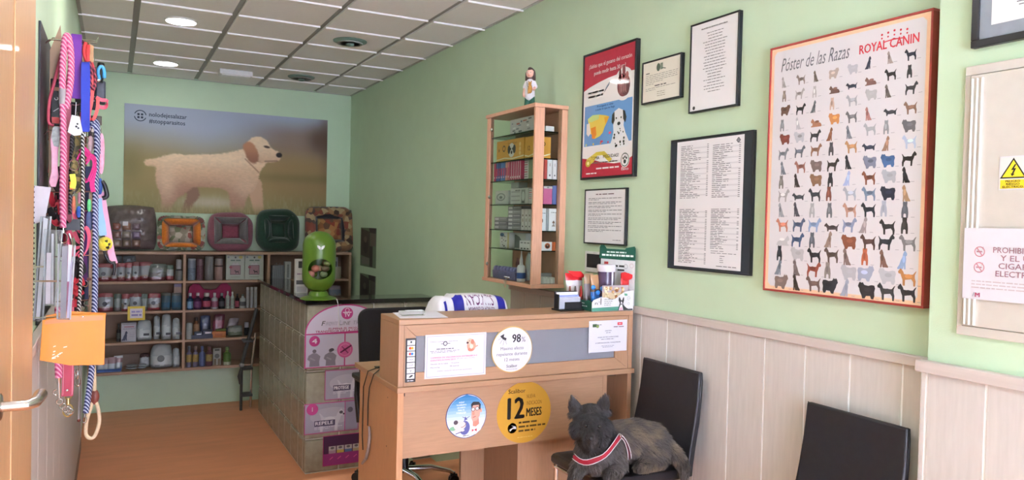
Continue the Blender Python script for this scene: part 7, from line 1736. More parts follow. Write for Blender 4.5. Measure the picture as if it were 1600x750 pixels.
# 7 black carded pack on the left with white mark
t = hang('carded_collar', 'black carded collar pack in clear film with white mark, far left of the rack', 'pack', (88, 196), 3.25)
a, b = at(79, 122, 3.25), at(95, 197, 3.25); MB().box(a.x, b.x, 3.25, 3.26, b.z, a.z).build('pack', mat('black_pack', '#1e1d20', .25, var=.35, vscale=50), t, bevel=.004)
sh = Sheet((a.x, 3.25, a.z), UX, VD, b.x-a.x, a.z-b.z); sh.ring(.55, .42, .13, .18, '#d8d4d4', 1, a0=-60, a1=200); sh.rect(.15, .18, .8, .26, '#8a6a50', 1); sh.line(.3, .7, .8, .62, .08, '#b8b4b4', 1); sh.rect(.15, .82, .85, .95, '#b83a3a', 1); sh.build(t)
t = hang('cardboard_backing', 'tall brown cardboard sheet with clear film behind the leftmost leash', 'card', (73, 330), 3.32)
a, b = at(72.5, 36, 3.32), at(98, 330, 3.32); MB().prism([(a.x+.012, b.z), (b.x-.03, b.z), (b.x, a.z-.16), (a.x+.045, a.z+.0), (a.x+.012, a.z-.10)], (0, 3.324, 0), (1, 0, 0), (0, 0, 1), .004).build('sheet', mat('kraft_card2', '#a98d74', .5, var=.1, vscale=8), t)
# 8 pink bone shaped bow tie
t = hang('pink_toy', 'pink patterned bone shaped pack with grey top beside the pink rope', 'toy', (86, 293), 3.19)
a = at(87, 200, 3.19); pl = [(82, 200), (86, 197), (93, 199), (94, 215), (91, 236), (90, 262), (92, 276), (87, 292), (79, 292), (76, 284), (80, 268), (80, 240), (78, 218)]
pts = [at(x, y, 3.19) for x, y in pl]; MB().prism([(p.x, p.z) for p in pts][::-1], (0, 3.2, 0), (1, 0, 0), (0, 0, 1), .010).build('pack', mat('pink_pattern', '#e2a6b8', .4, var=.18, vscale=40), t, bevel=.003)
pts = [at(x, y, 3.188) for x, y in [(82, 200), (86, 197), (93, 199), (94, 215), (91.5, 230), (84, 228), (80, 214)]]; MB().prism([(p.x, p.z) for p in pts][::-1], (0, 3.189, 0), (1, 0, 0), (0, 0, 1), .002).build('grey_top', mat('grey_print', '#9a9e98', .4, var=.35, vscale=70), t)
# 9 thin black-white rope and black rope
t = hang('rope_leash', 'thin black and white twisted rope leash in the middle', 'leash', (128, 490), 3.15, 'hanging leashes')
MB().tube(pp_([(131, 210), (129.5, 215), (129.5, 300), (128, 380), (126, 440), (122.5, 490)], 3.15), .0060, 8).build('rope', RBW, t, smooth=60); clip(t, 123, 488, 3.15, .9)
t = hang('rope_leash', 'grey black rope leash hanging left of the thin white one', 'leash', (111, 340), 3.22, 'hanging leashes')
MB().tube(pp_([(113, 212), (112, 240), (110.5, 280), (110, 335)], 3.22), .0072, 8).build('rope', RBK, t, smooth=60)
# 10 blue white rope, beige rope with loop
t = hang('rope_leash', 'thick blue and white braided rope leash reaching far down', 'leash', (150, 650), 3.23, 'hanging leashes')
MB().tube(pp_([(145, 200), (150, 196), (152, 215), (150.5, 260), (149, 320), (149, 400), (148, 470), (146, 540), (142, 590), (134, 645)], 3.23), .0108, 10).build('rope', RBL, t, smooth=60)
MB().tube(pp_([(146, 200), (144, 194), (147, 190), (152, 196), (153, 240)], 3.25), .0098, 10).build('loop', RBL, t, smooth=60); clip(t, 132.5, 647, 3.23, .6)
t = hang('slip_leash', 'cream rope slip leash with a brown leather stop and bottom loop', 'leash', (146, 685), 3.27, 'hanging leashes')
BEI = mat('cream_rope', '#cdb695', .75, var=.12, vscale=120, bump=.4, bscale=300)
MB().tube(pp_([(143, 300), (142.5, 380), (142, 470), (146, 560), (148, 615)], 3.27), .0075, 10).build('rope', BEI, t, smooth=60)
MB().tube(pp_([(148, 622), (153.5, 640), (155, 660), (148, 681), (139, 684), (134, 676), (136, 655), (142, 636), (146.5, 622)], 3.27), .0070, 10).build('loop', BEI, t, smooth=60)
MB().ball(at(147.5, 620, 3.27), .017, .012, .030, n=12, m=8).build('leather_stop', mat('brown_leather', '#6e3428', .5), t, smooth=70)
MB().box(at(136, 432, 3.27).x, at(143, 432, 3.27).x, 3.262, 3.28, at(140, 438, 3.27).z, at(140, 434, 3.27).z).build('tag', mat('brown_leather', '#6e3428'), t)
# 11 magenta harness
t = hang('magenta_harness', 'magenta wide webbing harness folded over a hook', 'harness', (138, 285), 3.18, 'hanging collars and harnesses')
MG = mat('magenta_webbing', '#c82878', .6, bump=.3, bscale=700)
for lst, wd in (([(121, 250), (128, 237), (136, 240), (140, 248), (134, 256)], .034), ([(134, 252), (141, 244), (147, 250), (146, 262), (138, 280), (133, 282)], .034), ([(124, 236), (132, 233), (140, 242)], .026), ([(150, 254), (146, 270), (140, 284)], .022)):
    MB().strap(pp_(lst, 3.18), (.2, .9, .45), wd, .005).build('strap', MG, t, smooth=40)
MB().strap(pp_([(146, 300), (144, 285), (148, 262)], 3.19), (1, 0, 0), .016, .004).build('strap', MG, t)
# 12 camouflage collar and yellow tag
t = hang('camouflage_collar', 'olive camouflage collar with yellow and orange tags', 'collar', (117, 300), 3.19, 'hanging collars and harnesses')
CAMO = fabric('camouflage_webbing', '#6a6440', vor=70, cols=['#6a5c34', '#3a3626', '#8a7a4c', '#4c4a30'])
MB().strap(pp_([(120, 205), (122, 225), (118, 250), (116, 262), (120, 278), (123, 292), (116, 300), (111, 298)], 3.19), (.8, .5, .2), .026, .005).build('strap', CAMO, t, smooth=40)
MB().strap(pp_([(113, 272), (115, 285), (113, 294)], 3.17), (1, 0, 0), .018, .003).build('yellow_tag', mat('neon_yellow', '#dfe23a', .5), t); MB().strap(pp_([(112, 284), (113, 296)], 3.185), (1, 0, 0), .016, .003).build('orange_tag', mat('neon_orange', '#ee7a30', .5), t)
MB().tube([at(116, 258, 3.18)+Vector((.016*math.sin(a), 0, .02*math.cos(a))) for a in [k*2*math.pi/14 for k in range(14)]], .0028, 6, closed=True).build('ring', CHROME, t, smooth=60)
# small hanging pieces
for (lab, nm, cat, x0, y0, x1, y1, Y, cl, th) in (
    ('white and pink packet on a short hook above the magenta harness', 'small_pack', 'pack', 137, 212, 146, 238, 3.25, '#d8b8b4', .02), ('pale pink small packet below the magenta harness', 'small_pack', 'pack', 121, 300, 126, 318, 3.21, '#e0a0b0', .015),
    ('orange and white small packet left of the blue one', 'small_pack', 'pack', 112, 306, 118, 334, 3.21, '#e08060', .02), ('bright blue small packet low in the middle of the rack', 'small_pack', 'pack', 119, 322, 127, 340, 3.21, '#3a68c4', .02),
    ('green grooming pick hanging next to the blue rope', 'grooming_tool', 'tool', 136, 311, 142.5, 331, 3.195, '#5cc078', .012), ('blue grey plastic pack beside the green pick', 'small_pack', 'pack', 134, 330, 146, 360, 3.25, '#5a6a90', .02),
    ('navy blue pouch with a black strap right of the blue rope', 'small_pack', 'pack', 152, 278, 160, 304, 3.29, '#2c4a8c', .03), ('pink patterned band hanging behind the blue rope, upper right', 'patterned_band', 'band', 152.5, 208, 163, 272, 3.35, '#d998b0', .01)):
    a, b = at(x0, y0, Y), at(x1, y1, Y); t = thing(nm, lab, cat, ((a.x+b.x)/2, Y, b.z), 'small packets on the leash rack')
    mb = MB(); mb.ball(((a.x+b.x)/2, Y+th/2, (a.z+b.z)/2), (b.x-a.x)/2*1.1, th/2, (a.z-b.z)/2*1.08, n=14, m=10); mb.v = [Vector((min(max(p.x, a.x), b.x), p.y, min(max(p.z, b.z), a.z))) for p in mb.v]
    mb.build('pack', mat('sp_'+cl[1:], cl, .4, var=.2, vscale=60), t, smooth=60)
    MB().tube([((a.x+b.x)/2, Y+th/2, a.z-.004), ((a.x+b.x)/2, Y+th/2, a.z+.02)], .0016, 6).build('loop', CHROME, t)
# black card with cut out, pink harness cluster, red cluster
t = hang('black_card', 'black plastic header card with a round cutout', 'card', (112, 360), 3.165)
a, b = at(100.5, 340, 3.165), at(126, 360, 3.165); MB().prism([(a.x, b.z), (b.x, b.z), (b.x, a.z-.005), (b.x-.025, a.z-.005), (b.x-.035, a.z-.02), (b.x-.055, a.z-.02), (b.x-.06, a.z), (a.x, a.z)], (0, 3.168, 0), (1, 0, 0), (0, 0, 1), .003).build('card', BLACKP, t)
t = hang('pink_harness', 'coral pink soft harness with looped straps, low in the rack', 'harness', (130, 400), 3.2, 'hanging collars and harnesses')
PKW = mat('coral_pink_webbing', '#e0607c', .6, bump=.3, bscale=700)
for k, lst in enumerate(([(106, 362), (110, 385), (116, 398), (124, 392)], [(120, 350), (126, 362), (134, 356), (139, 366), (138, 384), (132, 396), (122, 400)], [(113, 318), (117, 340), (124, 352), (130, 360)], [(126, 356), (130, 372), (126, 384), (118, 388)], [(116, 362), (122, 376), (130, 380)], [(112, 345), (108, 356), (112, 372)])):
    MB().strap(pp_(lst, 3.2+.012*(k % 3)), (.3, .8, .5), .020, .004).build('strap', PKW, t, smooth=40)
MB().tube(pp_([(108, 365), (112, 380), (109, 394)], 3.19), .004, 6).build('buckle', CHROME, t, smooth=60)
t = hang('red_harness', 'dark red and black harness hanging lowest in the rack', 'harness', (120, 480), 3.21, 'hanging collars and harnesses')
RDW, BKW = mat('scarlet_webbing', '#b82838', .6), mat('black_webbing', '#232024', .6)
for k, (lst, m_) in enumerate((([(112, 430), (118, 440), (126, 436), (130, 446)], RDW), ([(113, 452), (122, 460), (131, 456)], RDW), ([(117, 486), (117, 470), (120, 455)], RDW), ([(120, 405), (128, 412), (132, 425), (126, 432)], BKW), ([(112, 410), (118, 424), (114, 440)], BKW), ([(113, 462), (124, 464), (132, 465)], BKW), ([(112, 445), (121, 450), (128, 442)], RDW))):
    MB().strap(pp_(lst, 3.22+.01*(k % 3)), (.3, .8, .5), .024, .005).build('strap', m_, t, smooth=40)
t = hang('maroon_collar', 'dark red collar bundle left of the pink rope, behind the holders', 'collar', (88, 345), 3.29, 'hanging collars and harnesses')
for k, (lst, m_) in enumerate((([(78, 300), (84, 320), (92, 315), (95, 335)], RDW), ([(76, 325), (86, 340), (95, 330)], BKW), ([(80, 340), (90, 350), (96, 345)], RDW), ([(84, 285), (92, 300), (94, 320)], BKW))):
    MB().strap(pp_(lst, 3.29+.01*k), (.3, .8, .5), .030, .005).build('strap', m_, t, smooth=40)
# further collars, leads and carded packs filling the rack behind the front row
fill = [
 ('black nylon collar hanging behind the purple padded collar', 'collar', [(124, 62), (125, 100), (123, 150), (126, 175)], 3.37, '#1c1b20', .026),
 ('dark red nylon lead hanging behind the royal blue leash', 'leash', [(128, 100), (127, 150), (129, 200), (128, 240)], 3.39, '#8a2434', .018),
 ('black lead with grey stitching behind the white price card', 'leash', [(118, 160), (117, 200), (116, 240), (118, 290)], 3.37, '#232228', .030),
 ('brown leather lead hanging behind the magenta harness', 'leash', [(131, 190), (130, 230), (131, 280), (130, 330)], 3.4, '#6a4a30', .024),
 ('long crimson lead at the middle of the rack', 'leash', [(103, 200), (103, 260), (104, 330), (104, 430)], 3.38, '#a82c48', .022),
 ('black collar bundle above the pink rope end', 'collar', [(94, 260), (97, 300), (95, 345), (98, 400)], 3.39, '#1e1c20', .030),
 ('dark navy lead beside the cream rope', 'leash', [(139, 260), (139, 330), (138, 400), (137, 470)], 3.4, '#262c4c', .026),
 ('black webbing lead low behind the coral harness', 'leash', [(124, 330), (126, 380), (125, 430), (124, 480)], 3.41, '#201e22', .036),
 ('grey green lead hanging behind the blue rope', 'leash', [(145, 240), (145, 300), (144, 360), (145, 420)], 3.42, '#5c6a58', .022),
 ('deep pink narrow lead left of the black rope', 'leash', [(107, 300), (106, 350), (108, 400), (107, 470)], 3.35, '#d04a84', .016),
 ('purple narrow collar low in the rack', 'collar', [(131, 330), (134, 350), (132, 400), (133, 440)], 3.38, '#5a2a6c', .018),
 ('scarlet collar hanging at the far left of the rack', 'collar', [(83, 150), (80, 185), (82, 230), (80, 270)], 3.35, '#a83040', .022)]
for lab, ct, lst, Y, cl, wd in fill:
    t = hang('flat_leash' if ct == 'leash' else 'nylon_collar', lab, ct, lst[-1], Y)
    MB().strap(pp_(lst, Y), (1, .35, 0), wd, .004).build('strap', mat('web_'+cl[1:], cl, .65, var=.12, bump=.3, bscale=700), t, smooth=40)
    q = at(lst[-1][0], lst[-1][1]+3, Y); MB().tube([q+Vector((wd*.5*math.sin(a), 0, .012*math.cos(a))) for a in [k*2*math.pi/12 for k in range(12)]], .0022, 6, closed=True).build('ring', CHROME, t, smooth=60)
for k, (x0, y0, x1, y1, cl, lab) in enumerate(((113, 166, 126, 206, '#26272e', 'black carded pack behind the white price card'), (143, 128, 152, 172, '#2e2c34', 'dark carded pack left of the retractable leash'), (84, 300, 98, 350, '#33262a', 'dark maroon carded pack low at the left of the rack'), (120, 395, 134, 440, '#1f1d21', 'black carded pack low behind the coral harness'), (138, 196, 150, 232, '#3a3a44', 'grey carded pack behind the white and pink packet'))):
    a, b = at(x0, y0, 3.45), at(x1, y1, 3.45); t = thing('carded_pack', lab, 'pack', ((a.x+b.x)/2, 3.45, b.z), 'dark carded packs at the back of the rack')
    MB().box(a.x, b.x, 3.45, 3.462, b.z, a.z).build('pack', mat('cp_'+cl[1:], cl, .35, var=.4, vscale=40), t, bevel=.004)
    sh = Sheet((a.x, 3.45, a.z), UX, VD, b.x-a.x, a.z-b.z); sh.rect(.15, .1, .85, .28, ('#b8b4b4', '#4a90c0', '#b84050', '#c04a50', '#d8d0c8')[k], 1); sh.words(.2, .8, .5, .05, '#8a888c', mean=.3, k=1); sh.words(.2, .8, .65, .05, '#8a888c', mean=.3, k=1, seed=2); sh.build(t)
# right: pink strap with light blue strap, and the ball
t = hang('pink_strap', 'long pale pink flat strap hanging slanted at the right of the rack', 'leash', (178, 418), 3.31, 'hanging leashes')
MB().strap(pp_([(158, 300), (163, 330), (168, 360), (174, 395), (179, 412)], 3.31), (1, .1, 0), .024, .003).build('strap', mat('pale_pink_webbing', '#d89cb4', .6), t)
MB().tube(pp_([(178, 408), (179, 420), (177, 430)], 3.31), .006, 8).build('black_end', BLACKP, t, smooth=60)
MB().tube(pp_([(159, 283), (164, 291), (167, 306), (160, 310)], 3.3), .008, 8).build('black_handle', BLACKP, t, smooth=60)
t = hang('light_blue_strap', 'light blue strap ending in a yellow and black ball', 'leash', (162, 395), 3.28, 'hanging leashes')
MB().strap(pp_([(153, 310), (155, 330), (159, 350), (161, 368)], 3.28), (1, .1, 0), .026, .003).build('strap', mat('light_blue_webbing', '#8ab0d4', .6), t)
q = at(164, 381, 3.28); MB().ball(q, .027, n=16, m=12).build('ball', fabric('yellow_black_ball', '#d8cc3a', vor=90, cols=['#dccb3a', '#c8b834', '#e0d850', '#2c2a1c', '#d4c43c']), t, smooth=80)
MB().tube(pp_([(163, 392), (165, 400), (170, 408), (178, 412)], 3.28), .005, 8).build('black_cord', BLACKP, t, smooth=60)
# low hanging leather lead, chain clips, pink rope end
t = hang('leather_leash', 'red leather leash end with white stitching and brass snap hook', 'leash', (105, 640), 3.07, 'hanging leashes')
MB().strap(pp_([(107, 470), (106.5, 540), (106, 600), (105, 619)], 3.07), (1, 0, 0), .036, .005).build('strap', mat('red_leather', '#a02840', .5), t, smooth=40)
for s in (-1, 1): MB().tube([p+Vector((s*.014, -.003, 0)) for p in pp_([(107, 480), (106, 600), (105, 617)], 3.07)], .0009, 5).build('stitching', mat('pink_thread', '#dca0a8', .7), t)
MB().ball(at(105, 610, 3.065), .005, .003, .005, n=10, m=6).build('rivet', CHROME, t, smooth=80); clip(t, 106.5, 622, 3.07, 1.2, mat('brass', '#cdb67c', .3, metal=1.0))
t = hang('pink_rope_end', 'pink rope leash end with silver clip under the orange folder', 'leash', (90, 640), 3.05, 'hanging leashes')
MB().tube(pp_([(91, 480), (91, 540), (91.5, 578), (92, 590)], 3.05), .012, 10).build('rope', RP, t, smooth=60); MB().tube([at(91, 590, 3.05), at(92, 602, 3.05), at(92.5, 622, 3.05)], [.010, .005, .004], 10).build('snap_hook', CHROME, t, smooth=60)
for (x, y) in ((88, 613), (93, 628), (98, 635), (104, 640), (109, 643)): 
    q = at(x, y, 3.05); MB().tube([q+Vector((.010*math.sin(a), .002, .010*math.cos(a))) for a in [k*2*math.pi/12 for k in range(12)]], .003, 6, closed=True).build('chain_ring', CHROME, t, smooth=60)
t = hang('chain_leash', 'short silver chain with clip right of the red leather leash', 'leash', (120, 605), 3.15, 'hanging leashes')
MB().tube([at(118, 480, 3.15), at(118, 545, 3.15)], .004, 6).build('cord', BKW, t)
for k in range(5):
    q = at(116.5+1.2*k, 552+11*k, 3.15); r_ = Matrix.Rotation(k*math.pi/2+.4, 3, 'Z'); MB().tube([q+r_ @ Vector((.009*math.sin(a), 0, .017*math.cos(a))) for a in [j*2*math.pi/12 for j in range(12)]], .0028, 6, closed=True).build('chain_link', CHROME, t, smooth=60)
t = hang('thin_rod', 'thin grey rod hanging beside the blue rope down to the skirting', 'rod', (124, 657), 3.31); MB().tube([at(126.5, 404, 3.35), at(125, 480, 3.31), at(124.5, 600, 3.31), at(123, 655, 3.31)], .0035, 8).build('rod', mat('grey_rod', '#9a948c', .5), t, smooth=60); MB().ball(at(123, 657, 3.31), .006, n=8, m=6).build('tip', mat('brown_leather', '#6e3428'), t)

# ---- acrylic leaflet holders on the left wall and the orange folder
ACR = mat('clear_acrylic', '#f0f2f4', 0.03, var=0.0, trans=.95, ior=1.12)
def holder(label, pl, Y, leaf, dY=.03):
    """clear pocket seen almost edge-on; pl = photo corners tl,tr,br,bl"""
    q = [P(x, y, 'Y', Y) for x, y in pl]; t = thing('leaflet_holder', label, 'holder', q[3], 'clear leaflet holders on the left wall')
    def plate(o): 
        m2 = MB(); m2.prism([(p.x, p.z) for p in (q[3], q[2], q[1], q[0])], (0, Y+o+.0012, 0), (1, 0, 0), (0, 0, 1), .0024); return m2
    plate(0).build('front_plate', ACR, t); plate(dY).build('back_plate', ACR, t)
    zc_ = (q[0].z+q[3].z)/2; MB().tube([(XL+.0008, Y+dY-.004, zc_), (min(q[0].x, q[3].x)+.012, Y+dY-.004, zc_)], .003, 6).build('bracket', CHROME, t)
    b = MB(); b.prism([(p.x, p.z) for p in (q[3], q[2], q[2]+Vector((0, 0, .003)), q[3]+Vector((0, 0, .003)))], (0, Y+dY-.001, 0), (1, 0, 0), (0, 0, 1), dY-.004); b.build('bottom_plate', ACR, t)
    for (i, j) in ((0, 3), (1, 2)): MB().tube([q[i]+Vector((0, dY/2, 0)), q[j]+Vector((0, dY/2, 0))], .0028, 6).build('edge', mat('acrylic_edge', '#c8ccd2', .2, trans=.3), t)
    return t
def leaf(label, pl, Y, cl, name='leaflet', stripes=None, th=.004):
    q = [P(x, y, 'Y', Y) for x, y in pl]; t = thing(name, label, 'leaflet', q[3], 'leaflets in the clear holders')
    MB().prism([(p.x, p.z) for p in (q[3], q[2], q[1], q[0])], (0, Y+th, 0), (1, 0, 0), (0, 0, 1), th).build('sheet', mat('leaf_'+cl[1:], cl, .5, var=.05), t); return t
holder('clear leaflet holder nearest the door casing', ((64, 338), (79, 338), (66, 502), (52, 502)), 2.80, None)
leaf('white leaflets standing in the holder nearest the door casing', ((68, 340), (75, 342), (62, 498), (56, 498)), 2.816, '#d9d8de')
t = leaf('lilac grey spiral notebook behind the first leaflet holder', ((53, 290), (80, 293), (70, 345), (53, 350)), 2.86, '#b6aeb6', 'spiral_notebook')
for k in range(26): q = P(51.5, 292+8*k, 'Y', 2.855); MB().tube([q+Vector((.0036*math.sin(a), 0, .0025*math.cos(a))) for a in [j*2*math.pi/8 for j in range(8)]], .0016, 5, closed=True).build('spiral_ring', BLACKP, t)
holder('clear leaflet holder in the middle, open at the top', ((70, 358), (97, 360), (85, 478), (68, 477)), 2.72, None)
leaf('white and pale pink leaflet in the middle holder', ((73, 395), (80, 395), (79, 475), (71, 475)), 2.736, '#e2d6da'); leaf('grey white folded leaflet beside the pink one, middle holder', ((80.5, 365), (84, 365), (83.5, 475), (80, 475)), 2.734, '#c8c8cc')
holder('clear leaflet holder at the front, above the orange folder', ((91, 381), (117, 383), (109, 500), (89, 499)), 2.64, None)
leaf('white leaflet tilted in the front holder', ((107, 382), (113, 383), (109, 440), (105, 440)), 2.654, '#e6e6ea'); leaf('dark grey leaflets in the front holder', ((97, 385), (106, 384), (103, 497), (94, 497)), 2.658, '#8d8890'); leaf('lilac leaflet at the right of the front holder', ((110, 415), (114, 400), (108, 497), (104, 497)), 2.650, '#b4acc4')
OR = mat('orange_film', '#d27c00', .45, var=.05, vscale=12, coat=.2)
Yf = 2.72; pl = [(66.5, 500), (106, 492), (165, 490.5), (163, 570), (110, 571), (62, 563)]
q = [P(x, y, 'Y', Yf) for x, y in pl]
t = thing('orange_folder', 'bright orange plastic folder hanging in front of the leashes', 'folder', q[5])
MB().prism([(p.x, p.z) for p in q[::-1]], (0, Yf+.002, 0), (1, 0, 0), (0, 0, 1), .004).build('front_cover', OR, t, bevel=.001)
q2 = [P(x, y, 'Y', Yf+.016) for x, y in ((72, 493), (106, 486), (166, 489), (164, 505), (161.5, 568), (66, 562))]
MB().prism([(p.x, p.z) for p in q2[::-1]], (0, Yf+.018, 0), (1, 0, 0), (0, 0, 1), .003).build('back_cover', OR, t, bevel=.001)
q3 = [P(x, y, 'Y', Yf+.010) for x, y in ((70, 500), (160, 497), (164.5, 500), (162.5, 569), (158, 569), (66, 563))]
MB().prism([(p.x, p.z) for p in q3[::-1]], (0, Yf+.011, 0), (1, 0, 0), (0, 0, 1), .003).build('inner_leaf', mat('orange_film_dark', '#c07000', .45), t)
q4 = [P(x, y, 'Y', Yf-.0022) for x, y in ((71, 501), (105, 494.5), (160, 493), (162, 500), (110, 503), (69, 507))]
MB().prism([(p.x, p.z) for p in q4[::-1]], (0, Yf-.0021, 0), (1, 0, 0), (0, 0, 1), .0008).build('flap_edge', mat('orange_flap', '#c47a3c', .35), t)
MB().ball(P(129, 495, 'Y', Yf-.003), .003, .0015, .003, n=8, m=6).build('stud', CHROME, t)
rr = random.Random(12)
for k in range(11):
    x, y = rr.uniform(82, 104), rr.uniform(541, 560); p = P(x, y, 'Y', Yf-.0026); MB().obox(p, (.004*rr.uniform(.5, 1.4), 0, .001), (0, .0003, 0), (.0004, 0, .0016)).build('silver_print', mat('silver_print', '#f6dcc0', .2), t)
z = P(129, 495, 'Y', Yf).z; MB().tube([(XL+.001, Yf+.02, z+.0), (P(129, 495, 'Y', Yf).x, Yf+.008, z)], .002, 6).build('wire_hook', CHROME, t)

# ================================================================== THINGS ON THE COUNTER TOP
ZK = ZT
# treat display carton
tx0, tx1, ty0, ty1 = 2.058, 2.306, 3.052, 3.255
t = thing('treat_display', 'white and green countertop display carton with n°1 and a dog, by the wall', 'display', ((tx0+tx1)/2, (ty0+ty1)/2, ZK))
GC = mat('dark_green_card', '#1f5a48', .45); WC = mat('white_card', '#d9d9d9', .5)
zl, zr = P(928, 469, 'Y', ty0).z, P(996, 453, 'Y', ty0).z; zm_ = P(962, 466, 'Y', ty0).z
wv = [(0, zl-.012), (.04, zl), (.20, zl+.012), (.34, zl+.012), (.44, zm_-.004), (.55, zm_-.004), (.66, zm_+.015), (.80, zr-.006), (1, zr)]
MB().prism([(tx0, ZK+.0006), (tx1, ZK+.0006)]+[(tx0+(tx1-tx0)*f, z) for f, z in wv[::-1]], (0, ty0+.002, 0), (1, 0, 0), (0, 0, 1), .002).build('front_panel', WC, t)
sh = Sheet((tx0, ty0, ZK+.11), UX, VD, tx1-tx0, .1095)
sh.poly([(.0, .84), (.64, .81), (.64, .99), (0, .99)], '#4a8a74', 1); sh.text('n', .07, .70, .15, '#26282a', fit=.06); sh.text('o', .155, .60, .06, '#26282a', fit=.03); sh.text('1', .20, .70, .30, '#1e2022', sx=.8, bold=.01)
for k in range(4): sh.words(.29, .50-.02*k, .46+.085*k, .025, '#6a6c6e', seed=k, mean=.05, k=1)
# black and white dog on the front
K2 = '#26262a'
sh.poly([(.62, .98), (.64, .80), (.66, .66), (.63, .52), (.64, .40), (.66, .38), (.69, .52), (.715, .54), (.745, .40), (.765, .40), (.765, .56), (.74, .70), (.78, .80), (.84, .90), (.98, .93), (.98, .99)], K2, 2); sh.poly([(.69, .60), (.705, .58), (.72, .62), (.725, .78), (.75, .99), (.64, .99), (.66, .84), (.68, .76)], '#e6e2e4', 3); sh.poly([(.65, .99), (.67, .86), (.72, .84), (.74, .99)], '#dca8b8', 4)
sh.ell(.70, .71, .018, '#1a1a1c', 5, ry=.025)
sh.poly([(.77, .22), (.84, .24), (.85, .32), (.80, .34), (.77, .30)], '#5a9a7c', 1); sh.ring(.88, .45, .032, .038, '#8a8c8c', 1); sh.ring(.88, .70, .02, .026, '#9a9c9c', 1); sh.words(.86, .91, .44, .02, '#8a8c8c', k=1, mean=.02); sh.rect(.86, .84, .96, .93, '#d8d8d8', 3)
sh.build(t)
side_q = [(ty0+.002, ZK+.0006), (ty1, ZK+.0006), (ty1, ZK+.062), (ty0+.06, ZK+.048), (ty0+.03, ZK+.055), (ty0+.002, zl-.012)]
mb = MB(); mb.prism([(-y, z) for y, z in side_q], (tx0+.002, 0, 0), (0, -1, 0), (0, 0, 1), .002); mb.build('side_panel', GC, t)
mb = MB(); mb.prism([(-y, z) for y, z in ((ty0+.002, ZK+.0006), (ty1, ZK+.0006), (ty1, ZK+.02), (ty0+.002, zr))], (tx1, 0, 0), (0, -1, 0), (0, 0, 1), .002); mb.build('side_panel', GC, t)
sh = Sheet((tx0-.0, ty1, ZK+.05), UR, VD, ty1-ty0, .049); sh.words(.25, .70, .25, .09, '#d8e4de', mean=.12, k=1); sh.words(.12, .80, .52, .10, '#e6eeea', mean=.10, k=1, seed=2); sh.build(t)
MB().box(tx0+.003, tx1-.003, ty0+.003, ty1-.001, ZK+.0007, ZK+.003).build('tray_floor', GC, t)
hB, hA = Vector((2.245, 3.262, 0)), Vector((2.3225, 3.064, 0)); hu_ = (hA-hB).normalized(); hn = Vector((-hu_.y, hu_.x, 0)); Wh = (hA-hB).length
hz1, hz0 = P(968, 386, 'Y', 3.16).z, P(968, 405, 'Y', 3.16).z
def hp(poly, off, name, m): MB().prism(poly, Vector((hB.x, hB.y, 0))+hn*off, hu_, (0, 0, 1), .002).build(name, m, t)
hp([(.004, ZK+.0006), (Wh-.002, ZK+.0006), (Wh-.002, hz0+.004), (.004, hz0+.004)], .0, 'back_panel', WC)
hp([(-.004, hz0), (Wh, hz0-.004), (Wh, hz1-.004), (Wh-.006, hz1+.006), (Wh-.055, hz1-.003), (Wh-.06, hz1-.012), (.04, hz1-.010), (.024, hz1+.008), (.004, hz1+.008), (-.003, hz1-.006)], -.003, 'header_panel', GC)
sh = Sheet(hB+hu_*.0+Vector((0, 0, hz1))-hn*.0052, hu_, VD, Wh, hz1-hz0); sh.words(.20, .75, .38, .11, '#e0eae4', mean=.10, k=1); sh.words(.06, .95, .62, .15, '#eef4f0', mean=.09, k=1, seed=4); sh.build(t)
sh = Sheet(hB+Vector((0, 0, hz0))-hn*.0021, hu_, VD, Wh, hz0-ZK)
sh.words(.30, .70, .12, .04, '#3a3c3c', mean=.14, k=1); sh.words(.34, .70, .20, .035, '#3a3c3c', mean=.14, k=1); sh.rect(.12, .06, .24, .20, '#b83a3a', 1); sh.ring(.74, .14, .045, .055, '#9a9c9c', 1); sh.ring(.90, .12, .045, .055, '#c8b0b4', 1); sh.poly([(.66, .45), (.69, .34), (.74, .45), (.80, .34), (.83, .50), (.80, .62), (.68, .60)], '#2a2a2c', 1); sh.build(t)
# bags and jar in the display
def upbag(label, xa, xb, ytop, Y, bands, th=.035, lean=(0, .25), name='treat_bag', hole=None, base=None, rot=0.0):
    a, b = P(xa, ytop, 'Y', Y), P(xb, ytop, 'Y', Y); z0 = ZK+.0035 if base is None else base
    h = (a.z+b.z)/2-z0; xm = (a.x+b.x)/2; u = Vector((math.cos(rot), math.sin(rot), 0)); v = Vector((lean[0], lean[1]*.5, 1)).normalized()
    t = thing(name, label, 'bag', (xm, Y, z0), 'treat bags in the counter display'); mb = MB(); mb.pillow((xm, Y, z0+.002), u, v, b.x-a.x, h, th, nu=8, nv=14, seed=int(xa), wr=.0015)
    dz = z0+.0006-min(p.z for p in mb.v); mb.v = [p+Vector((0, 0, dz)) for p in mb.v]
    banded(mb, z0, h, bands); mb.build('bag', FOIL, t, smooth=60, color=True); return t, (xm, h, z0, u, v, b.x-a.x)
t1, g1 = upbag('treat bag with a red top and brown sticks, left in the counter display', 888, 914, 427, 3.212, [(.22, '#a83428'), (.36, '#b8603c'), (.62, '#cfc8c6'), (.78, '#d8d4d4'), (1.1, '#c8282e')], lean=(-.05, .2))
q = [P(x, y, 'Y', 3.198) for x, y in ((886, 423), (907, 424), (914, 431), (910, 434), (897, 432))]; MB().prism([(p.x, p.z) for p in q[::-1]], (0, 3.198, 0), (1, 0, 0), (0, 0, 1), .003).build('red_top_flap', mat('red_foil', '#c8262c', .3), t1)
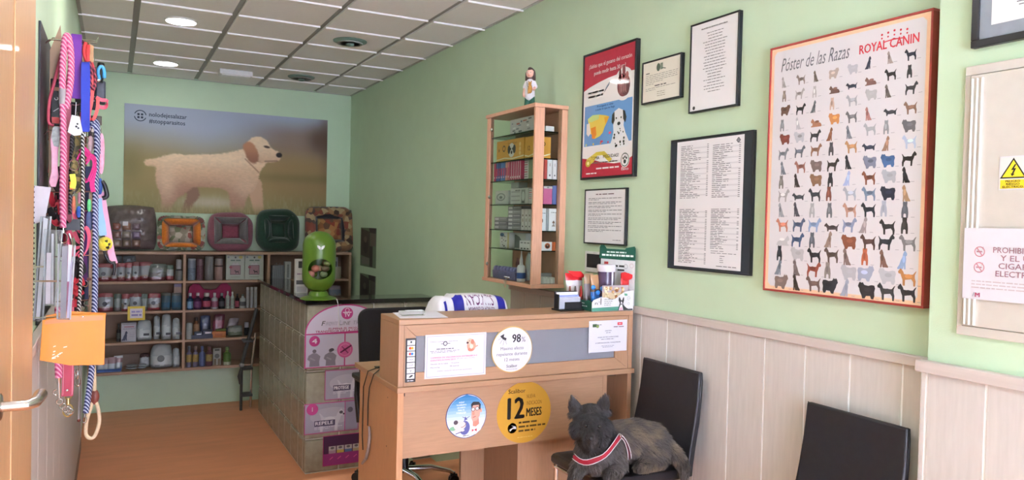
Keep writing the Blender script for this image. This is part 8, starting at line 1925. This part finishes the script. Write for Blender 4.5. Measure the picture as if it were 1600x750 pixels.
for x, c_ in ((890.5, '#7a3a20'), (899, '#5c4a44'), (908, '#a82c20')): 
    p, p2 = P(x, 470, 'Y', 3.187), P(x, 447, 'Y', 3.187); MB().tube([p, p.lerp(p2, .5), p2], [.009, .008, .004], 8).build('printed_stick', mat('stick_'+c_[1:], c_, .4), t1, smooth=60)
upbag('brown and silver treat bag behind the red topped one', 912, 926, 428, 3.155, [(.3, '#5a4a44'), (.7, '#6e6468'), (1.1, '#9a7a5c')], lean=(.05, .1))
t2, g2 = upbag('kraft topped bag with bright blue bone, middle of the counter display', 924, 944, 430, 3.14, [(.25, '#2a3a5c'), (.52, '#3a78c8'), (.60, '#5a4a44'), (1.1, '#b48a62')], lean=(.0, .1))
for (x, y) in ((927, 449), (941, 451), (934, 457), (927, 466), (940, 467)): MB().ball(P(x, y, 'Y', 3.105), .013, .010, .012, n=10, m=8).build('blue_bone', mat('bright_blue_plastic', '#3a8ae0', .3), t2, smooth=80)
# purple jar with white lid
a, b = P(936, 445, 'Y', 3.125), P(961, 445, 'Y', 3.125); zt_ = P(948, 413.5, 'Y', 3.125).z; r_ = (b.x-a.x)/2*.86; c_ = Vector(((a.x+b.x)/2, 3.135, ZK+.0032)); H = zt_-c_.z
t = thing('purple_jar', 'tall purple jar with a white lid in the counter display', 'jar', c_)
MB().lathe([(r_*.86, 0), (r_*.98, H*.1), (r_, H*.84)], c_, 24).build('jar', mat('purple_translucent', '#5a4a66', .2, trans=.2, var=.1), t, smooth=40); MB().lathe([(r_*1.12, H*.842), (r_*1.14, H*.97), (r_*1.05, H)], c_, 24).build('lid', mat('translucent_lid', '#d8d4da', .3), t, smooth=40)
MB().strap([c_+Vector((.2*r_, -r_*1.0, H*.2)), c_+Vector((.2*r_, -r_*1.02, H*.9))], (1, 0, 0), .010, .001).build('white_label', WHITEP, t)
# bag of pale biscuits
t3, g3 = upbag('clear bag of pale biscuits in the front of the counter display', 941, 982, 446, 3.072, [(.20, '#b89a74'), (.75, '#cbb694'), (1.1, '#b9aab0')], th=.026, lean=(.0, .0))
rr = random.Random(21)
for k in range(34):
    x, y = rr.uniform(944, 978), rr.uniform(449, 468); p = P(x, y, 'Y', 3.056+rr.uniform(0, .006)); m2 = MB(); m2.ball(p, rr.uniform(.006, .010), .005, rr.uniform(.004, .008), n=8, m=6, R=Matrix.Rotation(rr.uniform(0, 3), 3, 'Y')); m2.build('biscuit', mat('biscuit_%d' % (k % 4), ('#e8d8b0', '#d0a878', '#efe4c8', '#a8744c')[k % 4], .6), t3, smooth=80)
t4, g4 = upbag('treat bag with a big red top leaning at the right of the counter display', 970, 983, 427, 3.092, [(.45, '#c8b8b8'), (.66, '#d8d4d6'), (1.1, '#cc2a30')], th=.014, lean=(.0, .0))
q = [P(x, y, 'Y', 3.080) for x, y in ((971, 426), (976, 425), (990, 430), (986, 436), (978, 439), (971, 434))]; MB().prism([(p.x, min(p.x, 9)*0+p.z) for p in q[::-1]], (0, 3.080, 0), (1, 0, 0), (0, 0, 1), .003).build('red_top_flap', mat('red_foil', '#c8262c'), t4)
# acrylic card holder with black base
hx0, hx1 = P(868, 482, 'Z', ZK).x-.0, 2.045
a = P(873, 455, 'Y', 3.17)
t = thing('card_holder', 'small black and clear card holder left of the treat display', 'holder', (1.98, 3.16, ZK))
x0, x1 = P(866, 480, 'Y', 3.16).x, 2.046
MB().box(x0, x1, 3.10, 3.188, ZK+.0005, ZK+.008).build('base', BLACKP, t, bevel=.002)
xw0 = P(872.5, 470, 'Y', 3.13).x; MB().box(xw0, x1-.002, 3.125, 3.128, ZK+.0082, ZK+.065).build('front_plate', ACR, t); MB().box(xw0, x1-.002, 3.168, 3.171, ZK+.0082, ZK+.092).build('back_plate', BLACKP, t)
MB().box(xw0, xw0+.004, 3.1283, 3.1675, ZK+.0082, ZK+.080).build('side_plate', BLACKP, t); MB().box(xw0+.034, x1-.002, 3.1215, 3.1247, ZK+.0082, ZK+.042).build('front_band', BLACKP, t)
for k, (cl, dz, nm) in enumerate((('#eceaf0', .088, 'white'), ('#9aa4d8', .074, 'lavender'), ('#dcdce6', .066, 'pale'))):
    tt = thing('card_stack', nm+' stack of cards in the small card holder', 'cards', (1.99, 3.15, ZK+.0083)); MB().box(xw0+.006, x1-.006, 3.130+.012*(2-k), 3.140+.012*(2-k), ZK+.0085, ZK+dz).build('cards', mat('cards_'+cl[1:], cl, .5), tt)
# wall device: white frame with dark screen
a, b = P(914, 392, 'X', XR-.012), P(946, 428, 'X', XR-.012)
t = thing('wall_tablet', 'white framed device with a dark square screen on the wall', 'device', (XR-.006, (a.y+b.y)/2, b.z))
MB().box(XR-.012, XR-.0005, b.y, a.y, b.z, a.z).build('casing', mat('white_plastic2', '#e4e8e6', .4), t, bevel=.003)
sh = Sheet((XR-.012, a.y, a.z), UR, VD, a.y-b.y, a.z-b.z); sh.rect(.10, .12, .92, .78, '#23262c', 1); sh.words(.42, .60, .05, .02, '#9aa09e', k=1); sh.build(t)
# white sheet with a clear acrylic block
q = [P(*p, 'Z', ZK+.001) for p in ((601.5, 484.5), (668, 482.5), (700, 496), (625.5, 497.2))]
q[0].y = min(q[0].y, YD+.245); q[1].y = min(q[1].y, YD+.245)
t = thing('paper_sheet', 'white paper sheet lying on the left end of the counter top', 'paper', (sum(p.x for p in q)/4, sum(p.y for p in q)/4, ZK))
MB().prism([(p.x, p.y) for p in (q[3], q[2], q[1], q[0])], (0, 0, ZK+.0006), (1, 0, 0), (0, 1, 0), .0016).build('sheet', WHITEP, t)
a, b = P(627, 494, 'Z', ZK+.002), P(665, 493, 'Z', ZK+.002); yk = (a.y+b.y)/2
t = thing('acrylic_block', 'small clear acrylic block lying on the white paper sheet', 'block', ((a.x+b.x)/2, yk, ZK+.0024))
zb = P(640, 486.5, 'Y', yk).z; MB().box(a.x, b.x, yk, yk+.045, ZK+.0028, zb).build('block', ACR, t, bevel=.003)
MB().box(a.x+.028, b.x-.004, yk+.008, yk+.037, zb+.0002, zb+.0016).build('inlay', mat('pale_inlay', '#e9eef2', .4), t)
